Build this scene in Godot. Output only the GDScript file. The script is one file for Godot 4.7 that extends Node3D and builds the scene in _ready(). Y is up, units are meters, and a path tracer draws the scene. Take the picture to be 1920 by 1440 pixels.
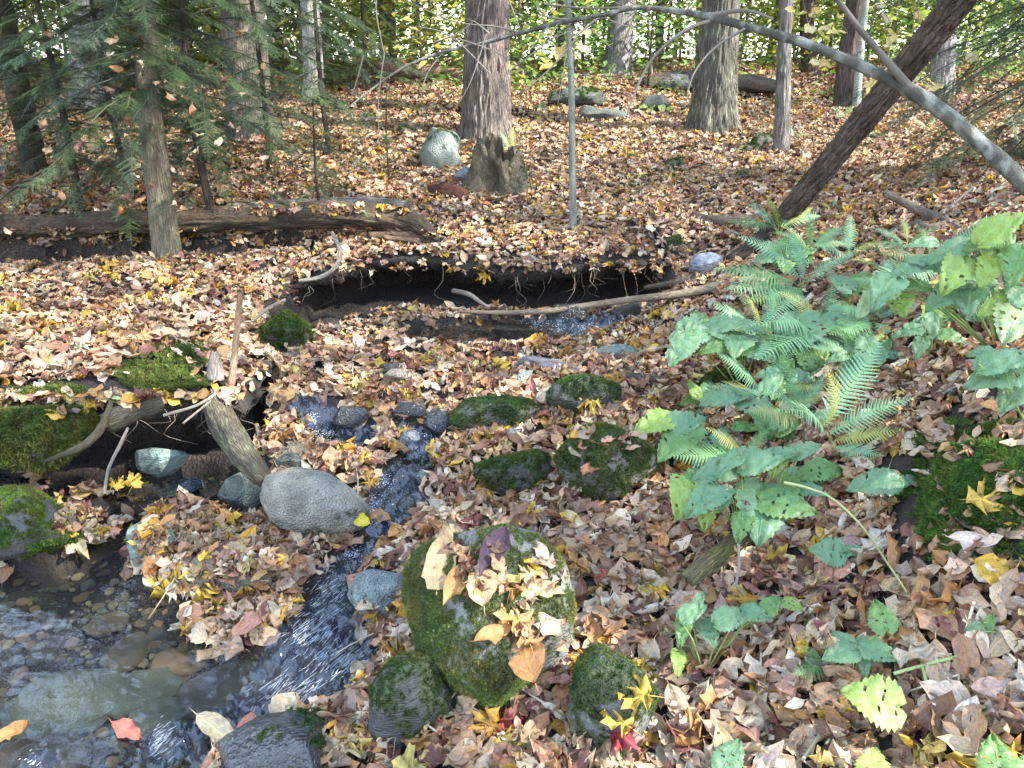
extends Node3D
# A brook in an autumn wood: leaf litter, mossy boulders, an undercut bank, hemlocks and maples behind.

const F := 1444.0
const TH := 0.4014257
const EYE := Vector3(0, 1.55, 0)

var rng := RandomNumberGenerator.new()
var nA := FastNoiseLite.new()
var nB := FastNoiseLite.new()
var nR := FastNoiseLite.new()
var taken := {}
var mats := {}
var RIGHT := Vector3(1, 0, 0)
var CUP := Vector3.ZERO
var FWD := Vector3.ZERO

class MB:
	var v := PackedVector3Array()
	var uv := PackedVector2Array()
	var c := PackedColorArray()
	var i := PackedInt32Array()
	func tri(a: int, b: int, d: int) -> void:
		i.append(a); i.append(b); i.append(d)
	func quad(a: int, b: int, d: int, e: int) -> void:
		i.append(a); i.append(b); i.append(d); i.append(a); i.append(d); i.append(e)
	func put(p: Vector3, t := Vector2.ZERO, col := Color.WHITE) -> int:
		v.append(p); uv.append(t); c.append(col)
		return v.size() - 1

func finish(b: MB, flat_normal := false) -> ArrayMesh:
	var n := PackedVector3Array()
	n.resize(b.v.size())
	for k in range(0, b.i.size(), 3):
		var p := b.i[k]
		var q := b.i[k + 1]
		var r := b.i[k + 2]
		var nn := (b.v[r] - b.v[p]).cross(b.v[q] - b.v[p])
		n[p] += nn
		n[q] += nn
		n[r] += nn
	for k in n.size():
		var l := n[k].length()
		n[k] = n[k] / l if l > 1e-14 else Vector3.UP
	var a := []
	a.resize(Mesh.ARRAY_MAX)
	a[Mesh.ARRAY_VERTEX] = b.v
	a[Mesh.ARRAY_NORMAL] = n
	a[Mesh.ARRAY_TEX_UV] = b.uv
	a[Mesh.ARRAY_COLOR] = b.c
	a[Mesh.ARRAY_INDEX] = b.i
	var m := ArrayMesh.new()
	if b.i.size() > 0:
		m.add_surface_from_arrays(Mesh.PRIMITIVE_TRIANGLES, a)
	return m

func ray(u: float, v: float) -> Vector3:
	return RIGHT * ((u - 960.0) / F) + CUP * ((720.0 - v) / F) + FWD

func at(u: float, v: float, t: float) -> Vector3:
	return EYE + ray(u, v) * t

func on_y(u: float, v: float, y: float) -> Vector3:
	var d := ray(u, v)
	return EYE + d * ((y - EYE.y) / d.y)

func depth_of(p: Vector3) -> float:
	return (p - EYE).dot(FWD)

func on_g(u: float, v: float) -> Vector3:
	var d := ray(u, v)
	var t := 0.7
	var step := 0.04
	while t < 70.0:
		var p := EYE + d * t
		if p.y < surf(p.x, p.z):
			var lo := t - step
			var hi := t
			for k in 8:
				var m := (lo + hi) * 0.5
				var q := EYE + d * m
				if q.y < surf(q.x, q.z):
					hi = m
				else:
					lo = m
			return EYE + d * hi
		t += step
		step = 0.04 + t * 0.01
	return EYE + d * 30.0

func numbered(called: String) -> String:
	var k: int = taken.get(called, 0)
	taken[called] = k + 1
	return called if k == 0 else "%s_%03d" % [called, k]

func tag(o: Node3D, label: String, category := "", group := "", kind := "") -> Node3D:
	if label: o.set_meta("label", label)
	if category: o.set_meta("category", category)
	if group: o.set_meta("group", group)
	if kind: o.set_meta("kind", kind)
	return o

func base(called: String, p: Vector3, label: String, category: String, group := "") -> Node3D:
	var o := Node3D.new()
	o.name = numbered(called)
	add_child(o, true)
	o.position = p
	tag(o, label, category, group)
	return o

func part(called: String, mesh: Mesh, m: Material, parent: Node3D) -> MeshInstance3D:
	var o := MeshInstance3D.new()
	o.name = called if parent != self else numbered(called)
	o.mesh = mesh
	o.material_override = m
	parent.add_child(o, true)
	return o

func copies(called: String, mesh: Mesh, m: Material, parent: Node3D, where: Array, cols: PackedColorArray) -> MultiMeshInstance3D:
	var mm := MultiMesh.new()
	mm.transform_format = MultiMesh.TRANSFORM_3D
	mm.use_colors = true
	mm.mesh = mesh
	mm.instance_count = where.size()
	for k in where.size():
		mm.set_instance_transform(k, where[k])
		mm.set_instance_color(k, cols[k])
	var o := MultiMeshInstance3D.new()
	o.name = called if parent != self else numbered(called)
	o.multimesh = mm
	o.material_override = m
	parent.add_child(o, true)
	o.set_meta("kind", "stuff")
	return o

func rnd(a: float, b: float) -> float:
	return rng.randf_range(a, b)

func lin(r: float, g: float, b: float) -> Color:
	return Color(r, g, b).linear_to_srgb()

# ---------------------------------------------------------------- materials
func noise_tex(freq: float, oct: int, stops: Array, kind := FastNoiseLite.TYPE_SIMPLEX_SMOOTH, size := 512, sd := 1, ridged := false) -> NoiseTexture2D:
	var f := FastNoiseLite.new()
	f.noise_type = kind
	f.seed = sd
	f.frequency = freq
	f.fractal_type = FastNoiseLite.FRACTAL_RIDGED if ridged else FastNoiseLite.FRACTAL_FBM
	f.fractal_octaves = oct
	var t := NoiseTexture2D.new()
	t.width = size
	t.height = size
	t.seamless = true
	t.noise = f
	if stops:
		var g := Gradient.new()
		var off := PackedFloat32Array()
		var cs := PackedColorArray()
		for s in stops:
			off.append(s[0])
			cs.append(lin(s[1], s[2], s[3]))
		g.offsets = off
		g.colors = cs
		t.color_ramp = g
	return t

func mat(called: String, col: Color, rough: float, albedo: Texture2D = null, bump: Texture2D = null, bump_cm := 1.0, scale := Vector3.ONE, tri := true, spec := 0.5) -> StandardMaterial3D:
	var m := StandardMaterial3D.new()
	m.resource_name = called
	m.albedo_color = col
	m.roughness = rough
	m.metallic_specular = spec
	m.vertex_color_use_as_albedo = true
	m.cull_mode = BaseMaterial3D.CULL_DISABLED
	if albedo: m.albedo_texture = albedo
	if bump:
		m.heightmap_enabled = true
		m.heightmap_texture = bump
		m.heightmap_scale = bump_cm
	m.uv1_scale = scale
	if tri and (albedo or bump):
		m.uv1_triplanar = true
	mats[called] = m
	return m

func lit_through(m: StandardMaterial3D, c: Color) -> void:
	m.backlight_enabled = true
	m.backlight = c

func leaf_texture(palm: bool, sd: int, blotch := 1.0) -> ImageTexture:
	var w := 192
	var im := Image.create(w, w, false, Image.FORMAT_RGB8)
	var f := FastNoiseLite.new()
	f.seed = sd
	f.frequency = 0.03
	f.fractal_octaves = 4
	var g := FastNoiseLite.new()
	g.seed = sd + 9
	g.frequency = 0.12
	var dirs := [0.0, 0.87, -0.87, 1.7, -1.7]
	for y in w:
		for x in w:
			var u := (x + 0.5) / w * 2.0 - 1.0
			var t := (y + 0.5) / w
			var vein := 0.0
			if palm:
				var px := u
				var py := t * 2.0 - 0.75
				var r := sqrt(px * px + py * py)
				var an := atan2(px, py)
				for d in dirs:
					var off: float = absf(wrapf(an - d, -PI, PI)) * r
					vein = maxf(vein, clampf(1.0 - off / 0.035, 0, 1))
					var side: float = absf(fposmod(r * 5.0 - off * 4.0, 1.0) - 0.5)
					vein = maxf(vein, 0.45 * clampf(1.0 - side / 0.09, 0, 1) * clampf(1.0 - off * 4.0, 0, 1))
			else:
				vein = clampf(1.0 - absf(u) / 0.045, 0, 1)
				var side2: float = absf(fposmod(t * 9.0 - absf(u) * 1.6, 1.0) - 0.5)
				vein = maxf(vein, 0.55 * clampf(1.0 - side2 / 0.1, 0, 1))
			var n := f.get_noise_2d(x, y)
			var s := g.get_noise_2d(x, y)
			var k := 0.80 + (0.26 * n + 0.10 * s) * blotch
			var spot := 1.0 if s + 0.6 * n > 0.52 else 0.0
			k = lerpf(k, 0.38, spot * 0.7 * blotch)
			k = clampf(k + vein * 0.16, 0.15, 1.0)
			im.set_pixel(x, y, Color(k, clampf(k * (0.97 - 0.08 * n), 0, 1), clampf(k * (0.92 - 0.18 * n), 0, 1)))
	return ImageTexture.create_from_image(im)

func make_materials() -> void:
	var grain := noise_tex(0.035, 5, [[0.25, 0.45, 0.45, 0.45], [0.5, 0.72, 0.72, 0.72], [0.75, 1, 1, 1]])
	var speck := noise_tex(0.11, 4, [[0.2, 0.35, 0.35, 0.37], [0.45, 0.66, 0.66, 0.66], [0.62, 0.8, 0.8, 0.79], [0.8, 1, 1, 0.97]], FastNoiseLite.TYPE_SIMPLEX_SMOOTH, 512, 5)
	var fine := noise_tex(0.05, 6, [], FastNoiseLite.TYPE_SIMPLEX_SMOOTH, 512, 3)
	var strat := noise_tex(0.02, 5, [[0.25, 0.5, 0.5, 0.52], [0.5, 0.7, 0.72, 0.7], [0.75, 1, 1, 0.98]], FastNoiseLite.TYPE_SIMPLEX_SMOOTH, 512, 8)
	var barkh := noise_tex(0.012, 4, [], FastNoiseLite.TYPE_SIMPLEX_SMOOTH, 512, 11, true)
	var barkc := noise_tex(0.02, 5, [[0.2, 0.55, 0.52, 0.5], [0.5, 0.8, 0.79, 0.77], [0.8, 1, 1, 1]], FastNoiseLite.TYPE_SIMPLEX_SMOOTH, 512, 12)
	var lich := noise_tex(0.03, 5, [[0.3, 0.5, 0.5, 0.48], [0.5, 0.66, 0.66, 0.63], [0.58, 0.95, 1.0, 0.93], [0.75, 1, 1, 0.98]], FastNoiseLite.TYPE_SIMPLEX_SMOOTH, 512, 14)
	var woodg := noise_tex(0.03, 5, [[0.25, 0.45, 0.42, 0.4], [0.5, 0.75, 0.73, 0.7], [0.75, 1, 1, 1]], FastNoiseLite.TYPE_SIMPLEX_SMOOTH, 512, 17)
	mat("soil", lin(0.042, 0.031, 0.023), 0.95, grain, fine, 3.0, Vector3(2.2, 2.2, 2.2))
	mat("rock", Color.WHITE, 0.85, speck, fine, 1.6, Vector3(3.2, 3.2, 3.2))
	mat("slate", Color.WHITE, 0.7, strat, fine, 1.4, Vector3(1.6, 7, 2.4))
	mat("wet_rock", Color.WHITE, 0.22, strat, fine, 1.2, Vector3(2.6, 5, 2.6))
	mat("granite", Color.WHITE, 0.9, speck, fine, 3.0, Vector3(4, 4, 4))
	mat("bark", Color.WHITE, 0.95, barkc, barkh, 4.0, Vector3(1.6, 0.3, 1), false, 0.3)
	mat("bark_fine", Color.WHITE, 0.9, lich, fine, 0.8, Vector3(2, 2, 1), false, 0.35)
	mat("wood", Color.WHITE, 0.9, woodg, woodg, 1.2, Vector3(3, 0.7, 1), false, 0.3)
	mat("twig", Color.WHITE, 0.85, null, null)
	mat("moss", Color.WHITE, 0.9, null, null, 1.0, Vector3.ONE, false, 0.2)
	lit_through(mats.moss, lin(0.3, 0.4, 0.1))
	var ta := leaf_texture(false, 3)
	var tb := leaf_texture(true, 7)
	mats.leaf_tex_oval = ta
	mats.leaf_tex_maple = tb
	var lo := mat("leaf_oval", Color.WHITE, 0.62, ta, null, 1, Vector3.ONE, false, 0.4)
	var lm := mat("leaf_maple", Color.WHITE, 0.62, tb, null, 1, Vector3.ONE, false, 0.4)
	lit_through(lo, lin(0.35, 0.3, 0.2))
	lit_through(lm, lin(0.35, 0.3, 0.2))
	var tg := leaf_texture(false, 21, 0.3)
	var gr := mat("green_leaf", Color.WHITE, 0.45, tg, tg, 0.8, Vector3.ONE, false, 0.5)
	lit_through(gr, lin(0.5, 0.6, 0.3))
	var fr := mat("fern_green", Color.WHITE, 0.55, null, null, 1, Vector3.ONE, false, 0.45)
	lit_through(fr, lin(0.45, 0.55, 0.3))
	var nd := mat("needles", Color.WHITE, 0.6, null, null, 1, Vector3.ONE, false, 0.4)
	lit_through(nd, lin(0.2, 0.25, 0.1))
	var cr := mat("tree_leaf", Color.WHITE, 0.6, null, null, 1, Vector3.ONE, false, 0.3)
	lit_through(cr, lin(0.8, 0.9, 0.45))
	var wa := StandardMaterial3D.new()
	wa.resource_name = "water"
	wa.albedo_color = Color(0.10, 0.085, 0.05, 0.08)
	wa.transparency = BaseMaterial3D.TRANSPARENCY_ALPHA
	wa.roughness = 0.04
	wa.cull_mode = BaseMaterial3D.CULL_DISABLED
	wa.metallic_specular = 0.5
	mats.water = wa
	var wr: StandardMaterial3D = wa.duplicate()
	wr.resource_name = "rough_water"
	wr.albedo_color = Color(0.17, 0.20, 0.27, 0.40)
	wr.roughness = 0.05
	mats.rough_water = wr
	var fo := mat("foam_glints", lin(0.72, 0.76, 0.82), 0.25, null, null, 1, Vector3.ONE, false, 0.5)  # foam white, also used to paint sky glints on the run
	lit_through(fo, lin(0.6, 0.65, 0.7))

func leaf_mat(kind: String, c: Color) -> StandardMaterial3D:
	var key := "%s_%s" % [kind, c.to_html(false)]
	if not mats.has(key):
		var src: StandardMaterial3D = mats[kind]
		var m: StandardMaterial3D = src.duplicate()
		m.vertex_color_use_as_albedo = false
		m.albedo_color = c.linear_to_srgb()
		mats[key] = m
	return mats[key]

# ---------------------------------------------------------------- terrain
var gx := PackedFloat32Array()
var gd := PackedFloat32Array()
var hh := PackedFloat32Array()
var h0 := PackedFloat32Array()
var waters := []
var hollows := []
var slabs := []

func lines(lo: float, hi: float, a: float, b: float, step: float) -> PackedFloat32Array:
	var low := []
	var s := step
	var p := a
	while p > lo:
		s *= 1.13
		p -= s
		low.push_front(p)
	var out := PackedFloat32Array(low)
	p = a
	while p < b:
		out.append(p)
		p += step
	s = step
	while p < hi:
		out.append(p)
		s *= 1.13
		p += s
	return out

func cell(g: PackedFloat32Array, x: float) -> int:
	return clampi(g.bsearch(x) - 1, 0, g.size() - 2)

func sample(h: PackedFloat32Array, x: float, z: float) -> float:
	var d := -z
	var i := cell(gx, x)
	var j := cell(gd, d)
	var fx := clampf((x - gx[i]) / (gx[i + 1] - gx[i]), 0, 1)
	var fz := clampf((d - gd[j]) / (gd[j + 1] - gd[j]), 0, 1)
	var w := gx.size()
	var a := lerpf(h[j * w + i], h[j * w + i + 1], fx)
	var b := lerpf(h[(j + 1) * w + i], h[(j + 1) * w + i + 1], fx)
	return lerpf(a, b, fz)

func hgt(x: float, z: float) -> float:
	return sample(hh, x, z)

func on_slab(x: float, z: float) -> bool:
	var q := Vector2(x, -z)
	for s in slabs:
		if s.box.has_point(q) and Geometry2D.is_point_in_polygon(q, s.poly):
			return true
	return false

func slab_top(s: Dictionary, x: float, d: float) -> float:
	var lip: PackedVector2Array = s.lip
	var k := 0
	while k < lip.size() - 2 and lip[k + 1].x < x: k += 1
	var f := clampf((x - lip[k].x) / maxf(1e-4, lip[k + 1].x - lip[k].x), 0, 1)
	var dl := lerpf(lip[k].y, lip[k + 1].y, f)
	var yl: float = lerpf(s.ys[k], s.ys[k + 1], f)
	var g := clampf((d - dl) / s.back, 0, 1)
	return lerpf(yl, sample(h0, x, -(dl + s.back)), g * g * (3.0 - 2.0 * g)) + 0.012 * nA.get_noise_2d(x * 6, d * 6)

func surf(x: float, z: float) -> float:
	var q := Vector2(x, -z)
	for s in slabs:
		if s.box.has_point(q) and Geometry2D.is_point_in_polygon(q, s.poly):
			return slab_top(s, x, -z) + 0.01
	return hgt(x, z)

func surf_normal(x: float, z: float) -> Vector3:
	var e := 0.05
	var dx := (surf(x + e, z) - surf(x - e, z)) / (2 * e)
	var dz := (surf(x, z + e) - surf(x, z - e)) / (2 * e)
	return Vector3(-clampf(dx, -1.2, 1.2), 1, -clampf(dz, -1.2, 1.2)).normalized()

func water_at(x: float, d: float) -> float:
	var q := Vector2(x, d)
	for w in waters:
		if w.box.has_point(q) and Geometry2D.is_point_in_polygon(q, w.poly):
			return 1.0
	return 0.0

func poly_dist(q: Vector2, poly: PackedVector2Array) -> float:
	var best := 1e9
	for k in poly.size():
		var c := Geometry2D.get_closest_point_to_segment(q, poly[k], poly[(k + 1) % poly.size()])
		best = minf(best, q.distance_squared_to(c))
	return sqrt(best)

func box_of(poly: PackedVector2Array, grow := 0.0) -> Rect2:
	var r := Rect2(poly[0], Vector2.ZERO)
	for p in poly:
		r = r.expand(p)
	return r.grow(grow)

func level_by(levels: Array, v: float) -> float:
	if v <= levels[0][0]: return levels[0][1]
	for k in levels.size() - 1:
		if v <= levels[k + 1][0]:
			return lerpf(levels[k][1], levels[k + 1][1], (v - levels[k][0]) / (levels[k + 1][0] - levels[k][0]))
	return levels[-1][1]

func add_water(px: Array, levels: Array, deep: float) -> void:
	var poly := PackedVector2Array()
	var pts := []
	for k in range(0, px.size(), 2):
		var y := level_by(levels, px[k + 1])
		var p := on_y(px[k], px[k + 1], y)
		poly.append(Vector2(p.x, -p.z))
	for l in levels:
		var p2 := on_y(700, l[0], l[1])
		pts.append([-p2.z, l[1]])
	pts.sort_custom(func(a, b): return a[0] < b[0])
	waters.append({"poly": poly, "box": box_of(poly, 0.12), "levels": pts, "deep": deep})

func level_at(w: Dictionary, d: float) -> float:
	var l: Array = w.levels
	if d <= l[0][0]: return l[0][1]
	for k in l.size() - 1:
		if d <= l[k + 1][0]:
			return lerpf(l[k][1], l[k + 1][1], (d - l[k][0]) / (l[k + 1][0] - l[k][0]))
	return l[-1][1]

func add_lip(px: Array, y: float, front: float, back: float, floor_y: float, slab_back: float) -> void:
	var lip := PackedVector2Array()
	var ys := []
	for k in range(0, px.size(), 3):
		ys.append(px[k + 2])
		var p := on_y(px[k], px[k + 1], px[k + 2] if px[k + 2] > 0 else y)
		lip.append(Vector2(p.x, -p.z))
	var hol := PackedVector2Array()
	var sl := PackedVector2Array()
	for p in lip: hol.append(p + Vector2(0, -front))
	for k in range(lip.size() - 1, -1, -1): hol.append(lip[k] + Vector2(0, back))
	for p in lip: sl.append(p)
	for k in range(lip.size() - 1, -1, -1): sl.append(lip[k] + Vector2(0, slab_back))
	hollows.append({"poly": hol, "box": box_of(hol, 0.05), "floor": floor_y})
	slabs.append({"poly": sl, "box": box_of(sl), "lip": lip, "back": slab_back, "ys": ys})

func build_heights() -> void:
	var cp := [
		# lower pool and run
		0, 1050, -0.08, 100, 1200, -0.10, 250, 1320, -0.09, 0, 1430, -0.10, 350, 1200, -0.06, 200, 1010, -0.05, 450, 1440, -0.05, 300, 950, -0.03,
		560, 1200, -0.05, 620, 1090, -0.03, 500, 1330, -0.07, 430, 1040, 0.05, 350, 990, 0.04, 480, 1110, 0.02, 700, 960, 0.03, 720, 890, 0.08, 690, 1030, -0.01,
		760, 850, 0.09, 600, 840, 0.08, 850, 900, 0.13, 800, 990, 0.09, 560, 930, 0.06, 520, 850, 0.10,
		980, 980, 0.15, 1150, 1030, 0.17, 950, 830, 0.19, 1100, 900, 0.19, 900, 1080, 0.10, 720, 1180, 0.03,
		# near floor, right slope
		700, 1400, 0.03, 960, 1400, 0.06, 1200, 1400, 0.10, 1100, 1180, 0.13, 1350, 1300, 0.16, 1500, 1430, 0.18, 1700, 1400, 0.27, 1900, 1430, 0.36,
		1500, 1150, 0.23, 1650, 1010, 0.34, 1800, 1180, 0.42, 1900, 1000, 0.58, 1850, 850, 0.62, 1400, 950, 0.24, 1300, 850, 0.23, 1500, 800, 0.37, 1700, 720, 0.54, 1900, 690, 0.72,
		1300, 680, 0.29, 1450, 650, 0.40, 1620, 600, 0.52, 1850, 500, 0.80, 1250, 770, 0.24,
		# leaf dam and upper pool
		560, 720, 0.22, 650, 690, 0.24, 800, 700, 0.25, 950, 700, 0.26, 1150, 690, 0.27, 620, 650, 0.25, 700, 650, 0.24, 480, 700, 0.27, 440, 780, 0.20,
		850, 625, 0.18, 950, 620, 0.17, 1080, 620, 0.2, 1200, 600, 0.27, 1250, 545, 0.33, 1330, 570, 0.36, 1280, 515, 0.40, 1380, 520, 0.45, 700, 605, 0.23, 950, 560, 0.30, 1080, 550, 0.31,
		# left bank
		0, 720, 0.42, 150, 695, 0.42, 300, 650, 0.41, 390, 690, 0.36, 100, 600, 0.43, 300, 560, 0.44, 450, 600, 0.40, 520, 560, 0.42, 560, 610, 0.30, 0, 500, 0.48, 300, 490, 0.50, 560, 500, 0.50,
		0, 742, 0.40, 150, 745, 0.40, 260, 745, 0.38,
		# tops behind the upper pool
		640, 490, 0.50, 720, 478, 0.50, 800, 476, 0.50, 880, 488, 0.49, 960, 500, 0.48, 1040, 494, 0.48, 1100, 488, 0.49, 1180, 478, 0.50, 1250, 470, 0.48,
		400, 440, 0.54, 650, 430, 0.57, 900, 420, 0.58, 1070, 430, 0.56, 1250, 400, 0.60, 1430, 440, 0.56, 1100, 330, 0.72, 1300, 340, 0.70, 300, 400, 0.62, 600, 330, 0.72, 800, 330, 0.72, 100, 330, 0.75,
		500, 250, 0.90, 910, 258, 0.87, 1340, 242, 0.92, 1470, 290, 0.80, 1600, 200, 1.02, 1650, 430, 0.62, 1780, 420, 0.75, 1750, 300, 0.85, 1900, 330, 0.95, 590, 180, 1.14, 100, 190, 1.12, 1000, 190, 1.10, 1200, 190, 1.10, 1800, 200, 1.08,
	]
	var px := PackedFloat32Array()
	var pz := PackedFloat32Array()
	var py := PackedFloat32Array()
	for k in range(0, cp.size(), 3):
		var p := on_y(cp[k], cp[k + 1], cp[k + 2])
		px.append(p.x); pz.append(-p.z); py.append(cp[k + 2])
	for q in [[-9, 11, 1.3], [-3, 11.5, 1.34], [3, 11.5, 1.34], [9, 11, 1.4], [-14, 16, 1.35], [0, 17, 1.38], [14, 16, 1.5], [-30, 40, 1.0], [0, 45, 1.0], [30, 40, 1.2], [-30, 8, 1.0], [30, 8, 2.4],
			[-6, 5, 0.7], [-4, 3, 0.42], [-6, 1, 0.3], [-3, 1.4, -0.05], [-2, 0.2, -0.08], [-0.8, 0.2, -0.02], [0.4, 0.3, 0.12], [1.5, 0.4, 0.32], [3, 1, 0.8], [4, 3, 1.1], [6, 5, 1.3], [0, -3, 0.2], [-5, -3, 0.0], [5, -3, 1.1], [-30, -3, 0.4], [30, -3, 2.5]]:
		px.append(q[0]); pz.append(q[1]); py.append(q[2])
	var n := px.size()
	var c2 := 0.02
	var A := []
	for i in n:
		var row := PackedFloat64Array()
		row.resize(n + 2)
		for j in n:
			row[j] = sqrt((px[i] - px[j]) ** 2 + (pz[i] - pz[j]) ** 2 + c2)
		row[i] -= 0.06
		row[n] = 1.0
		row[n + 1] = py[i]
		A.append(row)
	var last := PackedFloat64Array()
	last.resize(n + 2)
	for j in n: last[j] = 1.0
	A.append(last)
	var N := n + 1
	for i in N:
		var best := i
		for r in range(i + 1, N):
			if absf(A[r][i]) > absf(A[best][i]): best = r
		var tmp: PackedFloat64Array = A[i]
		A[i] = A[best]
		A[best] = tmp
		var ri: PackedFloat64Array = A[i]
		for r in range(i + 1, N):
			var rr: PackedFloat64Array = A[r]
			var f: float = rr[i] / ri[i]
			if f != 0.0:
				for c in range(i, N + 1):
					rr[c] -= f * ri[c]
				A[r] = rr
	var wts := PackedFloat64Array()
	wts.resize(N)
	for i in range(N - 1, -1, -1):
		var s: float = A[i][N]
		for c in range(i + 1, N): s -= A[i][c] * wts[c]
		wts[i] = s / A[i][i]
	gx = lines(-40, 40, -3.6, 3.6, 0.055)
	gd = lines(-6, 60, 0.5, 6.6, 0.055)
	hh.resize(gx.size() * gd.size())
	for j in gd.size():
		for i in gx.size():
			var x := gx[i]
			var d := gd[j]
			var s := wts[n]
			for k in n:
				var ax := px[k] - x
				var az := pz[k] - d
				s += wts[k] * sqrt(ax * ax + az * az + c2)
			s += 0.022 * nA.get_noise_2d(x * 2.3, d * 2.3) + 0.012 * nA.get_noise_2d(x * 7, d * 7)
			if d > 6: s += 0.10 * smoothstep(6, 10, d) * nA.get_noise_2d(x * 0.5 + 9, d * 0.5)
			hh[j * gx.size() + i] = s
	h0 = hh.duplicate()
	for j in gd.size():
		for i in gx.size():
			var q := Vector2(gx[i], gd[j])
			var k := j * gx.size() + i
			for h in hollows:
				if h.box.has_point(q) and Geometry2D.is_point_in_polygon(q, h.poly):
					hh[k] = minf(hh[k], h.floor + 0.02 * nA.get_noise_2d(q.x * 6, q.y * 6))
			for w in waters:
				if w.box.has_point(q):
					var inside := Geometry2D.is_point_in_polygon(q, w.poly)
					var ds := poly_dist(q, w.poly)
					var lv := level_at(w, q.y)
					if inside:
						hh[k] = minf(hh[k], lv - minf(w.deep, 0.012 + ds * 0.4))
					elif ds < 0.12 and not h0[k] < lv - 0.12:
						var inwater := false
						for w2 in waters:
							if w2 != w and Geometry2D.is_point_in_polygon(q, w2.poly): inwater = true
						if not inwater and w.deep < 0.2:
							hh[k] = maxf(hh[k], lv + 0.012 - maxf(0, ds - 0.08) * 0.5)

func build_ground() -> void:
	var b := MB.new()
	var w := gx.size()
	for j in gd.size():
		for i in w:
			var k := 0.8 + 0.35 * nA.get_noise_2d(gx[i] * 1.7, gd[j] * 1.7)
			if gd[j] < 6.0 and water_at(gx[i], gd[j]) > 0.5: k *= 0.22
			b.put(Vector3(gx[i], hh[j * w + i], -gd[j]), Vector2.ZERO, Color(k, k * 0.98, k * 0.95))
	for j in gd.size() - 1:
		for i in w - 1:
			var a := j * w + i
			b.tri(a, a + w, a + 1)
			b.tri(a + 1, a + w, a + w + 1)
	var g := part("ground", finish(b), mats.soil, self)
	tag(g, "", "", "", "structure")
	for s in slabs:
		build_slab(s, g)

func build_slab(s: Dictionary, g: Node3D) -> void:
	var lip: PackedVector2Array = s.lip
	var b := MB.new()
	var fine := PackedVector2Array()
	for k in lip.size() - 1:
		var n := maxi(2, int(lip[k].distance_to(lip[k + 1]) / 0.035))
		for j in n:
			fine.append(lip[k].lerp(lip[k + 1], float(j) / n))
	fine.append(lip[-1])
	var rows := 10
	var prof := 2 * rows + 1
	for k in fine.size():
		var endf := minf(1.0, minf(k, fine.size() - 1 - k) / 4.0)
		for r in prof:
			var top := r <= rows
			var f := float(r) / rows if top else float(prof - 1 - r) / rows   # 0 back .. 1 front
			var q := fine[k] + Vector2(0, s.back * (1.0 - f))
			var jag := 0.05 * nB.get_noise_2d(fine[k].x * 11, 3.0 + r * 0.35)
			q.y += jag * f
			var y := slab_top(s, q.x, q.y + (0.0 if top else 0.0)) + 0.004
			if top:
				y -= 0.03 * pow(f, 6.0)
			else:
				y -= (0.045 + 0.10 * (1.0 - f) + 0.05 * (1.0 + nB.get_noise_2d(q.x * 11, q.y * 11 + 40))) * (0.4 + 0.6 * endf)
			var kk := 0.75 + 0.3 * nA.get_noise_2d(q.x * 5, q.y * 5 + r)
			b.put(Vector3(q.x, y, -q.y), Vector2.ZERO, Color(kk, kk, kk))
	for k in fine.size() - 1:
		for r in prof - 1:
			var a := k * prof + r
			b.quad(a, a + 1, a + prof + 1, a + prof)
	part("bank_lip", finish(b), mats.soil, g)

func build_water() -> void:
	var st := 0.012
	var o := Node3D.new()
	o.name = "water"
	add_child(o)
	tag(o, "", "", "", "structure")
	for w in waters:
		var box: Rect2 = w.box
		var nx := int(box.size.x / st) + 1
		var nd := int(box.size.y / st) + 1
		var b := MB.new()
		var keep := PackedByteArray()
		var quick := PackedFloat32Array()
		var lo := maxf(0.0, 0.0)
		for j in nd + 1:
			for i in nx + 1:
				var x := box.position.x + i * st
				var d := box.position.y + j * st
				var q := Vector2(x, d)
				var lv := level_at(w, d)
				var ins := Geometry2D.is_point_in_polygon(q, w.poly)
				keep.append(1 if d > 0.9 and x > -2.6 and (ins or poly_dist(q, w.poly) < 0.06) else 0)
				# flow roughness: fast in the run and cascades, calm in the pools
				var fast := w_fast(x, d)
				quick.append(fast + 0.5 * nB.get_noise_2d(x * 8, d * 8))
				var along := Vector2(x * 0.87 - d * 0.5, x * 0.5 + d * 0.87)
				var y := lv + fast * (0.020 * nA.get_noise_2d(along.x * 24, along.y * 6) + 0.016 * nA.get_noise_2d(along.x * 58 + 9, along.y * 15) + 0.008 * nB.get_noise_2d(x * 9, d * 9))
				y += (1.0 - fast) * (0.0004 * nA.get_noise_2d(x * 22 + 5, d * 30) + 0.0006 * nA.get_noise_2d(x * 7, d * 9))
				b.put(Vector3(x, y, -d))
		var fi := PackedInt32Array()
		for j in nd:
			for i in nx:
				var a := j * (nx + 1) + i
				if keep[a] + keep[a + 1] + keep[a + nx + 1] + keep[a + nx + 2] == 4:
					for q in [a, a + nx + 1, a + 1, a + 1, a + nx + 1, a + nx + 2]:
						if quick[a] > 0.62: fi.append(q)
						else: b.i.append(q)
		var calm := b.i
		if fi.size():
			b.i = fi
			part("rapid", finish(b), mats.rough_water, o)
		b.i = calm
		part("stream_reach", finish(b), mats.water, o)

func w_fast(x: float, d: float) -> float:
	var p := EYE + Vector3(x, 0 - EYE.y, -d) - EYE
	var f := 0.0
	for s in fast_spots:
		var r: float = Vector2(x, d).distance_to(s[0])
		f = maxf(f, smoothstep(s[1], s[1] * 0.5, r))
	return f

var fast_spots := []

# ---------------------------------------------------------------- leaves
var oval_meshes := []
var maple_meshes := []
var fine_ovals := []
var tuft_meshes := []

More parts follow.
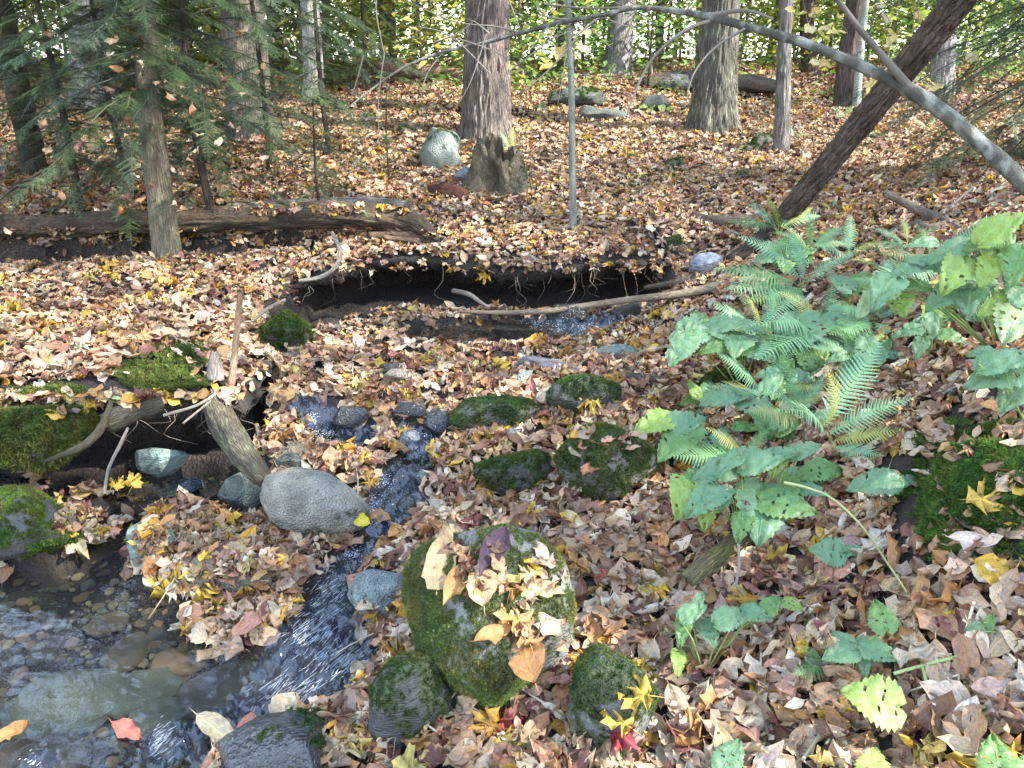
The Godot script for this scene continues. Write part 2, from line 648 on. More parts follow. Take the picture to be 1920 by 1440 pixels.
func bend(p: Vector3, kz: float, kx: float, twist: float) -> Vector3:
	var q := p
	if absf(kx) > 0.01:
		var y0 := q.y
		q.y = y0 * cos(kx * q.x) + (1.0 - cos(kx * q.x)) / kx
		q.x = sin(kx * q.x) / kx - y0 * sin(kx * q.x)
	if absf(kz) > 0.01:
		var y1 := q.y
		q.y = y1 * cos(kz * q.z) + (1.0 - cos(kz * q.z)) / kz
		q.z = sin(kz * q.z) / kz - y1 * sin(kz * q.z)
	return q.rotated(Vector3(0, 0, 1), twist * q.z)

func oval_leaf(sd: int, ratio: float, kz: float, kx: float, twist: float, fold: float, wav: float, rows := 6, tipw := 0.78) -> ArrayMesh:
	var b := MB.new()
	var cs := [-1.0, -0.5, 0.0, 0.5, 1.0]
	for r in rows + 1:
		var t := float(r) / rows
		var w := ratio * 0.5 * pow(maxf(0.0, sin(PI * pow(t, tipw))), 0.95)
		if r == 0 or r == rows: w = 0.006
		for c in cs:
			var x: float = w * c
			var y := fold * absf(x) + wav * nA.get_noise_3d(x * 7 + sd * 5.1, t * 4.5, sd) * (0.35 + absf(c))
			b.put(bend(Vector3(x, y, t - 0.5), kz, kx, twist), Vector2(c * 0.5 + 0.5, t))
	for r in rows:
		for c in 4:
			var a := r * 5 + c
			b.quad(a, a + 1, a + 6, a + 5)
	# leaf stalk
	var s0 := b.put(bend(Vector3(-0.008, 0, -0.5), kz, kx, twist), Vector2(0.5, 0.5))
	var s1 := b.put(bend(Vector3(0.008, 0, -0.5), kz, kx, twist), Vector2(0.5, 0.5))
	var s2 := b.put(bend(Vector3(0.02, 0.03, -0.68), kz, kx, twist), Vector2(0.5, 0.5))
	b.tri(s0, s2, s1)
	return finish(b)

func maple_leaf(sd: int, kz: float, kx: float, twist: float, wav: float) -> ArrayMesh:
	var half := [[0, 1.0], [10, 0.70], [17, 0.74], [25, 0.40], [37, 0.70], [43, 0.66], [51, 0.92], [58, 0.62], [68, 0.60], [80, 0.36], [98, 0.58], [118, 0.40], [150, 0.30], [180, 0.10]]
	var ol := []
	for h in half: ol.append(h)
	for k in range(half.size() - 2, 0, -1): ol.append([360 - half[k][0], half[k][1]])
	var b := MB.new()
	b.put(bend(Vector3(0, 0, -0.2), kz, kx, twist), Vector2(0.5, 0.375))
	for ring in [0.55, 1.0]:
		for h in ol:
			var an := deg_to_rad(h[0])
			var r: float = h[1] * ring * 0.62
			if ring < 0.9: r = (h[1] * 0.5 + 0.25) * ring * 0.62
			var p := Vector3(sin(an) * r, 0, cos(an) * r - 0.2)
			p.y = wav * nA.get_noise_3d(p.x * 5 + sd * 3.3, p.z * 5, sd) * (0.4 + ring) + 0.12 * absf(p.x) * (1 if sd % 2 == 0 else -1)
			b.put(bend(p, kz, kx, twist), Vector2(0.5 + p.x * 0.75, 0.375 + (p.z + 0.2) * 0.75))
	var n := ol.size()
	for k in n:
		var k2 := (k + 1) % n
		b.tri(0, 1 + k2, 1 + k)
		b.quad(1 + k, 1 + k2, 1 + n + k2, 1 + n + k)
	var s0 := b.put(bend(Vector3(-0.008, 0, -0.25), kz, kx, twist), Vector2(0.5, 0.5))
	var s1 := b.put(bend(Vector3(0.008, 0, -0.25), kz, kx, twist), Vector2(0.5, 0.5))
	var s2 := b.put(bend(Vector3(0.03, 0.05, -0.68), kz, kx, twist), Vector2(0.5, 0.5))
	b.tri(s0, s2, s1)
	return finish(b)

func make_leaf_meshes() -> void:
	oval_meshes = [
		oval_leaf(1, 0.48, 0.5, 0.9, 0.2, 0.25, 0.10),
		oval_leaf(2, 0.44, 1.5, 1.2, -0.5, 0.1, 0.14),
		oval_leaf(3, 0.52, -0.9, -0.8, 0.6, 0.3, 0.16),
		oval_leaf(4, 0.48, 0.8, 4.2, 0.4, 0.0, 0.12),
		oval_leaf(5, 0.5, 1.9, 2.8, -0.8, 0.15, 0.16),
		oval_leaf(6, 0.52, 0.3, 1.6, 0.9, 0.35, 0.12),
		oval_leaf(7, 0.54, -1.4, 1.8, -0.3, 0.0, 0.2),
		oval_leaf(8, 0.46, 1.1, 6.0, 0.7, 0.0, 0.1),
		oval_leaf(9, 0.58, 0.4, -1.2, 0.2, 0.2, 0.22),
	]
	fine_ovals = [oval_leaf(11, 0.48, 0.6, 0.9, 0.2, 0.2, 0.10, 12), oval_leaf(12, 0.45, 1.4, 1.3, -0.5, 0.1, 0.12, 12), oval_leaf(13, 0.52, -0.9, -0.8, 0.5, 0.25, 0.14, 12), oval_leaf(14, 0.46, 0.7, 3.6, 0.4, 0.0, 0.10, 12), oval_leaf(15, 0.5, 1.7, 2.4, -0.7, 0.15, 0.14, 12), oval_leaf(16, 0.5, 0.4, 1.6, 0.8, 0.3, 0.12, 12)]
	maple_meshes = [
		maple_leaf(1, 0.6, 0.8, 0.2, 0.22), maple_leaf(2, 1.3, 1.4, -0.5, 0.3), maple_leaf(3, -0.8, 1.2, 0.5, 0.3),
		maple_leaf(4, 1.8, 2.4, 0.3, 0.34), maple_leaf(5, 0.5, -1.0, -0.4, 0.26), maple_leaf(6, -1.6, -1.5, 0.8, 0.3),
	]
	for k in 3:
		var b := MB.new()
		rng.seed = 50 + k
		for j in 13:
			var an := rnd(0, TAU)
			var lean := rnd(0.1, 0.95)
			var o := Vector3(rnd(-0.45, 0.45), -0.15, rnd(-0.45, 0.45))
			var dirv := Vector3(cos(an) * lean, 1.0, sin(an) * lean).normalized()
			var side := dirv.cross(Vector3(cos(an + 1.3), 0.2, sin(an + 1.3))).normalized() * 0.10
			var l := rnd(0.6, 1.15)
			var s := rnd(0.6, 1.25)
			var col := Color(s, s, s * 0.95)
			var mid := o + dirv * l * 0.55
			var tip := o + dirv * l + Vector3(cos(an) * 0.25, -0.12, sin(an) * 0.25) * l
			var i0 := b.put(o - side * 0.6, Vector2.ZERO, col)
			var i1 := b.put(o + side * 0.6, Vector2.ZERO, col)
			var i2 := b.put(mid + side, Vector2.ZERO, col)
			var i3 := b.put(mid - side, Vector2.ZERO, col)
			var i4 := b.put(tip, Vector2.ZERO, col)
			b.quad(i0, i3, i2, i1)
			b.tri(i3, i4, i2)
		tuft_meshes.append(finish(b))

const TANS := [[0.54, 0.37, 0.255, 22], [0.62, 0.475, 0.35, 22], [0.71, 0.61, 0.50, 14], [0.43, 0.255, 0.16, 17], [0.27, 0.15, 0.10, 10], [0.20, 0.085, 0.075, 8], [0.52, 0.285, 0.12, 9], [0.36, 0.265, 0.23, 6], [0.47, 0.265, 0.20, 8]]
const YELLOWS := [[0.66, 0.45, 0.07, 10], [0.60, 0.34, 0.055, 9], [0.66, 0.52, 0.20, 8], [0.56, 0.40, 0.22, 12], [0.42, 0.24, 0.11, 8], [0.40, 0.12, 0.09, 0.7]]

func pick(list: Array) -> Color:
	var tot := 0.0
	for e in list: tot += e[3]
	var r := rng.randf() * tot
	for e in list:
		r -= e[3]
		if r <= 0.0:
			return Color(e[0], e[1], e[2])
	return Color(list[0][0], list[0][1], list[0][2])

func vary(c: Color, k := 0.34) -> Color:
	var s := rnd(1.0 - k, 1.0 + k)
	return Color(minf(c.r * s * rnd(0.94, 1.06), 0.85), minf(c.g * s, 0.8), minf(c.b * s * rnd(0.9, 1.1), 0.75))

func lay(x: float, z: float, n: Vector3, lift: float, size: float, tilt: float, y: float) -> Transform3D:
	var axis := Vector3(rnd(-1, 1), 0, rnd(-1, 1)).normalized()
	var up := n.rotated(axis, tilt)
	var fwd := Vector3(rnd(-1, 1), 0, rnd(-1, 1))
	fwd = (fwd - up * fwd.dot(up)).normalized()
	var side := up.cross(fwd)
	return Transform3D(Basis(side * size, up * size, fwd * size), Vector3(x, y + lift, z))

# places where no leaf lies: [u, v, ru, rv] in the photograph, turned into ground ellipses
var bare := []
func is_bare(x: float, d: float) -> bool:
	for mp in mossy_polys:
		if mp[1].has_point(Vector2(x, d)) and Geometry2D.is_point_in_polygon(Vector2(x, d), mp[0]) and rng.randf() < 0.72: return true
	for e in bare:
		var q: Vector2 = (Vector2(x, d) - e[0]) / e[1]
		if q.length_squared() < 1.0:
			return true
	return false

func add_bare(u: float, v: float, ru: float, rv: float) -> void:
	var p := on_g(u, v)
	var a := on_g(u + ru, v)
	var f := on_g(u, v - rv)
	bare.append([Vector2(p.x, -p.z), Vector2(absf(a.x - p.x), clampf(absf(f.z - p.z), 0.04, absf(a.x - p.x) * 1.6))])

func build_litter() -> void:
	rng.seed = 777
	var zones := [[-2.3, 2.3, 0.75, 2.2, 1950, 1.0], [-3.0, 3.0, 2.2, 3.6, 1650, 0.95], [-4.6, 5.0, 3.6, 6.2, 1500, 0.74], [-7.5, 8.5, 6.2, 9.5, 900, 0.82], [-12, 13, 9.5, 14, 340, 1.1], [-22, 22, 14, 28, 60, 1.7]]
	var lo := []
	var lc := []
	var mo := []
	var mc := []
	for k in oval_meshes.size():
		lo.append([]); lc.append(PackedColorArray())
	for k in maple_meshes.size():
		mo.append([]); mc.append(PackedColorArray())
	for zn in zones:
		var area: float = (zn[1] - zn[0]) * (zn[3] - zn[2])
		for k in int(area * zn[4]):
			var x := rnd(zn[0], zn[1])
			var d := rnd(zn[2], zn[3])
			# the view cone with a good margin on both sides
			if absf(x) > d * 0.85 + 1.1: continue
			var cover := nB.get_noise_2d(x * 1.5, d * 1.5)
			if cover < -0.6 and rng.randf() < 0.3: continue
			if d < 6.0 and (water_at(x, d) > 0 or is_bare(x, d)): continue
			var slab := on_slab(x, -d)
			var y := surf(x, -d)
			if not slab and d < 5.2 and y < sample(h0, x, -d) - 0.06 and in_hollow(x, d): 
				if rng.randf() < (0.93 if x < -1.1 and d > 3.9 else 0.25): continue
			var n := surf_normal(x, -d)
			if n.y < 0.72 and rng.randf() < 0.6: continue
			var lift: float = rnd(0.0, 0.042) * zn[5]
			var tilt := rnd(0.0, 0.5) if rng.randf() < 0.62 else rnd(0.4, 1.15)
			var maple := rng.randf() < 0.17 + 0.15 * nA.get_noise_2d(x * 0.8 + 4, d * 0.8)
			var size: float = (0.042 + 0.078 * pow(rng.randf(), 1.3)) * zn[5] * (1.15 if maple else 1.0)
			if rng.randf() < 0.12: size *= 0.6
			var tf := lay(x, -d, n, lift, size, tilt, y)
			var col := vary(pick(YELLOWS) if (rng.randf() < (0.34 if maple else 0.04)) else pick(TANS))
			if maple:
				var m := rng.randi() % maple_meshes.size()
				mo[m].append(tf); mc[m].append(col)
			else:
				var m2 := rng.randi() % oval_meshes.size()
				lo[m2].append(tf); lc[m2].append(col)
	var root := Node3D.new()
	root.name = "leaf_litter"
	add_child(root)
	tag(root, "tan and brown autumn leaf litter covering the woodland floor", "leaf litter", "", "stuff")
	for k in oval_meshes.size():
		copies("beech_leaves", oval_meshes[k], mats.leaf_oval, root, lo[k], lc[k])
	for k in maple_meshes.size():
		copies("maple_leaves", maple_meshes[k], mats.leaf_maple, root, mo[k], mc[k])

func in_hollow(x: float, d: float) -> bool:
	var q := Vector2(x, d)
	for h in hollows:
		if h.box.has_point(q) and Geometry2D.is_point_in_polygon(q, h.poly):
			return true
	return false

func one_leaf(maple: bool, p: Vector3, n: Vector3, size: float, tilt: float, col: Color, label: String, group := "", lift := 0.02, variant := -1) -> MeshInstance3D:
	var list := maple_meshes if maple else fine_ovals
	var m: Mesh = list[variant if variant >= 0 else rng.randi() % list.size()]
	var o := part("fallen_leaf", m, leaf_mat("leaf_maple" if maple else "leaf_oval", col), self)
	o.transform = lay(p.x, p.z, n, lift, size, tilt, p.y)
	tag(o, label, "leaf", group)
	return o

const SINGLE := [
	[false, 0.53, 0.36, 0.24, "curled tan beech leaf lying loose on the near leaf litter"],
	[false, 0.64, 0.52, 0.39, "pale beige beech leaf lying loose on the near leaf litter"],
	[false, 0.38, 0.19, 0.11, "brown curled beech leaf lying loose on the near leaf litter"],
	[false, 0.22, 0.08, 0.07, "dark maroon oval leaf lying loose on the near leaf litter"],
	[true, 0.66, 0.46, 0.09, "golden yellow maple leaf lying loose on the near leaf litter"],
	[true, 0.58, 0.42, 0.25, "faded tan maple leaf lying loose on the near leaf litter"],
	[true, 0.60, 0.33, 0.07, "orange yellow maple leaf lying loose on the near leaf litter"],
]

func build_single_leaves() -> void:
	rng.seed = 4242
	var made := 0
	var tries := 0
	while made < 262 and tries < 6000:
		tries += 1
		var x := rnd(-1.3, 1.75)
		var d := rnd(1.15, 2.9)
		if absf(x) > d * 0.78: continue
		if water_at(x, d) > 0 or is_bare(x, d) or in_hollow(x, d): continue
		var r := rng.randf()
		var s: Array = SINGLE[0] if r < 0.3 else SINGLE[1] if r < 0.5 else SINGLE[2] if r < 0.66 else SINGLE[3] if r < 0.74 else SINGLE[4] if r < 0.84 else SINGLE[5] if r < 0.94 else SINGLE[6]
		var y := surf(x, -d)
		var gname: String = s[4]
		one_leaf(s[0], Vector3(x, y, -d), surf_normal(x, -d), rnd(0.075, 0.115) * (1.1 if s[0] else 1.0), rnd(0.05, 0.55), Color(s[1], s[2], s[3]), s[4], gname.get_slice(" leaf", 0) + " leaves on the near litter", rnd(0.022, 0.036))
		made += 1

# ---------------------------------------------------------------- rocks and moss
var ico := {}

func icosphere(sub: int) -> Array:
	if ico.has(sub): return ico[sub]
	var t := (1.0 + sqrt(5.0)) / 2.0
	var v := PackedVector3Array([Vector3(-1, t, 0), Vector3(1, t, 0), Vector3(-1, -t, 0), Vector3(1, -t, 0), Vector3(0, -1, t), Vector3(0, 1, t), Vector3(0, -1, -t), Vector3(0, 1, -t), Vector3(t, 0, -1), Vector3(t, 0, 1), Vector3(-t, 0, -1), Vector3(-t, 0, 1)])
	for k in v.size(): v[k] = v[k].normalized()
	var f := PackedInt32Array([0, 11, 5, 0, 5, 1, 0, 1, 7, 0, 7, 10, 0, 10, 11, 1, 5, 9, 5, 11, 4, 11, 10, 2, 10, 7, 6, 7, 1, 8, 3, 9, 4, 3, 4, 2, 3, 2, 6, 3, 6, 8, 3, 8, 9, 4, 9, 5, 2, 4, 11, 6, 2, 10, 8, 6, 7, 9, 8, 1])
	for s in sub:
		var mids := {}
		var g := PackedInt32Array()
		for k in range(0, f.size(), 3):
			var m := []
			for e in 3:
				var a := f[k + e]
				var b := f[k + (e + 1) % 3]
				var key := Vector2i(mini(a, b), maxi(a, b))
				if not mids.has(key):
					v.append(((v[a] + v[b]) * 0.5).normalized())
					mids[key] = v.size() - 1
				m.append(mids[key])
			for q in [f[k], m[0], m[2], f[k + 1], m[1], m[0], f[k + 2], m[2], m[1], m[0], m[1], m[2]]: g.append(q)
		f = g
	# clockwise seen from outside
	for k in range(0, f.size(), 3):
		var q := f[k + 1]
		f[k + 1] = f[k + 2]
		f[k + 2] = q
	ico[sub] = [v, f]
	return ico[sub]

func outline_radii(ol: Array, cu: float, cv: float) -> PackedFloat32Array:
	var out := PackedFloat32Array()
	for k in 72:
		var an := TAU * k / 72
		var d := Vector2(cos(an), -sin(an)) * 4000
		var best := 0.0
		for j in range(0, ol.size(), 2):
			var a := Vector2(ol[j] - cu, ol[j + 1] - cv)
			var j2 := (j + 2) % ol.size()
			var b := Vector2(ol[j2] - cu, ol[j2 + 1] - cv)
			var hit = Geometry2D.segment_intersects_segment(Vector2.ZERO, d, a, b)
			if hit != null: best = maxf(best, hit.length())
		out.append(best)
	return out

func rock(called: String, label: String, ol: Array, o := {}) -> Node3D:
	var cu := 0.0
	var cv := 0.0
	for k in range(0, ol.size(), 2):
		cu += ol[k]; cv += ol[k + 1]
	cu /= ol.size() / 2
	cv /= ol.size() / 2
	var rad := outline_radii(ol, cu, cv)
	for q in 72: rad[q] *= 1.09
	var mean := 0.0
	for r in rad: mean += r / 72.0
	var k_up: float = o.get("up", 0.35)
	var t: float = o.get("t", 0.0)
	if t == 0.0:
		t = 0.8
		while t < 40:
			var p := at(cu, cv, t)
			if p.y < hgt(p.x, p.z) + k_up * mean / F * t: break
			t += 0.01
	var c := at(cu, cv, t)
	var s := t / F
	var az: float = mean * s * o.get("thick", 0.9)
	var sub: int = o.get("sub", 4)
	var sph := icosphere(sub)
	var amp: float = o.get("amp", 0.10)
	var frq: float = o.get("freq", 1.5)
	var sd: float = o.get("seed", rng.randi() % 900) * 1.37
	var col: Color = o.get("col", Color(0.22, 0.22, 0.21))
	var mossy: float = o.get("moss", 0.0)
	var mdir: Vector3 = o.get("mdir", Vector3(0, 1, 0))
	var box: float = o.get("box", 0.86)
	var b := MB.new()
	var mask := PackedFloat32Array()
	var mr := mean * s
	# flat broken faces: planes that cut the blank
	var cuts := []
	var pr := RandomNumberGenerator.new()
	pr.seed = int(sd * 100) + 5
	for q in int(o.get("cuts", 9)):
		var cn := Vector3(pr.randf_range(-1, 1), pr.randf_range(-0.8, 1), pr.randf_range(-1, 1)).normalized()
		cuts.append([cn, pr.randf_range(0.66, 0.86)])
	for n in sph[0]:
		var xy := Vector2(n.x, n.y)
		var l := xy.length()
		var an: float = fposmod(atan2(n.y, n.x), TAU) / TAU * 72.0
		var i0 := int(an) % 72
		var r := lerpf(rad[i0], rad[(i0 + 1) % 72], an - int(an)) * s
		var e := (xy / maxf(l, 1e-6)) * r * pow(l, box)
		var disp := amp * nR.get_noise_3d(n.x * frq + sd, n.y * frq, n.z * frq) + amp * 0.35 * nR.get_noise_3d(n.x * frq * 3.7 + sd, n.y * frq * 3.7, n.z * frq * 3.7)
		var zz: float = signf(n.z) * pow(absf(n.z), box) * az
		var k := 1.0 + disp * (1.0 - 0.55 * l)
		var p := RIGHT * e.x * (1.0 + disp * 0.5) + CUP * e.y * (1.0 + disp * 0.5) - FWD * zz * k
		for ct in cuts:
			var cn2: Vector3 = ct[0]
			var sx := absf(cn2.dot(RIGHT)) * rad[0 if cn2.dot(RIGHT) > 0 else 36] * s
			var sy := absf(cn2.dot(CUP)) * rad[18 if cn2.dot(CUP) > 0 else 54] * s
			var reach: float = sqrt(sx * sx + sy * sy + pow(cn2.dot(FWD) * az, 2.0)) * ct[1]
			var over := p.dot(cn2) - reach
			if over > 0.0: p -= cn2 * over * 0.88
		var wn: Vector3 = (RIGHT * n.x + CUP * n.y - FWD * n.z)
		var m: float = mossy * 2.0 - 1.0 + 1.1 * nB.get_noise_3d(p.x / mr * 1.3 + sd, p.y / mr * 1.3, p.z / mr * 1.3) + 0.45 * nA.get_noise_3d(p.x * 40, p.y * 40, p.z * 40) + 0.5 * wn.dot(mdir)
		mask.append(m)
		var kk := 0.92 + 0.35 * nA.get_noise_3d(p.x / mr * 2 + sd, p.y / mr * 2, p.z / mr * 2)
		var cc := Color(col.r * kk, col.g * kk, col.b * kk)
		if mossy > 0.0 and m > 0.05:
			cc = cc.lerp(Color(0.045, 0.060, 0.018), clampf(m * 3.0, 0, 0.9))
		b.put(p, Vector2.ZERO, cc)
	b.i = sph[1]
	var node := base(called, c, label, o.get("cat", "boulder"), o.get("group", ""))
	var far_r := 0.0
	for q in b.v: far_r = maxf(far_r, q.length())
	var stone_mesh := finish(b)
	rock_hits.append([c, far_r, stone_mesh.generate_triangle_mesh()])
	part("stone", stone_mesh, mats[o.get("mat", "rock")], node)
	if mossy > 0.0:
		moss_on(b, mask, 0.05, node, o.get("tuft", 0.011), o.get("dens", 14000.0), o.get("mcol", Color(0.115, 0.165, 0.035)), int(sd))
	return node

func moss_on(b: MB, mask: PackedFloat32Array, thr: float, node: Node3D, size: float, dens: float, mcol: Color, sd: int) -> void:
	var where := [[], [], []]
	var cols := [PackedColorArray(), PackedColorArray(), PackedColorArray()]
	rng.seed = 9000 + sd
	for k in range(0, b.i.size(), 3):
		var p := b.v[b.i[k]]
		var q := b.v[b.i[k + 1]]
		var r := b.v[b.i[k + 2]]
		var m := (mask[b.i[k]] + mask[b.i[k + 1]] + mask[b.i[k + 2]]) / 3.0
		if m < thr: continue
		var nn := (r - p).cross(q - p)
		var ar := nn.length() * 0.5
		nn = nn.normalized()
		var want := ar * dens * clampf((m - thr) * 4.0, 0.25, 1.0)
		var cnt := int(want) + (1 if rng.randf() < want - int(want) else 0)
		for j in cnt:
			var a := rng.randf()
			var c := rng.randf()
			if a + c > 1.0:
				a = 1.0 - a
				c = 1.0 - c
			var pos := p + (q - p) * a + (r - p) * c
			var up := (nn + Vector3(rnd(-0.4, 0.4), rnd(0.0, 0.4), rnd(-0.4, 0.4))).normalized()
			var side := up.cross(Vector3(rnd(-1, 1), rnd(-1, 1), rnd(-1, 1))).normalized()
			var s := size * rnd(0.6, 1.35)
			var v := rng.randi() % 3
			where[v].append(Transform3D(Basis(side * s, up * s, side.cross(up) * s), pos))
			var g := 1.0 + 0.55 * nB.get_noise_3d(pos.x * 16, pos.y * 16 + sd, pos.z * 16) + rnd(-0.2, 0.2)
			var dry := clampf(0.5 + 1.2 * nB.get_noise_3d(pos.x * 9 + 50, pos.y * 9, pos.z * 9), 0, 1)
			cols[v].append(Color(mcol.r * g * (0.75 + 0.5 * dry), mcol.g * g, mcol.b * g))
	for v in 3:
		if where[v].size():
			copies("moss", tuft_meshes[v], mats.moss, node, where[v], cols[v])

# ---------------------------------------------------------------- trunks, logs, sticks
func smooth_path(pts: Array, rads: Array, step: float) -> Array:
	var cv := Curve3D.new()
	for k in pts.size():
		var a: Vector3 = pts[maxi(k - 1, 0)]
		var c: Vector3 = pts[mini(k + 1, pts.size() - 1)]
		var tan_: Vector3 = (c - a) / 6.0
		cv.add_point(pts[k], -tan_, tan_)
	var out := []
	var rr := []
	for k in pts.size() - 1:
		var l: float = (pts[k + 1] - pts[k]).length()
		var n := maxi(1, int(l / step))
		for j in n:
			var f := float(j) / n
			out.append(cv.sample(k, f))
			rr.append(lerpf(rads[k], rads[k + 1], f))
	out.append(pts[-1])
	rr.append(rads[-1])
	return [out, rr]

# kind: 0 smooth, 1 furrowed bark, 2 gnarled and rotten; flare: root flare at the first point
func tube(b: MB, pts: Array, rads: Array, sides: int, step: float, kind: int, sd: float, col: Color, o := {}) -> void:
	var sp := smooth_path(pts, rads, step)
	var P: Array = sp[0]
	var R: Array = sp[1]
	var n := P.size()
	var start := b.v.size()
	var tang: Vector3 = (P[1] - P[0]).normalized()
	var side := tang.cross(Vector3(0.13, 0.3, 1)).normalized()
	if side.length() < 0.5: side = tang.cross(Vector3.RIGHT).normalized()
	var run := 0.0
	var flare: float = o.get("flare", 0.0)
	var lobes: int = o.get("lobes", 5)
	var amp: float = o.get("amp", [0.06, 0.11, 0.22][kind])
	var reps: float = maxf(1.0, roundf(TAU * R[0] * o.get("uvk", 4.0)))
	var bare_amt: float = o.get("lichen", 0.0)
	var lcol: Color = o.get("lcol", Color(0.5, 0.55, 0.5))
	for k in n:
		if k > 0: run += (P[k] - P[k - 1]).length()
		tang = (P[mini(k + 1, n - 1)] - P[maxi(k - 1, 0)]).normalized()
		side = (side - tang * side.dot(tang)).normalized()
		var bi := tang.cross(side)
		for j in sides + 1:
			var an := TAU * (j % sides) / sides
			var cx := cos(an)
			var cy := sin(an)
			var r: float = R[k]
			var e := 0.0
			if kind == 0:
				e = amp * nR.get_noise_3d(cx * 1.2 + sd, cy * 1.2, run / maxf(r, 0.01) * 0.35)
			elif kind == 1:
				var f := 1.0 - absf(nR.get_noise_3d(cx * r * 22 + sd, cy * r * 22, run * 2.4)) * 2.6
				e = amp * (clampf(f, -1, 1) - 0.4) * minf(1.0, 0.10 / r) + 0.06 * nR.get_noise_3d(cx * 1.5 + sd, cy * 1.5, run * 1.2)
			else:
				e = amp * nR.get_noise_3d(cx * 1.6 + sd, cy * 1.6, run / r * 0.22) + amp * 0.5 * nR.get_noise_3d(cx * 6 + sd, cy * 6, run / r * 0.5) - amp * 0.75 * maxf(0.0, 0.55 - 2.6 * absf(nR.get_noise_3d(cx * 5 + sd, cy * 5, run / r * 0.12)))
			if flare > 0.0:
				var fl := exp(-run / (R[0] * 1.3))
				e += flare * fl * (0.65 + 0.6 * maxf(0.0, cos(an * lobes + sd)))
			var p: Vector3 = P[k] + (side * cx + bi * cy) * r * (1.0 + e)
			var kk := 1.0 + 0.35 * nA.get_noise_3d(p.x * 6 + sd, p.y * 6, p.z * 6) 
			var cc := Color(col.r * kk, col.g * kk, col.b * kk)
			if bare_amt > 0.0:
				var li := nB.get_noise_3d(p.x * 18 + sd, p.y * 9, p.z * 18) + bare_amt - 0.5
				if li > 0.0: cc = cc.lerp(lcol, clampf(li * 3.0, 0, 0.85))
			b.put(p, Vector2(float(j) / sides * reps, run * o.get("uvk", 4.0) * 0.5), cc)
	for k in n - 1:
		for j in sides:
			var a := start + k * (sides + 1) + j
			b.quad(a, a + 1, a + sides + 2, a + sides + 1)
	for endk in [0, n - 1]:
		if endk == 0 and not o.get("cap0", true): continue
		var c := b.put(P[endk], Vector2(0.5, 0.5), o.get("endcol", col))
		for j in sides:
			var a: int = start + endk * (sides + 1) + j
			if endk == 0: b.tri(c, a + 1, a)
			else: b.tri(c, a, a + 1)

# list of [u, v, depth (0: on the ground), width in photo pixels]
func px_path(list: Array, lift := 0.6) -> Array:
	var pts := []
	var rads := []
	for e in list:
		var p: Vector3
		if e[2] > 0.0:
			p = at(e[0], e[1], e[2])
			var gp := on_g(e[0], e[1])
			if depth_of(gp) < e[2]:
				p = gp + Vector3(0, e[3] * 0.5 / F * depth_of(gp) * 0.5, 0)
		else:
			p = on_g(e[0], e[1])
		var t := depth_of(p)
		var r: float = e[3] * 0.5 / F * t
		if e[2] <= 0.0: p.y += r * lift
		pts.append(p)
		rads.append(r)
	return [pts, rads]

func local(pts: Array, o: Vector3) -> Array:
	var out := []
	for p in pts: out.append(p - o)
	return out

func stick(called: String, label: String, category: String, list: Array, col: Color, o := {}) -> Node3D:
	var pp := px_path(list, o.get("lift", 0.6))
	var org: Vector3 = pp[0][0]
	var node := base(called, org, label, category, o.get("group", ""))
	var b := MB.new()
	tube(b, local(pp[0], org), pp[1], o.get("sides", 10), o.get("step", 0.03), o.get("kind", 0), o.get("seed", rng.randi() % 500), col, o)
	part(o.get("body", "stem"), finish(b), mats[o.get("mat", "wood")], node)
	if o.get("body", "") == "log":
		var fr := 0.0
		for q in b.v: fr = maxf(fr, q.length())
		rock_hits.append([org, fr, finish(b).generate_triangle_mesh()])
	for tw in o.get("twigs", []):
		var tp := px_path(tw, 0.6)
		var tb := MB.new()
		tube(tb, local(tp[0], org), tp[1], 6, 0.03, 0, rng.randi() % 500, o.get("tcol", col), {})
		part("twig", finish(tb), mats[o.get("tmat", "twig")], node)
	return node

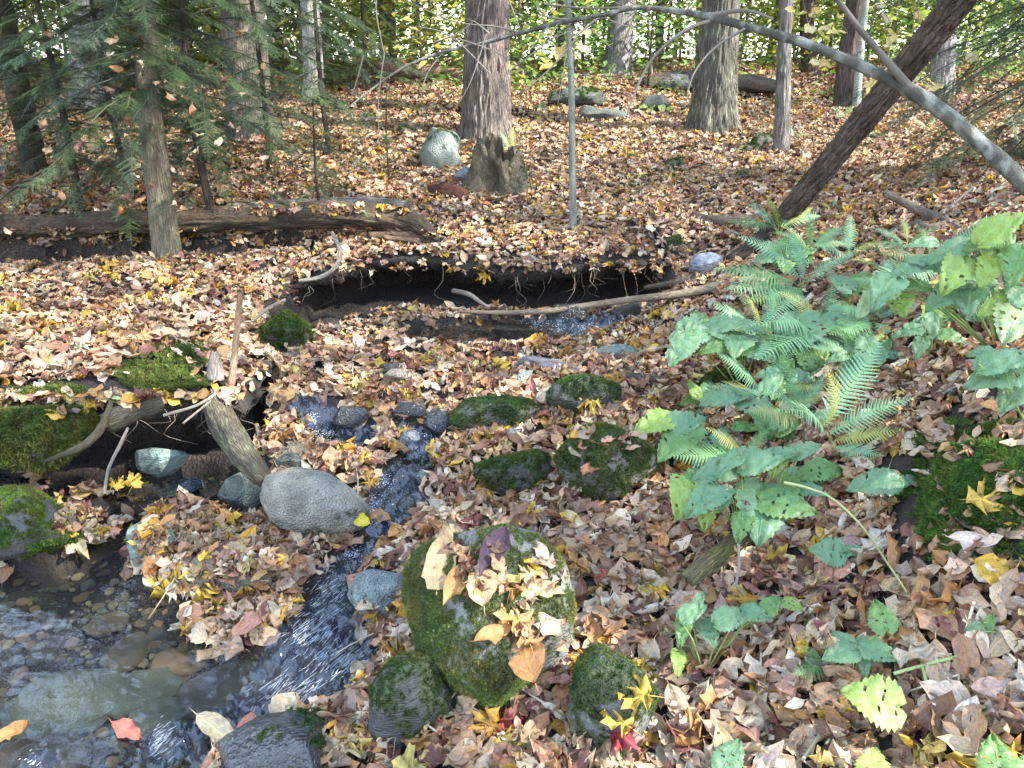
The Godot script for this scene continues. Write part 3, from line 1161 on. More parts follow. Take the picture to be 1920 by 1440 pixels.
# standing tree: foot (u, v) and width, where it crosses the top of the picture and width there, total height
func tree(called: String, label: String, ub: float, vb: float, wb: float, ut: float, vt: float, wt: float, tall: float, col: Color, o := {}) -> Node3D:
	var foot := on_g(ub, vb)
	if o.has("t"): 
		foot = at(ub, vb, o.t)
	var t := depth_of(foot)
	var d := ray(ut, vt)
	# the crossing lies in the upright plane through the foot
	var tt := (foot.z - EYE.z) / d.z
	var top := EYE + d * tt
	var dir := (top - foot) / maxf(0.2, top.y - foot.y)
	var r0: float = wb * 0.5 / F * t
	var r1: float = wt * 0.5 / F * depth_of(top)
	var mid: Array = o.get("mid", [])
	var pts := [Vector3(0, -0.12, 0)]
	var rads := [r0]
	for m in mid:
		var dm := ray(m[0], m[1])
		var pm := EYE + dm * ((foot.z - EYE.z) / dm.z)
		pts.append(pm - foot)
		rads.append(m[2] * 0.5 / F * depth_of(pm))
	pts.append(top - foot)
	rads.append(r1)
	var yy := top.y - foot.y
	if tall > yy + 0.5:
		for f in [0.35, 0.7, 1.0]:
			var y := lerpf(yy, tall, f)
			pts.append(top - foot + dir * (y - yy) * Vector3(0.6, 1, 0.6) + Vector3(nA.get_noise_2d(y, ub), 0, nA.get_noise_2d(ub, y)) * 0.25 * f)
			rads.append(lerpf(r1, r1 * 0.3, f))
	var node := base(called, foot, label, o.get("cat", "tree"), o.get("group", ""))
	var b := MB.new()
	var near := t < 9.5
	tube(b, pts, rads, o.get("sides", 72 if near else 24), o.get("step", 0.035 if near else 0.12), o.get("kind", 1), ub * 0.37, col, {"flare": o.get("flare", 0.25), "lichen": o.get("lichen", 0.0), "lcol": o.get("lcol", Color(0.5, 0.55, 0.5)), "uvk": o.get("uvk", 4.0), "amp": o.get("amp", [0.05, 0.10, 0.2][o.get("kind", 1)]), "lobes": o.get("lobes", 5)})
	part("trunk", finish(b), mats[o.get("mat", "bark")], node)
	if o.get("crown", 0) > 0:
		add_crown(node, pts[-1], o.get("crown_r", 2.4), o.crown, o.get("ccol", Color(0.30, 0.34, 0.05)), int(ub))
	return node

var clump_meshes := []
func make_clumps() -> void:
	for v in 3:
		var b := MB.new()
		rng.seed = 300 + v
		for k in 30:
			var p := Vector3(rnd(-1, 1), rnd(-0.7, 0.7), rnd(-1, 1))
			if p.length() > 1.05: continue
			leaf_card(b, p * 0.5, rnd(0.10, 0.17))
		clump_meshes.append(finish(b))

# one folded leaf of six points
func leaf_card(b: MB, p: Vector3, s: float) -> void:
	var up := Vector3(rnd(-0.8, 0.8), 1, rnd(-0.8, 0.8)).normalized()
	var f := Vector3(rnd(-1, 1), rnd(-0.4, 0.2), rnd(-1, 1)).normalized()
	f = (f - up * f.dot(up)).normalized()
	var r := up.cross(f)
	var k := rnd(0.75, 1.2)
	var c := Color(k * rnd(0.85, 1.2), k, k * 0.9)
	var a0 := b.put(p - f * s * 0.5, Vector2.ZERO, c)
	var a1 := b.put(p + r * s * 0.33 + up * s * 0.1 - f * s * 0.08, Vector2.ZERO, c)
	var a2 := b.put(p + f * s * 0.55 - up * s * 0.1, Vector2.ZERO, c)
	var a3 := b.put(p - r * s * 0.33 + up * s * 0.1 - f * s * 0.08, Vector2.ZERO, c)
	b.quad(a0, a3, a2, a1)

func add_crown(node: Node3D, top: Vector3, rad: float, count: int, col: Color, sd: int) -> void:
	rng.seed = 6000 + sd
	var where := [[], [], []]
	var cols := [PackedColorArray(), PackedColorArray(), PackedColorArray()]
	var hubs := []
	var bm := MB.new()
	for k in 9:
		var an := k * 2.4 + rnd(-0.4, 0.4)
		var hub := top + Vector3(cos(an) * rad * rnd(0.35, 1.0), rnd(-1.6, 1.2), sin(an) * rad * rnd(0.35, 1.0))
		hubs.append(hub)
		tube(bm, [top * rnd(0.72, 0.95), top.lerp(hub, 0.5) + Vector3(0, -0.15, 0), hub], [0.05, 0.03, 0.008], 6, 0.3, 0, k, Color(0.10, 0.085, 0.07), {})
	part("limbs", finish(bm), mats.twig, node)
	for k in count:
		var h: Vector3 = hubs[rng.randi() % hubs.size()]
		var off := Vector3(rnd(-1, 1), rnd(-0.5, 0.5), rnd(-1, 1)) * rad * 0.55
		var s := rnd(0.7, 1.3)
		var v := rng.randi() % 3
		where[v].append(Transform3D(Basis(Vector3.UP, rnd(0, TAU)).scaled(Vector3(s, s, s)), h + off))
		var g := rnd(0.7, 1.3)
		cols[v].append(Color(col.r * g * rnd(0.8, 1.25), col.g * g, col.b * g))
	for v in 3:
		copies("crown", clump_meshes[v], mats.tree_leaf, node, where[v], cols[v])

# ---------------------------------------------------------------- hemlock, fern, herbs
var bough_meshes := []
var spray_mesh: ArrayMesh

func needle_twig(b: MB, p: Vector3, d: Vector3, up: Vector3, l: float, nl: float) -> void:
	var side := d.cross(up).normalized()
	var n := int(l / 0.0042)
	for k in n:
		var f := float(k) / n
		var o := p + d * l * f
		var k2 := rnd(0.75, 1.25)
		var c := Color(k2 * 0.9, k2, k2 * 0.95)
		for s in [-1.0, 1.0]:
			var nd: Vector3 = (side * s + d * 0.45 + up * rnd(-0.15, 0.25)).normalized()
			var w := d * 0.0012
			var ln := nl * rnd(0.75, 1.1) * (1.0 - 0.35 * f)
			var a := b.put(o - w, Vector2.ZERO, c)
			var e := b.put(o + w, Vector2.ZERO, c)
			var t := b.put(o + nd * ln, Vector2.ZERO, c)
			b.tri(a, t, e)
	var br := Color(1.8, 0.7, 1.5)
	var i0 := b.put(p - side * 0.0012, Vector2.ZERO, br)
	var i1 := b.put(p + side * 0.0012, Vector2.ZERO, br)
	var i2 := b.put(p + d * l, Vector2.ZERO, br)
	b.tri(i0, i2, i1)

func make_boughs() -> void:
	# one flat spray 0.3 m long
	rng.seed = 71
	var b := MB.new()
	for k in 13:
		var f := k / 13.0
		var p := Vector3(0, -0.05 * f * f, f * 0.27)
		for s in [-1.0, 1.0]:
			if rng.randf() < 0.12: continue
			var l := 0.105 * (1.0 - f) + 0.028
			var d := Vector3(s * rnd(0.75, 1.0), rnd(-0.2, 0.02), rnd(0.45, 0.8)).normalized()
			needle_twig(b, p, d, Vector3.UP, l * rnd(0.7, 1.1), 0.0125)
	needle_twig(b, Vector3(0, 0, 0), Vector3(0, -0.15, 1).normalized(), Vector3.UP, 0.31, 0.0125)
	spray_mesh = finish(b)
	for v in 4:
		rng.seed = 80 + v
		var bb := MB.new()
		# a bough one metre long built from sprays set along it
		var pts := [Vector3.ZERO, Vector3(rnd(-0.06, 0.06), -0.02, 0.35), Vector3(rnd(-0.1, 0.1), -0.10, 0.7), Vector3(rnd(-0.12, 0.12), -0.24, 1.0)]
		var cv := smooth_path(pts, [0.009, 0.007, 0.004, 0.002], 0.036)
		var P: Array = cv[0]
		var src := b
		for k in range(2, P.size()):
			var d: Vector3 = (P[k] - P[k - 1]).normalized()
			for s in [-1.0, 1.0]:
				if rng.randf() < 0.30: continue
				var f := float(k) / P.size()
				var sc := (0.62 - 0.28 * f) * rnd(0.7, 1.15)
				var z := (Vector3(s, rnd(-0.35, 0.05), 0) + d * rnd(0.6, 1.0)).normalized()
				var y := (Vector3(rnd(-0.2, 0.2), 1, rnd(-0.2, 0.2)) - z * z.y).normalized()
				append_to(bb, src, Transform3D(Basis(y.cross(z) * sc, y * sc, z * sc), P[k]), Color.WHITE)
		var zt: Vector3 = (P[-1] - P[-2]).normalized()
		var yt := (Vector3.UP - zt * zt.y).normalized()
		append_to(bb, src, Transform3D(Basis(yt.cross(zt), yt, zt), P[-1]), Color.WHITE)
		tube(bb, pts, [0.006, 0.005, 0.003, 0.0015], 5, 0.1, 0, v, Color(1.8, 0.7, 1.5), {})
		bough_meshes.append(finish(bb))

func append_to(dst: MB, src: MB, tf: Transform3D, tint: Color) -> void:
	var s := dst.v.size()
	for k in src.v.size():
		dst.v.append(tf * src.v[k])
		dst.c.append(src.c[k] * tint)
	dst.uv.append_array(src.uv)
	for q in src.i: dst.i.append(q + s)

# boughs set round a stem between two heights (local)
func add_boughs(node: Node3D, path: Array, count: int, lo: float, hi: float, l0: float, l1: float, sd: int, aim := Vector3.ZERO, keep := 1.0) -> void:
	rng.seed = 1200 + sd
	for k in count:
		var y := lerpf(lo, hi, (k + rng.randf()) / count)
		var f := inverse_lerp(lo, hi, y)
		var p := path_at(path, y)
		var an := k * 2.399 + rnd(-0.5, 0.5)
		var dir := Vector3(cos(an), rnd(-0.30, 0.06), sin(an))
		if aim != Vector3.ZERO: dir = (dir * (1.0 - keep) + (aim + Vector3(rnd(-0.5, 0.5), rnd(-0.3, 0.15), rnd(-0.5, 0.5))) * keep)
		dir = dir.normalized()
		var l := lerpf(l0, l1, f) * rnd(0.75, 1.2)
		var up := (Vector3(rnd(-0.25, 0.25), 1, rnd(-0.25, 0.25)) - dir * dir.y).normalized()
		up = (up - dir * up.dot(dir)).normalized()
		var o := part("bough", bough_meshes[rng.randi() % bough_meshes.size()], mats[["needles_dark", "needles_mid", "needles_blue"][rng.randi() % 3]], node)
		o.transform = Transform3D(Basis(up.cross(dir) * l * 0.9, up * l, dir * l), p)

func path_at(path: Array, y: float) -> Vector3:
	for k in path.size() - 1:
		if y <= path[k + 1].y:
			var f := clampf((y - path[k].y) / maxf(0.01, path[k + 1].y - path[k].y), 0, 1)
			return path[k].lerp(path[k + 1], f)
	return path[-1]

func hemlock(label: String, foot: Vector3, path: Array, rads: Array, col: Color, o := {}) -> Node3D:
	var node := base("hemlock_tree", foot, label, "tree", o.get("group", ""))
	var b := MB.new()
	tube(b, path, rads, o.get("sides", 28), 0.04, 1, foot.x * 3, col, {"flare": 0.25, "amp": 0.12, "lichen": o.get("lichen", 0.0), "lcol": Color(0.30, 0.32, 0.24), "uvk": 6.0})
	part("trunk", finish(b), mats.bark, node)
	for set_ in o.get("sets", []):
		add_boughs(node, path, set_[0], set_[1], set_[2], set_[3], set_[4], set_[5], set_[6] if set_.size() > 6 else Vector3.ZERO, set_[7] if set_.size() > 7 else 1.0)
	return node

# ---- fern
var frond_meshes := []
func make_fronds() -> void:
	for v in 4:
		rng.seed = 400 + v
		var b := MB.new()
		var n := 24
		var arch := [0.18, 0.32, 0.1, 0.45][v] as float
		for k in range(1, n + 1):
			var f := float(k) / n
			var o := Vector3(0.03 * sin(f * 3 + v), arch * (f - f * f * 1.25), f)
			var ln := 0.23 * sin(PI * (0.12 + 0.86 * f)) * (1.0 - 0.25 * f) + 0.02
			if f < 0.16: ln *= 0.6
			for s in [-1.0, 1.0]:
				pinna(b, o, Vector3(s, rnd(-0.2, 0.05), 0.32 + 0.35 * f).normalized(), ln * rnd(0.88, 1.08))
		# rachis
		for k in 8:
			var f0 := k / 8.0
			var f1 := (k + 1) / 8.0
			var p0 := Vector3(0.03 * sin(f0 * 3 + v), arch * (f0 - f0 * f0 * 1.25), f0)
			var p1 := Vector3(0.03 * sin(f1 * 3 + v), arch * (f1 - f1 * f1 * 1.25), f1)
			var w := 0.008 * (1.1 - f0)
			var c := Color(1.2, 1.0, 0.7)
			b.quad(b.put(p0 + Vector3(-w, 0.002, 0), Vector2.ZERO, c), b.put(p1 + Vector3(-w, 0.002, 0), Vector2.ZERO, c), b.put(p1 + Vector3(w, 0.002, 0), Vector2.ZERO, c), b.put(p0 + Vector3(w, 0.002, 0), Vector2.ZERO, c))
		frond_meshes.append(finish(b))

func pinna(b: MB, o: Vector3, d: Vector3, l: float) -> void:
	var side := d.cross(Vector3.UP).normalized()
	var n := 7
	var k2 := rnd(0.8, 1.2)
	var c := Color(k2, k2, k2)
	var mids := []
	for k in n + 1:
		var f := float(k) / n
		mids.append(b.put(o + d * l * f + Vector3(0, -0.12 * l * f * f, 0), Vector2.ZERO, c))
	for k in n:
		var f := (k + 0.5) / n
		var w := 0.0165 * (1.0 - f * 0.85) * (0.6 + l * 2.2)
		for s in [-1.0, 1.0]:
			var tip := b.put(o + d * l * (f + 0.10) + side * s * w + Vector3(0, -0.12 * l * f * f - 0.004, 0), Vector2.ZERO, c)
			var tip2 := b.put(o + d * l * (f - 0.02) + side * s * w * 0.92 + Vector3(0, -0.12 * l * f * f - 0.003, 0), Vector2.ZERO, c)
			if s > 0: 
				b.quad(mids[k], mids[k + 1], tip, tip2)
			else:
				b.quad(mids[k], tip2, tip, mids[k + 1])

func facing_basis(dirpx: Vector2, p: Vector3, n: Vector3) -> Array:
	var v := RIGHT * dirpx.x + CUP * -dirpx.y
	var view := (p - EYE).normalized()
	var s := -v.dot(n) / view.dot(n)
	var d := v + view * s
	return [d.normalized(), d.length()]

# fronds: [u0, v0, u1, v1, depth at the foot (0: ground), depth at the tip minus that]
func fern(label: String, foot: Array, fronds: Array, group: String, tint: Array) -> void:
	var f0 := on_g(foot[0], foot[1])
	var node := base("fern", f0, label, "fern", group)
	var t0 := depth_of(f0)
	for fr in fronds:
		var a := at(fr[0], fr[1], t0 + fr[4])
		var e := at(fr[2], fr[3], t0 + fr[5])
		var z := e - a
		var l := z.length()
		z = z.normalized()
		var up := (Vector3(rnd(-0.3, 0.3), 1.0, 0.45) - z * z.dot(Vector3(0, 1, 0.45))).normalized()
		up = (up - z * up.dot(z)).normalized()
		var o := part("frond", frond_meshes[rng.randi() % 4], mats[tint[rng.randi() % tint.size()]], node)
		o.transform = Transform3D(Basis(up.cross(z) * l * rnd(0.85, 1.1), up * l, z * l), a - f0)
		# stalk down to the foot
		if a.distance_to(f0) > 0.05:
			var b := MB.new()
			tube(b, [Vector3(0, -0.02, 0), (a - f0) * 0.5 + Vector3(0, 0.02, 0), a - f0], [0.003, 0.0025, 0.002], 5, 0.05, 0, 1, Color(0.16, 0.17, 0.06), {})
			part("stalk", finish(b), mats.twig, node)

# ---- broad leaved herbs
var herb_meshes := []
func herb_leaf(sd: int, ratio: float, serr: float, holes: float, kz: float, kx: float, heart: float) -> ArrayMesh:
	rng.seed = 900 + sd
	var b := MB.new()
	var rows := 22
	var cols := 8
	for r in rows + 1:
		var t := float(r) / rows
		var w := ratio * 0.5 * pow(maxf(0.0, sin(PI * pow(t, 0.62))), 0.8)
		w *= 1.0 + serr * (1.0 if r % 2 == 0 else -1.0)
		if r == 0: w = 0.01 + heart * 0.1
		if r == rows: w = 0.004
		for c in cols + 1:
			var x := (float(c) / cols * 2.0 - 1.0)
			var zz := t - 0.5 - heart * 0.12 * absf(x) * (1.0 - t) - serr * 0.05 * absf(x)
			var vein := 0.010 * cos(TAU * (t * 9.0 - absf(x) * 1.6)) * (1.0 - absf(x) * 0.5)
			var p := Vector3(w * x, 0.16 * absf(w * x) + vein + 0.05 * nA.get_noise_3d(x * 3, t * 4, sd), zz)
			b.put(bend(p, kz, kx, 0.1), Vector2(x * 0.5 + 0.5, t))
	var gone := {}
	for k in int(holes * rows):
		gone[Vector2i(rng.randi() % cols, 2 + rng.randi() % (rows - 4))] = 1
	for r in rows:
		for c in cols:
			if gone.has(Vector2i(c, r)): continue
			var a := r * (cols + 1) + c
			b.quad(a, a + 1, a + cols + 2, a + cols + 1)
	return finish(b)

func make_herbs() -> void:
	herb_meshes = [
		herb_leaf(1, 0.62, 0.07, 0.15, -0.9, -0.9, 0.6), herb_leaf(2, 0.55, 0.06, 0.5, -1.3, -0.6, 0.3), herb_leaf(3, 0.70, 0.08, 0.3, -0.6, -1.0, 1.0),
		herb_leaf(4, 0.46, 0.05, 0.1, -1.1, -0.7, 0.2), herb_leaf(5, 0.95, 0.09, 0.4, -0.5, -0.8, 1.0),
	]

# leaves: [u, v of the middle, length px, angle deg of the tip (0 right, 90 up), depth offset, mesh, tint]
func herb(called: String, label: String, foot: Array, leaves: Array, group := "", stem_col := Color(0.17, 0.22, 0.07)) -> Node3D:
	var f0 := on_g(foot[0], foot[1])
	if foot.size() > 2: f0 = at(foot[0], foot[1], foot[2])
	var node := base(called, f0, label, "plant", group)
	var t0 := depth_of(f0)
	rng.seed = int(foot[0] * 7 + foot[1])
	for lf in leaves:
		var p := at(lf[0], lf[1], t0 + lf[4])
		var a := deg_to_rad(lf[3])
		var n := (Vector3(rnd(-0.25, 0.25), 0.8, rnd(-0.2, 0.2)) + (EYE - p).normalized() * rnd(0.35, 0.75)).normalized()
		var fb := facing_basis(Vector2(cos(a), -sin(a)), p, n)
		var z: Vector3 = fb[0]
		var l: float = lf[2] / F * depth_of(p) * clampf(fb[1], 1.0, 1.5)
		var o := part("leaf", herb_meshes[lf[5]], mats[lf[6]], node)
		o.transform = Transform3D(Basis(n.cross(z) * l, n * l, z * l), p - f0)
		var root := p - z * l * 0.5 - f0
		var b := MB.new()
		var mid := root * 0.6 + Vector3(rnd(-0.02, 0.02), 0.015, rnd(-0.02, 0.02))
		tube(b, [Vector3(rnd(-0.006, 0.006), -0.02, 0), mid, root], [0.0028, 0.0020, 0.0014], 5, 0.05, 0, 1, stem_col, {})
		part("stem", finish(b), mats.twig, node)
	return node

# ---------------------------------------------------------------- the scene
func _ready() -> void:
	rng.seed = 20
	CUP = Vector3(0, cos(TH), -sin(TH))
	FWD = Vector3(0, -sin(TH), -cos(TH))
	var cam := Camera3D.new()
	cam.name = "camera"
	cam.fov = 53.0
	cam.near = 0.05
	cam.far = 200.0
	cam.position = EYE
	cam.rotation = Vector3(-TH, 0, 0)
	add_child(cam)
	cam.current = true
	var sky := ProceduralSkyMaterial.new()
	sky.sky_top_color = Color(0.60, 0.70, 0.85)
	sky.sky_horizon_color = Color(0.95, 0.96, 0.95)
	sky.sky_curve = 0.25
	sky.ground_bottom_color = Color(0.25, 0.22, 0.18)
	sky.ground_horizon_color = Color(0.55, 0.55, 0.5)
	sky.sun_angle_max = 12.0
	sky.energy_multiplier = 1.0
	var env := Environment.new()
	env.background_mode = Environment.BG_SKY
	env.sky = Sky.new()
	env.sky.sky_material = sky
	env.background_energy_multiplier = 1.4
	env.tonemap_mode = Environment.TONE_MAPPER_LINEAR
	env.tonemap_exposure = 5.5
	env.sdfgi_enabled = true
	env.ssao_enabled = true
	env.ssil_enabled = true
	var we := WorldEnvironment.new()
	we.name = "environment"
	we.environment = env
	add_child(we)
	var sun := DirectionalLight3D.new()
	sun.name = "sun"
	sun.light_energy = 1.45
	sun.light_color = Color(1.0, 0.975, 0.93)
	sun.light_angular_distance = 0.6
	sun.shadow_enabled = true
	add_child(sun)
	sun.look_at_from_position(Vector3(7.0, 7.2, 2.6), Vector3.ZERO, Vector3.UP)

	nA.noise_type = FastNoiseLite.TYPE_SIMPLEX_SMOOTH
	nA.frequency = 1.0
	nA.fractal_type = FastNoiseLite.FRACTAL_NONE
	nA.seed = 4
	nB.noise_type = FastNoiseLite.TYPE_SIMPLEX_SMOOTH
	nB.frequency = 1.0
	nB.fractal_octaves = 3
	nB.seed = 12
	nR.noise_type = FastNoiseLite.TYPE_SIMPLEX_SMOOTH
	nR.frequency = 1.0
	nR.fractal_octaves = 3
	nR.seed = 31
	make_materials()
	green_materials()
	setting()
	make_leaf_meshes()
	make_clumps()
	make_boughs()
	make_fronds()
	make_herbs()
	rocks()
	build_litter()
	trees()
	logs()
	forest()
	plants()
	special_leaves()
	build_single_leaves()
	details()

func tint(called: String, src: String, r: float, g: float, b: float) -> void:
	var s: StandardMaterial3D = mats[src]
	var m: StandardMaterial3D = s.duplicate()
	m.resource_name = called
	m.albedo_color = lin(r, g, b)
	mats[called] = m

func green_materials() -> void:
	tint("needles_dark", "needles", 0.028, 0.046, 0.019)
	tint("needles_mid", "needles", 0.048, 0.078, 0.028)
	tint("needles_blue", "needles", 0.038, 0.064, 0.034)
	tint("fern_teal", "fern_green", 0.150, 0.300, 0.165)
	tint("fern_mid", "fern_green", 0.120, 0.255, 0.095)
	tint("fern_yellow", "fern_green", 0.30, 0.32, 0.10)
	tint("fern_pale", "fern_green", 0.180, 0.340, 0.180)
	tint("herb_teal", "green_leaf", 0.185, 0.370, 0.205)
	tint("herb_mid", "green_leaf", 0.170, 0.350, 0.110)
	tint("herb_lime", "green_leaf", 0.330, 0.520, 0.120)
	tint("herb_pale", "green_leaf", 0.400, 0.560, 0.310)

func setting() -> void:
	# water: outlines in the photograph with the level at each height of the picture
	add_water([-400, 1042, 0, 1036, 60, 1036, 140, 1010, 150, 975, 232, 945, 252, 985, 243, 1050, 270, 1092, 330, 1112, 392, 1130, 340, 1180, 400, 1222, 480, 1212, 530, 1160, 560, 1112, 612, 1072, 655, 1030, 740, 1015, 690, 1060, 668, 1110, 675, 1160, 705, 1210, 712, 1255, 665, 1300, 640, 1338, 560, 1340, 500, 1370, 420, 1395, 380, 1440, 300, 1700, -500, 1700], [[1000, 0.02], [1120, 0.0], [1700, -0.01]], 0.09)
	add_water([-400, 905, 0, 905, 245, 880, 400, 868, 490, 900, 560, 985, 655, 1000, 640, 1030, 560, 1000, 420, 968, 330, 935, 255, 980, 232, 945, 140, 960, 0, 930, -400, 930], [[868, 0.02], [1000, 0.01]], 0.10)
	add_water([655, 1032, 690, 985, 688, 935, 716, 885, 750, 852, 800, 850, 826, 878, 785, 925, 828, 948, 762, 985, 742, 1018], [[850, 0.115], [890, 0.10], [925, 0.065], [960, 0.05], [1000, 0.035], [1030, 0.01]], 0.03)
	add_water([556, 802, 545, 762, 568, 742, 594, 742, 622, 785, 690, 805, 722, 832, 650, 846, 598, 836], [[742, 0.225], [765, 0.215], [790, 0.16], [840, 0.125]], 0.03)
	add_water([735, 792, 800, 796, 848, 800, 846, 832, 800, 852, 752, 846], [[790, 0.17], [815, 0.13], [850, 0.115]], 0.03)
	add_water([748, 632, 762, 612, 830, 603, 930, 594, 1010, 598, 1100, 594, 1180, 582, 1235, 572, 1205, 600, 1125, 622, 1080, 641, 980, 652, 900, 654, 800, 646], [[570, 0.262], [660, 0.255]], 0.16)
	for e in [[640, 1060, 0.16], [650, 1110, 0.14], [600, 1170, 0.22], [640, 1230, 0.20], [560, 1270, 0.22], [480, 1325, 0.14], [390, 1365, 0.12], [310, 1385, 0.10], [690, 980, 0.25], [740, 900, 0.2], [600, 790, 0.25], [690, 830, 0.2], [790, 830, 0.2], [1090, 612, 0.22], [1020, 605, 0.15], [1150, 600, 0.2], [60, 1425, 0.07]]:
		var p := on_y(e[0], e[1], 0.02 if e[1] > 950 else 0.12 if e[1] > 700 else 0.25)
		fast_spots.append([Vector2(p.x, -p.z), e[2]])
	# the overhanging banks
	add_lip([545, 535, 0.46, 600, 512, 0.5, 660, 494, 0.5, 720, 484, 0.5, 800, 480, 0.5, 880, 492, 0.49, 940, 504, 0.47, 1000, 504, 0.47, 1060, 500, 0.475, 1100, 493, 0.485, 1150, 485, 0.5, 1200, 483, 0.5, 1245, 488, 0.48], 0.5, 0.36, 0.62, 0.20, 0.80)
	add_lip([-260, 748, 0.41, -100, 748, 0.41, 0, 746, 0.40, 100, 748, 0.40, 200, 750, 0.39, 280, 748, 0.375, 350, 742, 0.36, 420, 745, 0.33, 462, 760, 0.28], 0.40, 0.14, 0.42, -0.03, 0.56)
	# the gap under the rotten log
	var trench := PackedVector2Array()
	for q in [[-200, 500], [0, 492], [250, 486], [480, 480], [560, 474], [560, 458], [250, 464], [0, 470], [-200, 474]]:
		var tp := on_y(q[0], q[1], 0.5)
		trench.append(Vector2(tp.x, -tp.z))
	hollows.append({"poly": trench, "box": box_of(trench, 0.05), "floor": 0.33})
	build_heights()
	build_ground()
	build_water()

func rocks() -> void:
	rng.seed = 11
	var grey := Color(0.25, 0.26, 0.25)
	var dark := Color(0.075, 0.078, 0.075)
	var green_grey := Color(0.20, 0.26, 0.22)
	rock("boulder", "largest mossy boulder, capped with fallen leaves beside the small cascade", [757, 1085, 775, 1045, 850, 1018, 940, 1002, 1005, 1020, 1050, 1062, 1063, 1120, 1062, 1190, 1045, 1260, 1030, 1318, 985, 1345, 930, 1332, 868, 1290, 815, 1222, 785, 1175, 760, 1130], {"thick": 0.8, "amp": 0.09, "moss": 0.72, "mdir": Vector3(-0.65, -0.3, 0.35), "col": Color(0.19, 0.195, 0.175), "seed": 3, "sub": 5, "up": 0.62, "dens": 34000.0, "tuft": 0.007, "box": 0.8, "mcol": Color(0.165, 0.185, 0.055)})
	rock("boulder", "pale rounded granite boulder with an olive brown base beside the cascade", [500, 930, 510, 892, 560, 882, 615, 890, 660, 915, 686, 948, 676, 985, 630, 1000, 560, 998, 515, 968], {"thick": 0.95, "amp": 0.07, "cuts": 2, "freq": 1.8, "moss": 0.22, "mdir": Vector3(0.5, -0.6, 0.2), "mcol": Color(0.15, 0.12, 0.05), "tuft": 0.003, "dens": 20000.0, "col": Color(0.37, 0.355, 0.30), "mat": "granite", "seed": 9, "sub": 5, "up": 0.75})
	rock("boulder", "smooth blue grey cobble wedged against the largest mossy boulder", [657, 1110, 672, 1078, 705, 1064, 738, 1068, 756, 1095, 752, 1140, 728, 1168, 690, 1165, 664, 1145], {"amp": 0.04, "moss": 0.12, "mdir": Vector3(-0.8, 0, 0.3), "col": Color(0.25, 0.30, 0.30), "mat": "granite", "seed": 14, "up": 0.6, "tuft": 0.005})
	rock("boulder", "dark angular moss boulder at the foot of the largest boulder", [702, 1290, 722, 1240, 760, 1216, 808, 1222, 822, 1265, 846, 1330, 835, 1372, 770, 1392, 715, 1398, 700, 1350], {"amp": 0.16, "freq": 1.9, "moss": 0.5, "mcol": Color(0.055, 0.085, 0.022), "col": Color(0.065, 0.068, 0.065), "seed": 21, "sub": 5, "up": 0.5, "mat": "slate", "tuft": 0.008})
	rock("boulder", "upright moss covered boulder with a yellow maple leaf on it", [1078, 1290, 1090, 1245, 1125, 1222, 1175, 1228, 1215, 1255, 1232, 1310, 1220, 1370, 1180, 1440, 1120, 1455, 1075, 1420, 1070, 1350], {"amp": 0.12, "moss": 0.6, "mcol": Color(0.07, 0.105, 0.03), "col": Color(0.12, 0.13, 0.12), "seed": 25, "sub": 5, "up": 0.45, "tuft": 0.008})
	rock("boulder", "low wet black boulder with a moss cushion in the run", [385, 1445, 420, 1392, 480, 1360, 540, 1346, 590, 1350, 625, 1385, 632, 1450, 560, 1500, 450, 1500], {"amp": 0.12, "moss": 0.30, "mdir": Vector3(0.8, 0.2, 0), "mcol": Color(0.045, 0.075, 0.022), "col": Color(0.06, 0.066, 0.07), "mat": "wet_rock", "seed": 27, "sub": 5, "up": 0.2, "tuft": 0.012})
	rock("boulder", "round green moss boulder under the left bank beside still water", [-60, 960, -40, 930, 20, 918, 70, 928, 110, 955, 138, 990, 125, 1022, 60, 1040, 0, 1042, -60, 1030], {"amp": 0.08, "moss": 0.62, "mdir": Vector3(-0.3, 0.8, 0), "col": Color(0.11, 0.115, 0.11), "seed": 33, "sub": 5, "up": 0.4, "dens": 16000.0})
	rock("boulder", "grey green stone at the end of the leaf covered bar", [240, 1015, 250, 988, 280, 975, 312, 990, 330, 1030, 310, 1062, 265, 1066, 243, 1048], {"amp": 0.1, "col": green_grey, "moss": 0.15, "seed": 35, "up": 0.4})
	rock("boulder", "flat wet stone under the leaf covered bar", [330, 1075, 380, 1040, 450, 1030, 520, 1050, 560, 1080, 520, 1110, 450, 1128, 380, 1118], {"amp": 0.12, "col": Color(0.13, 0.115, 0.095), "mat": "wet_rock", "seed": 36, "up": 0.1, "thick": 0.7})
	rock("boulder", "dark mossy boulder lying between leaf drifts below the notched boulder", [885, 905, 900, 872, 945, 856, 1000, 848, 1045, 862, 1048, 900, 1010, 925, 950, 932, 900, 928], {"amp": 0.1, "moss": 0.55, "mcol": Color(0.055, 0.08, 0.022), "col": Color(0.06, 0.06, 0.052), "seed": 41, "sub": 5, "up": 0.45})
	rock("boulder", "large notched moss boulder beside the leafy green plants", [1045, 870, 1058, 828, 1090, 806, 1150, 800, 1210, 812, 1252, 835, 1250, 862, 1205, 885, 1160, 925, 1110, 958, 1060, 950, 1050, 905], {"amp": 0.13, "freq": 1.8, "moss": 0.66, "mcol": Color(0.085, 0.115, 0.03), "col": Color(0.11, 0.105, 0.085), "seed": 44, "sub": 5, "up": 0.5})
	rock("boulder", "long low moss boulder in the line across the brook", [845, 775, 860, 756, 910, 745, 970, 742, 1015, 755, 1024, 778, 985, 794, 900, 800, 855, 795], {"amp": 0.09, "moss": 0.62, "mcol": Color(0.065, 0.10, 0.03), "col": Color(0.10, 0.11, 0.095), "seed": 47, "up": 0.6, "dens": 11000.0})
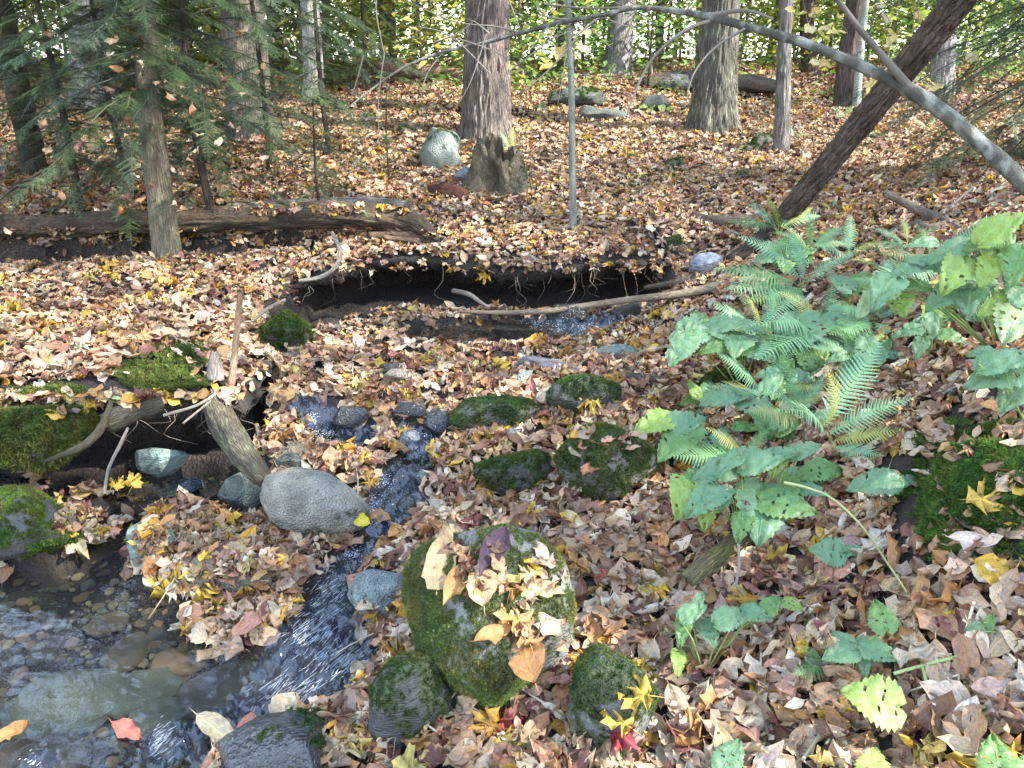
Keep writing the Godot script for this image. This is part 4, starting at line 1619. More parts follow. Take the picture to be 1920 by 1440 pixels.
	rock("boulder", "humped moss boulder above the long low one", [1024, 752, 1035, 722, 1075, 708, 1125, 706, 1160, 722, 1165, 742, 1130, 765, 1070, 778, 1030, 778], {"amp": 0.08, "moss": 0.56, "mcol": Color(0.065, 0.10, 0.03), "col": Color(0.12, 0.12, 0.11), "seed": 49, "up": 0.5, "dens": 11000.0})
	rock("boulder", "purple grey flat slab sloping among leaves below the upper pool", [952, 680, 962, 667, 1010, 670, 1060, 680, 1085, 690, 1070, 702, 1000, 702, 958, 695], {"amp": 0.08, "col": Color(0.135, 0.125, 0.145), "mat": "slate", "seed": 51, "up": 0.5, "box": 0.6})
	rock("boulder", "smooth grey loaf shaped stone beside the upper pool", [1120, 660, 1128, 647, 1165, 646, 1203, 655, 1206, 666, 1170, 677, 1130, 674], {"amp": 0.06, "col": Color(0.22, 0.25, 0.22), "seed": 53, "up": 0.5})
	rock("boulder", "tan speckled stone in front of two black stones", [718, 706, 735, 692, 765, 692, 782, 703, 770, 714, 728, 715], {"amp": 0.08, "col": Color(0.30, 0.255, 0.20), "seed": 55, "up": 0.6, "sub": 3})
	rock("boulder", "black stone behind the tan speckled stone", [703, 700, 715, 683, 745, 680, 755, 692, 730, 705], {"amp": 0.08, "col": Color(0.035, 0.035, 0.035), "seed": 56, "up": 0.7, "sub": 3})
	rock("boulder", "pale green grey slab set upright among the leaves", [958, 720, 972, 702, 1000, 692, 995, 710, 975, 724], {"amp": 0.08, "col": Color(0.36, 0.42, 0.38), "seed": 58, "up": 0.6, "sub": 3})
	rock("boulder", "wet black ledge stone beside the upper spout", [612, 775, 640, 762, 690, 765, 700, 785, 680, 802, 635, 800], {"amp": 0.1, "col": Color(0.05, 0.052, 0.05), "mat": "wet_rock", "seed": 60, "up": 0.5})
	rock("boulder", "wet black brick shaped stone at the middle of the dam", [730, 765, 740, 754, 780, 757, 802, 765, 800, 780, 760, 782, 735, 778], {"amp": 0.08, "col": Color(0.045, 0.045, 0.05), "mat": "wet_rock", "seed": 62, "up": 0.6, "box": 0.6})
	rock("boulder", "wet rounded black stone under the long mossy boulder", [795, 790, 810, 770, 835, 765, 850, 785, 845, 812, 810, 815, 795, 805], {"amp": 0.08, "col": Color(0.06, 0.065, 0.07), "mat": "wet_rock", "seed": 63, "up": 0.5})
	rock("boulder", "small blue grey wet cobble with a yellow leaf at the chute", [742, 822, 760, 808, 780, 808, 790, 822, 778, 834, 752, 836], {"amp": 0.06, "col": Color(0.15, 0.16, 0.19), "mat": "wet_rock", "seed": 64, "up": 0.6, "sub": 3})
	rock("boulder", "small round grey cobble under a pale maple leaf", [945, 815, 955, 802, 975, 802, 984, 815, 972, 828, 952, 828], {"amp": 0.06, "col": Color(0.20, 0.205, 0.21), "seed": 65, "up": 0.7, "sub": 3})
	rock("boulder", "streaked blue green slab in the shadow of the hollow", [248, 862, 262, 846, 300, 838, 335, 838, 346, 858, 330, 885, 285, 897, 258, 885], {"amp": 0.08, "col": Color(0.19, 0.27, 0.25), "mat": "slate", "seed": 67, "up": 0.9})
	rock("boulder", "long wet black stone lying in the hollow water", [312, 925, 340, 905, 380, 893, 390, 905, 355, 930, 325, 938], {"amp": 0.1, "col": Color(0.05, 0.065, 0.09), "mat": "wet_rock", "seed": 68, "up": 0.5, "sub": 3})
	rock("boulder", "grey green stone tucked behind the pale granite boulder", [415, 925, 425, 900, 460, 885, 498, 882, 505, 925, 485, 955, 435, 955, 418, 942], {"amp": 0.09, "col": Color(0.15, 0.175, 0.15), "seed": 70, "up": 0.7})
	rock("boulder", "oblong dark stone above the pale granite boulder", [512, 868, 530, 853, 565, 850, 580, 862, 576, 880, 530, 884], {"amp": 0.08, "col": Color(0.12, 0.13, 0.11), "mat": "slate", "seed": 71, "up": 0.5})
	rock("boulder", "small wet black stone in the lower chute", [742, 945, 755, 932, 780, 932, 786, 950, 770, 962, 748, 960], {"amp": 0.1, "col": Color(0.05, 0.05, 0.055), "mat": "wet_rock", "seed": 72, "up": 0.6, "sub": 3})
	rock("boulder", "slanting grey stone splitting the lower chute", [770, 905, 790, 880, 815, 868, 812, 885, 790, 908, 776, 918], {"amp": 0.1, "col": Color(0.16, 0.18, 0.18), "mat": "wet_rock", "seed": 73, "up": 0.6, "sub": 3})
	rock("boulder", "blue grey slab at the head of the brook", [1294, 490, 1305, 478, 1340, 474, 1358, 485, 1352, 505, 1320, 514, 1296, 508], {"amp": 0.07, "col": Color(0.23, 0.25, 0.32), "mat": "slate", "seed": 75, "up": 0.5})
	rock("boulder", "wet black stone in the upper pool", [1024, 632, 1030, 620, 1046, 618, 1056, 630, 1050, 642, 1032, 642], {"amp": 0.06, "col": Color(0.035, 0.035, 0.04), "mat": "wet_rock", "seed": 77, "up": 0.5, "sub": 3})
	rock("boulder", "black waterlogged block under the long pale stick", [1020, 595, 1035, 572, 1080, 570, 1105, 578, 1095, 602, 1050, 606], {"amp": 0.12, "col": Color(0.04, 0.038, 0.035), "mat": "wet_rock", "seed": 78, "up": 0.4})
	rock("boulder", "black sloping block at the inflow of the upper pool", [1120, 605, 1140, 585, 1180, 570, 1220, 568, 1218, 582, 1180, 594, 1140, 616], {"amp": 0.12, "col": Color(0.05, 0.045, 0.04), "mat": "slate", "seed": 79, "up": 0.4})
	rock("boulder", "pale green lichen boulder at the foot of the big tree", [778, 285, 800, 245, 840, 234, 862, 250, 858, 290, 880, 330, 850, 342, 800, 322], {"amp": 0.12, "col": Color(0.25, 0.30, 0.26), "moss": 0.2, "tuft": 0.012, "dens": 4000.0, "seed": 81, "up": 0.5})
	rock("boulder", "blue grey stone below the lichen boulder", [850, 335, 868, 312, 892, 318, 890, 340, 868, 346], {"amp": 0.1, "col": Color(0.24, 0.27, 0.30), "seed": 82, "up": 0.4, "sub": 3})
	rock("boulder", "lumpy grey boulder behind the pale sapling", [1078, 212, 1092, 196, 1112, 200, 1120, 212, 1150, 202, 1175, 210, 1178, 228, 1130, 230, 1088, 222], {"amp": 0.1, "col": Color(0.11, 0.13, 0.115), "seed": 83, "up": 0.4})
	rock("boulder", "layered dark ledge rock behind the lumpy grey boulder", [1020, 185, 1035, 168, 1090, 168, 1135, 178, 1140, 194, 1080, 200, 1030, 198], {"amp": 0.12, "col": Color(0.065, 0.078, 0.065), "moss": 0.45, "mcol": Color(0.06, 0.10, 0.03), "mat": "slate", "seed": 84, "up": 0.4, "tuft": 0.03, "dens": 1500.0})
	rock("boulder", "dark shaded rock behind the bright green seedling", [1195, 200, 1215, 182, 1250, 180, 1262, 196, 1240, 212, 1205, 212], {"amp": 0.1, "col": Color(0.09, 0.10, 0.09), "seed": 85, "up": 0.4})
	rock("boulder", "dark layered rock beside the forked oak", [1225, 160, 1255, 142, 1290, 145, 1300, 170, 1262, 178, 1232, 172], {"amp": 0.12, "col": Color(0.075, 0.08, 0.085), "mat": "slate", "seed": 86, "up": 0.4})
	rock("boulder", "small green moss cushion stone on the leafy slope", [882, 434, 890, 422, 912, 420, 922, 432, 912, 444, 890, 446], {"amp": 0.06, "moss": 0.9, "col": Color(0.08, 0.09, 0.05), "seed": 88, "up": 0.2, "sub": 3, "tuft": 0.014, "dens": 9000.0, "mcol": Color(0.06, 0.10, 0.025)})
	rock("boulder", "mossy green stone above the blue grey slab", [1248, 460, 1256, 442, 1272, 440, 1282, 455, 1276, 472, 1256, 474], {"amp": 0.08, "moss": 0.7, "col": Color(0.08, 0.09, 0.05), "seed": 89, "up": 0.4, "sub": 3, "dens": 7000.0, "mcol": Color(0.07, 0.12, 0.03)})
	rock("boulder", "dark hump of earth and rock over the far undercut", [1140, 500, 1150, 466, 1190, 452, 1222, 470, 1228, 500, 1190, 515], {"amp": 0.15, "col": Color(0.06, 0.052, 0.045), "seed": 90, "up": 0.1})
	# moss hummocks of the banks
	rock("moss_hummock", "olive moss mat draped over the left bank edge", [-80, 790, -30, 762, 60, 755, 140, 760, 185, 775, 190, 815, 150, 852, 100, 868, 40, 878, -60, 875], {"cat": "moss", "amp": 0.34, "freq": 2.2, "moss": 0.85, "col": Color(0.06, 0.055, 0.03), "mcol": Color(0.095, 0.11, 0.032), "seed": 91, "sub": 5, "up": 0.2, "t": 2.72, "thick": 0.55, "tuft": 0.016, "dens": 16000.0})
	rock("moss_hummock", "bright green moss cushion on the bank beside the dead stick", [215, 715, 245, 672, 300, 655, 365, 655, 395, 680, 380, 712, 330, 735, 270, 745, 225, 738], {"cat": "moss", "amp": 0.14, "moss": 1.0, "col": Color(0.06, 0.055, 0.03), "mcol": Color(0.08, 0.11, 0.03), "seed": 93, "sub": 5, "up": 0.3, "thick": 0.7, "tuft": 0.017, "dens": 15000.0})
	rock("moss_hummock", "dark mossy bank knob above the undercut pool", [470, 650, 500, 615, 545, 585, 590, 580, 605, 610, 570, 650, 520, 672, 480, 672], {"cat": "moss", "amp": 0.18, "moss": 0.66, "col": Color(0.06, 0.05, 0.035), "mcol": Color(0.06, 0.09, 0.022), "seed": 95, "sub": 5, "up": 0.15, "thick": 0.8, "tuft": 0.016, "dens": 9000.0})
	rock("moss_hummock", "broad green moss mound on the right slope beside the stalks", [1760, 900, 1800, 850, 1880, 830, 1980, 840, 2060, 900, 2060, 1020, 2000, 1090, 1900, 1080, 1830, 1030, 1775, 970], {"cat": "moss", "amp": 0.25, "moss": 0.95, "col": Color(0.06, 0.055, 0.03), "mcol": Color(0.075, 0.135, 0.03), "seed": 97, "sub": 5, "up": -0.35, "thick": 0.9, "tuft": 0.015, "dens": 17000.0})
	rock("moss_hummock", "brown green moss lump under the nettle leaves", [1305, 740, 1320, 705, 1355, 688, 1395, 700, 1400, 735, 1370, 765, 1325, 768], {"cat": "moss", "amp": 0.15, "moss": 0.7, "col": Color(0.06, 0.05, 0.035), "mcol": Color(0.07, 0.09, 0.025), "seed": 98, "sub": 4, "up": 0.2, "tuft": 0.015, "dens": 9000.0})
	for e in [[915, 1175, 120, 130], [592, 945, 75, 40], [705, 1115, 40, 40], [770, 1320, 55, 60], [1150, 1340, 65, 80], [510, 1400, 90, 40], [1130, 880, 70, 50], [960, 895, 60, 25], [930, 775, 70, 15], [1090, 745, 55, 22], [300, 700, 75, 28], [1165, 662, 34, 8], [1020, 688, 50, 8]]:
		add_bare(e[0], e[1], e[2], e[3])
	moss_patch("green moss spreading down the right slope around the moss mound", [1690, 830, 1760, 790, 1860, 800, 1960, 780, 2060, 800, 2080, 1150, 1930, 1135, 1830, 1105, 1745, 1060, 1690, 970, 1660, 900], 0.015, 11000.0, Color(0.085, 0.145, 0.032))
	moss_patch("bright moss along the left bank lip", [200, 735, 225, 680, 290, 648, 380, 650, 410, 690, 390, 730, 300, 752], 0.015, 9000.0, Color(0.085, 0.112, 0.03))
	moss_patch("dark moss on the bank above the undercut", [470, 640, 500, 600, 560, 575, 600, 590, 580, 640, 520, 665], 0.015, 7000.0, Color(0.08, 0.11, 0.028))
	moss_patch("olive moss on the left bank edge", [-40, 748, 0, 725, 90, 728, 180, 735, 240, 742, 200, 752, 100, 752], 0.015, 8000.0, Color(0.12, 0.15, 0.04))
	for e in [[1268, 312, 20], [1012, 208, 16], [1392, 332, 16], [1640, 262, 14], [1430, 272, 26], [1408, 282, 20], [690, 228, 22], [760, 250, 20], [1180, 300, 12], [640, 205, 18], [1840, 280, 20], [1560, 330, 12]]:
		var u: float = e[0]
		var v: float = e[1]
		var r: float = e[2]
		rock("stone", "small dark mossy stone half buried in the far leafy slope", [u - r, v, u - r * 0.6, v - r * 0.6, u + r * 0.3, v - r * 0.7, u + r, v - r * 0.1, u + r * 0.7, v + r * 0.4, u - r * 0.6, v + r * 0.4], {"cat": "stone", "group": "small mossy stones on the far slope", "amp": 0.2, "sub": 3, "moss": 0.5, "tuft": 0.02, "dens": 2500.0, "mcol": Color(0.07, 0.105, 0.03), "col": Color(0.10, 0.10, 0.085), "up": 0.25})
	bed_stones()

func moss_patch(label: String, px: Array, size: float, dens: float, mcol: Color) -> void:
	var poly := PackedVector2Array()
	for k in range(0, px.size(), 2):
		var p := on_g(px[k], px[k + 1])
		poly.append(Vector2(p.x, -p.z))
	var box := box_of(poly, 0.03)
	var where := [[], [], []]
	var cols := [PackedColorArray(), PackedColorArray(), PackedColorArray()]
	rng.seed = int(px[0] * 3 + px[1])
	for k in int(box.get_area() * dens):
		var q := Vector2(rnd(box.position.x, box.end.x), rnd(box.position.y, box.end.y))
		if not Geometry2D.is_point_in_polygon(q, poly): continue
		var edge := poly_dist(q, poly)
		var m := nB.get_noise_2d(q.x * 5, q.y * 5)
		if m * 0.10 + edge < 0.012 or m < -0.7: continue
		var y := surf(q.x, -q.y) + 0.02 * (m + 0.4)
		var n := surf_normal(q.x, -q.y)
		var up := (n + Vector3(rnd(-0.45, 0.45), rnd(0, 0.3), rnd(-0.45, 0.45))).normalized()
		var side := up.cross(Vector3(rnd(-1, 1), rnd(-1, 1), rnd(-1, 1))).normalized()
		var s := size * rnd(0.7, 1.4)
		var v := k % 3
		where[v].append(Transform3D(Basis(side * s, up * s, side.cross(up) * s), Vector3(q.x, y, -q.y)))
		var g := 1.0 + 0.5 * m + rnd(-0.2, 0.2)
		cols[v].append(Color(mcol.r * g * rnd(0.8, 1.2), mcol.g * g, mcol.b * g))
	var node := Node3D.new()
	node.name = numbered("moss_patch")
	add_child(node)
	tag(node, label, "moss", "", "stuff")
	for v in 3: copies("moss", tuft_meshes[v], mats.moss, node, where[v], cols[v])
	mossy_polys.append([poly, box])

var mossy_polys := []

func pebble_mesh(sd: int, sub: int) -> ArrayMesh:
	var sph := icosphere(sub)
	var b := MB.new()
	for n in sph[0]:
		var k := 1.0 + 0.28 * nR.get_noise_3d(n.x * 1.4 + sd * 7, n.y * 1.4, n.z * 1.4)
		var p: Vector3 = n * k * Vector3(1, 0.45, 0.72)
		p.y = clampf(p.y, -0.3, 0.30 + 0.04 * nR.get_noise_2d(p.x * 3 + sd, p.z * 3))
		var g := 1.0 + 0.3 * nA.get_noise_3d(n.x * 3 + sd, n.y * 3, n.z * 3)
		b.put(p, Vector2.ZERO, Color(g, g, g))
	b.i = sph[1]
	return finish(b)

func bed_stones() -> void:
	var ms := []
	for k in 5: ms.append(pebble_mesh(k, 2))
	rng.seed = 99
	var tints := [["olive brown", 0.15, 0.125, 0.065], ["dark grey", 0.075, 0.073, 0.06], ["grey green", 0.085, 0.108, 0.076], ["rusty tan", 0.25, 0.17, 0.085], ["pale ochre", 0.33, 0.285, 0.15]]
	for k in 5:
		tint("bed_%d" % k, "slate" if k == 2 else "rock", tints[k][1], tints[k][2], tints[k][3])
	# the big slabs under the shallow water
	var big := [[120, 1320, 115, 12, 2, "broad green grey slab lying under the shallow water"], [260, 1300, 75, 30, 2, "paler green slab beside the broad one under the water"], [420, 1290, 85, 35, 1, "long dark slab crossing the bed under the water"], [340, 1240, 55, 10, 3, "rusty angular stone on the stream bed by the leaf tip"], [240, 1225, 55, 80, 0, "olive block on the stream bed above the slabs"], [300, 1200, 40, 110, 1, "dark split block on the stream bed"], [200, 1170, 40, 20, 0, "flat olive stone among gravel on the stream bed"], [470, 1280, 60, 40, 0, "brown stone under the run edge"], [60, 1430, 90, 10, 1, "dark flat stone at the shallow rapid"], [290, 1345, 60, 25, 2, "small green slab in front of the rapid"]]
	for e in big:
		var p := on_y(e[0], e[1], -0.055)
		var s: float = e[2] / F * depth_of(p)
		var o := part("bed_stone", ms[rng.randi() % 5], mats["bed_%d" % e[4]], self)
		o.transform = Transform3D(Basis(Vector3.UP, deg_to_rad(e[3])).scaled(Vector3(s, s * 0.55, s * 1.0)), p)
		tag(o, e[5], "stone")
	var n := 0
	while n < 180:
		var u := rnd(-20, 470)
		var v := rnd(1045, 1440)
		var p := on_y(u, v, -0.06)
		if water_at(p.x, -p.z) < 0.5: continue
		p.y = hgt(p.x, p.z)
		if p.y > -0.02: continue
		var k := rng.randi() % 5
		if k == 4 and rng.randf() < 0.6: k = 0
		var s := rnd(0.011, 0.027)
		var o := part("bed_stone", ms[rng.randi() % 5], mats["bed_%d" % k], self)
		o.transform = Transform3D(Basis(Vector3.UP, rnd(0, TAU)).scaled(Vector3(s, s, s)), p + Vector3(0, s * 0.2, 0))
		tag(o, "%s pebble on the bed of the clear shallow pool" % tints[k][0], "pebble", "%s pebbles on the stream bed" % tints[k][0])
		n += 1
	var where := []
	var cols := PackedColorArray()
	for k in 9000:
		var x := rnd(-2.4, 1.3)
		var d := rnd(0.9, 4.5)
		if water_at(x, d) < 0.5: continue
		var s := rnd(0.004, 0.013)
		where.append(Transform3D(Basis(Vector3.UP, rnd(0, TAU)).scaled(Vector3(s, s, s)), Vector3(x, hgt(x, -d) + s * 0.1, -d)))
		var t: Array = tints[rng.randi() % 5]
		var g := rnd(0.5, 1.2)
		cols.append(Color(t[1] * g, t[2] * g, t[3] * g))
	var gm := pebble_mesh(9, 1)
	tag(copies("gravel", gm, mats.rock, self, where, cols), "fine brown gravel on the bed of the brook", "gravel", "", "stuff")

func trees() -> void:
	rng.seed = 31
	var brown := Color(0.235, 0.20, 0.175)
	tree("maple_tree", "big furrowed grey brown trunk standing above the hollow stump", 911, 258, 92, 914, 0, 78, 9.5, brown, {"flare": 0.18, "crown": 110, "sides": 150, "step": 0.03, "amp": 0.20})
	tree("oak_tree", "thick grey green trunk leaning slightly with a burl on its side", 1338, 242, 88, 1352, 0, 66, 9.0, Color(0.175, 0.165, 0.135), {"flare": 0.35, "crown": 90, "sides": 130, "amp": 0.2, "lichen": 0.30, "lcol": Color(0.25, 0.30, 0.22)})
	tree("maple_tree", "slim grey trunk between the burled oak and the leaning trunk", 1467, 285, 30, 1474, 0, 25, 7.5, Color(0.27, 0.255, 0.235), {"flare": 0.3, "crown": 120, "lichen": 0.2, "mid": [[1468, 180, 27]]})
	tree("birch_tree", "sunlit white grey trunk with one dark shaded side behind the hemlock", 588, 182, 40, 580, 0, 33, 9.0, Color(0.56, 0.55, 0.51), {"flare": 0.15, "crown": 80, "lichen": 0.35, "lcol": Color(0.62, 0.62, 0.58)})
	tree("maple_tree", "wide sunlit grey trunk half hidden behind hemlock boughs", 172, 195, 78, 158, 0, 62, 9.0, Color(0.50, 0.48, 0.45), {"flare": 0.2, "crown": 80, "lichen": 0.3, "lcol": Color(0.55, 0.55, 0.5)})
	tree("maple_sapling", "slender pale grey sapling growing alone on the leafy slope", 1077, 432, 14, 1066, 0, 10, 4.2, Color(0.34, 0.345, 0.30), {"cat": "sapling", "flare": 0.35, "kind": 0, "mat": "bark_fine", "sides": 20, "lichen": 0.45, "lcol": Color(0.50, 0.53, 0.47), "mid": [[1073, 300, 13], [1071, 150, 12]], "uvk": 12.0})
	tree("maple_tree", "broad blue grey trunk far behind the pale sapling", 1155, 138, 56, 1168, 0, 46, 10.0, Color(0.30, 0.29, 0.29), {"flare": 0.35, "crown": 70, "lichen": 0.25, "t": 10.8})
	tree("maple_tree", "grey trunk standing directly behind the pale sapling", 1062, 150, 38, 1060, 0, 34, 10.0, Color(0.27, 0.26, 0.25), {"crown": 160, "t": 11.5})
	tree("maple_tree", "dark twisted trunk leaning beside a thin pale stem", 1588, 200, 46, 1606, 0, 36, 9.0, Color(0.155, 0.13, 0.115), {"flare": 0.35, "crown": 70, "kind": 2, "mid": [[1592, 110, 40]], "amp": 0.12})
	tree("birch_tree", "thin pale lichened stem beside the dark twisted trunk", 1608, 205, 16, 1624, 0, 11, 7.0, Color(0.42, 0.44, 0.40), {"flare": 0.2, "kind": 0, "mat": "bark_fine", "lichen": 0.4, "crown": 60, "mid": [[1612, 110, 14]]})
	tree("maple_tree", "sunlit striped white trunk behind the leaning trunk", 1768, 190, 44, 1776, 0, 38, 9.0, Color(0.44, 0.42, 0.40), {"flare": 0.2, "crown": 70, "t": 8.8})
	tree("maple_tree", "grey trunk behind the far fallen log", 728, 118, 34, 724, 0, 30, 10.0, Color(0.28, 0.26, 0.24), {"crown": 160, "t": 12.0})
	tree("maple_tree", "dark narrow trunk behind the slim grey one", 1522, 130, 30, 1512, 0, 24, 9.0, Color(0.16, 0.115, 0.09), {"crown": 120, "t": 11.0})
	# far trunks, each a tree of its own
	var far := [[640, 22.0, 0.10], [690, 16.0, 0.04], [782, 24.0, 0.12], [838, 15.0, 0.035], [992, 19.0, 0.05], [1110, 20.0, 0.04], [1219, 15.0, 0.07], [1243, 21.0, 0.05], [1288, 24.0, 0.10], [1409, 17.0, 0.08], [1436, 22.0, 0.05], [1498, 18.0, 0.05], [1662, 16.0, 0.06], [1702, 20.0, 0.08], [52, 15.0, 0.11], [236, 19.0, 0.09], [352, 17.0, 0.06], [431, 21.0, 0.12], [536, 22.0, 0.08], [1852, 18.0, 0.10]]
	for e in far:
		var x: float = (e[0] - 960.0) / F * e[1] * 0.99
		var foot := Vector3(x, hgt(x, -e[1]), -e[1])
		var node := base("forest_tree", foot, "thin grey trunk far back among the yellow green leaves", "tree", "far trunks among the yellow green leaves")
		var b := MB.new()
		tube(b, [Vector3(0, -0.1, 0), Vector3(rnd(-0.25, 0.25), 1.6, 0), Vector3(rnd(-0.7, 0.7), 4.5, rnd(-0.2, 0.2)), Vector3(rnd(-0.6, 0.6), 9, 0)], [e[2] * 1.2, e[2], e[2] * 0.8, e[2] * 0.3], 12, 0.3, 1, e[0], Color(0.30, 0.285, 0.26) * rnd(0.6, 1.3), {})
		part("trunk", finish(b), mats.bark, node)
		add_crown(node, Vector3(0, 6.8, 0), 2.2, 70, Color(0.34, 0.36, 0.06), int(e[0]))

func logs() -> void:
	rng.seed = 32
	stick("fallen_log", "long rotten fallen log with a splintered end lying along the left bank", "log", [[-120, 470, 0, 40], [0, 466, 0, 42], [120, 464, 0, 40], [230, 460, 0, 44], [330, 459, 0, 40], [430, 455, 0, 44], [520, 453, 0, 42], [600, 450, 0, 48], [680, 451, 0, 46], [770, 452, 0, 40], [822, 462, 0, 12]], Color(0.085, 0.064, 0.047), {"kind": 2, "sides": 48, "step": 0.03, "amp": 0.28, "seed": 5, "body": "log", "lichen": 0.18, "lcol": Color(0.09, 0.11, 0.045), "lift": 2.0})
	for k in 9:
		var u0 := rnd(690, 760)
		var v0 := rnd(432, 462)
		stick("log_splinter", "long brown splinter at the broken end of the rotten log", "wood", [[u0, v0, 0, rnd(8, 14)], [u0 + 45, v0 + rnd(-3, 5), 0, rnd(7, 11)], [u0 + rnd(75, 120), v0 + rnd(-4, 14), 0, 3]], Color(0.17, 0.12, 0.085) * rnd(0.7, 1.4), {"kind": 2, "sides": 10, "lift": 3.0, "amp": 0.3, "group": "splinters at the broken log end"})
	stick("fallen_log", "grey barked log lying behind the long rotten log", "log", [[440, 408, 0, 34], [560, 404, 0, 38], [680, 402, 0, 38], [765, 404, 0, 34]], Color(0.21, 0.185, 0.165), {"kind": 1, "sides": 48, "step": 0.04, "seed": 7, "body": "log", "mat": "bark"})
	stick("fallen_log", "dark low log running under the hemlock trunk", "log", [[-80, 428, 0, 22], [150, 434, 0, 24], [360, 430, 0, 22]], Color(0.16, 0.12, 0.09), {"kind": 2, "sides": 24, "seed": 9, "body": "log"})
	stick("fallen_log", "reddish far log lying behind the big furrowed trunk", "log", [[700, 126, 9.6, 24], [780, 134, 9.5, 28], [850, 143, 9.4, 30], [880, 160, 9.3, 26]], Color(0.26, 0.17, 0.12), {"kind": 2, "sides": 24, "seed": 11, "body": "log", "amp": 0.12, "step": 0.06})
	stick("fallen_log", "grey far log lying behind the pale sapling", "log", [[960, 140, 10.5, 16], [1100, 148, 10.4, 18], [1180, 150, 10.4, 16]], Color(0.24, 0.22, 0.19), {"kind": 2, "sides": 20, "seed": 12, "body": "log", "step": 0.08})
	stick("fallen_log", "dark rotten log far behind beside the burled oak", "log", [[1205, 160, 9.6, 26], [1270, 150, 9.6, 34], [1420, 158, 9.4, 30], [1480, 170, 9.4, 20]], Color(0.12, 0.10, 0.085), {"kind": 2, "sides": 24, "seed": 14, "body": "log", "step": 0.08})
	stick("leaning_trunk", "dark furrowed dead trunk leaning over the brook from its bent foot", "tree", [[1368, 496, 4.75, 22], [1412, 472, 4.70, 32], [1450, 432, 4.62, 37], [1500, 372, 4.45, 40], [1600, 248, 4.15, 44], [1700, 125, 3.85, 49], [1790, 10, 3.6, 54], [1900, -140, 3.3, 58]], Color(0.098, 0.076, 0.060), {"kind": 1, "sides": 64, "step": 0.025, "seed": 15, "body": "trunk", "mat": "bark", "amp": 0.20, "uvk": 6.0})
	stick("arching_branch", "pale grey lichened limb arching across the upper view in front of the trunks", "branch", [[2010, 420, 2.75, 32], [1920, 345, 2.8, 29], [1875, 300, 2.82, 29], [1830, 262, 2.85, 26], [1775, 215, 2.87, 27], [1720, 178, 2.9, 27], [1660, 145, 2.92, 21], [1600, 118, 2.95, 20], [1540, 92, 2.97, 17], [1480, 72, 3.0, 17], [1400, 50, 3.05, 15], [1335, 32, 3.1, 14], [1260, 20, 3.15, 10], [1190, 15, 3.2, 9], [1120, 30, 3.2, 8], [1050, 42, 3.25, 9], [975, 62, 3.3, 8], [900, 82, 3.35, 7], [830, 98, 3.4, 6], [760, 125, 3.4, 5], [700, 165, 3.4, 3.5], [655, 200, 3.4, 2]], Color(0.18, 0.172, 0.15), {"kind": 0, "sides": 24, "step": 0.015, "mat": "bark_fine", "lichen": 0.5, "lcol": Color(0.50, 0.51, 0.46), "seed": 17, "body": "limb", "amp": 0.22, "uvk": 10.0, "tcol": Color(0.10, 0.085, 0.07),
		"twigs": [[[1712, 172, 2.9, 19], [1650, 100, 2.85, 14], [1600, 40, 2.8, 12], [1550, -30, 2.75, 11]], [[1335, 28, 3.1, 10], [1400, 20, 3.0, 7], [1450, 36, 2.95, 4]], [[1330, 40, 3.1, 9], [1280, 60, 3.1, 7], [1220, 115, 3.1, 5], [1180, 200, 3.1, 4], [1176, 215, 3.1, 3]], [[1190, 12, 3.2, 5], [1110, 16, 3.2, 4], [1020, 8, 3.2, 3]], [[1075, 38, 3.25, 5], [1020, 30, 3.25, 4], [1008, 5, 3.25, 3]], [[975, 62, 3.3, 4], [930, 50, 3.3, 3], [850, 40, 3.3, 2.5], [760, 0, 3.3, 2]], [[1130, 28, 3.2, 4], [1090, 60, 3.2, 3], [1040, 120, 3.2, 2.5], [985, 170, 3.2, 2]], [[870, 88, 3.35, 3], [830, 60, 3.35, 2.5], [780, 50, 3.35, 2]], [[1400, 52, 3.05, 6], [1340, 90, 3.0, 4], [1300, 140, 3.0, 3], [1285, 200, 3.0, 2]], [[1050, 40, 3.25, 3], [1010, 90, 3.2, 2.5], [960, 130, 3.2, 2]], [[830, 98, 3.4, 3], [800, 140, 3.4, 2.2], [790, 180, 3.4, 1.6]]]})
	var limb: Node3D = get_node("arching_branch")
	for k in 22:
		var u := rnd(680, 1340)
		var v := 15.0 + 85.0 * absf(u - 1200) / 500.0 if u < 1200 else 24.0
		var p := at(u, v, 3.25)
		var an := rnd(0, TAU)
		var l := rnd(0.12, 0.45)
		var tb := MB.new()
		var e := Vector3(cos(an) * l, sin(an) * l * 0.8 - 0.05, rnd(-0.15, 0.15))
		tube(tb, [p - limb.position, p + e * 0.5 + Vector3(rnd(-0.03, 0.03), rnd(-0.03, 0.03), 0) - limb.position, p + e - limb.position], [0.003, 0.0022, 0.001], 5, 0.03, 0, k, Color(0.13, 0.11, 0.09), {})
		part("twig", finish(tb), mats.twig, limb)
	stick("long_stick", "long pale stick lying over the upper pool", "stick", [[858, 584, 4.12, 6], [930, 586, 4.1, 8], [1020, 584, 4.08, 10], [1100, 573, 4.1, 12], [1180, 562, 4.12, 13], [1270, 552, 4.15, 15], [1360, 538, 4.2, 18], [1420, 528, 4.25, 18]], Color(0.36, 0.29, 0.205), {"seed": 19, "sides": 12})
	stick("stick", "dark short stick lying above the long pale stick", "stick", [[1208, 542, 0, 8], [1260, 534, 0, 12], [1320, 518, 0, 13], [1400, 508, 0, 10]], Color(0.13, 0.105, 0.085), {"seed": 21})
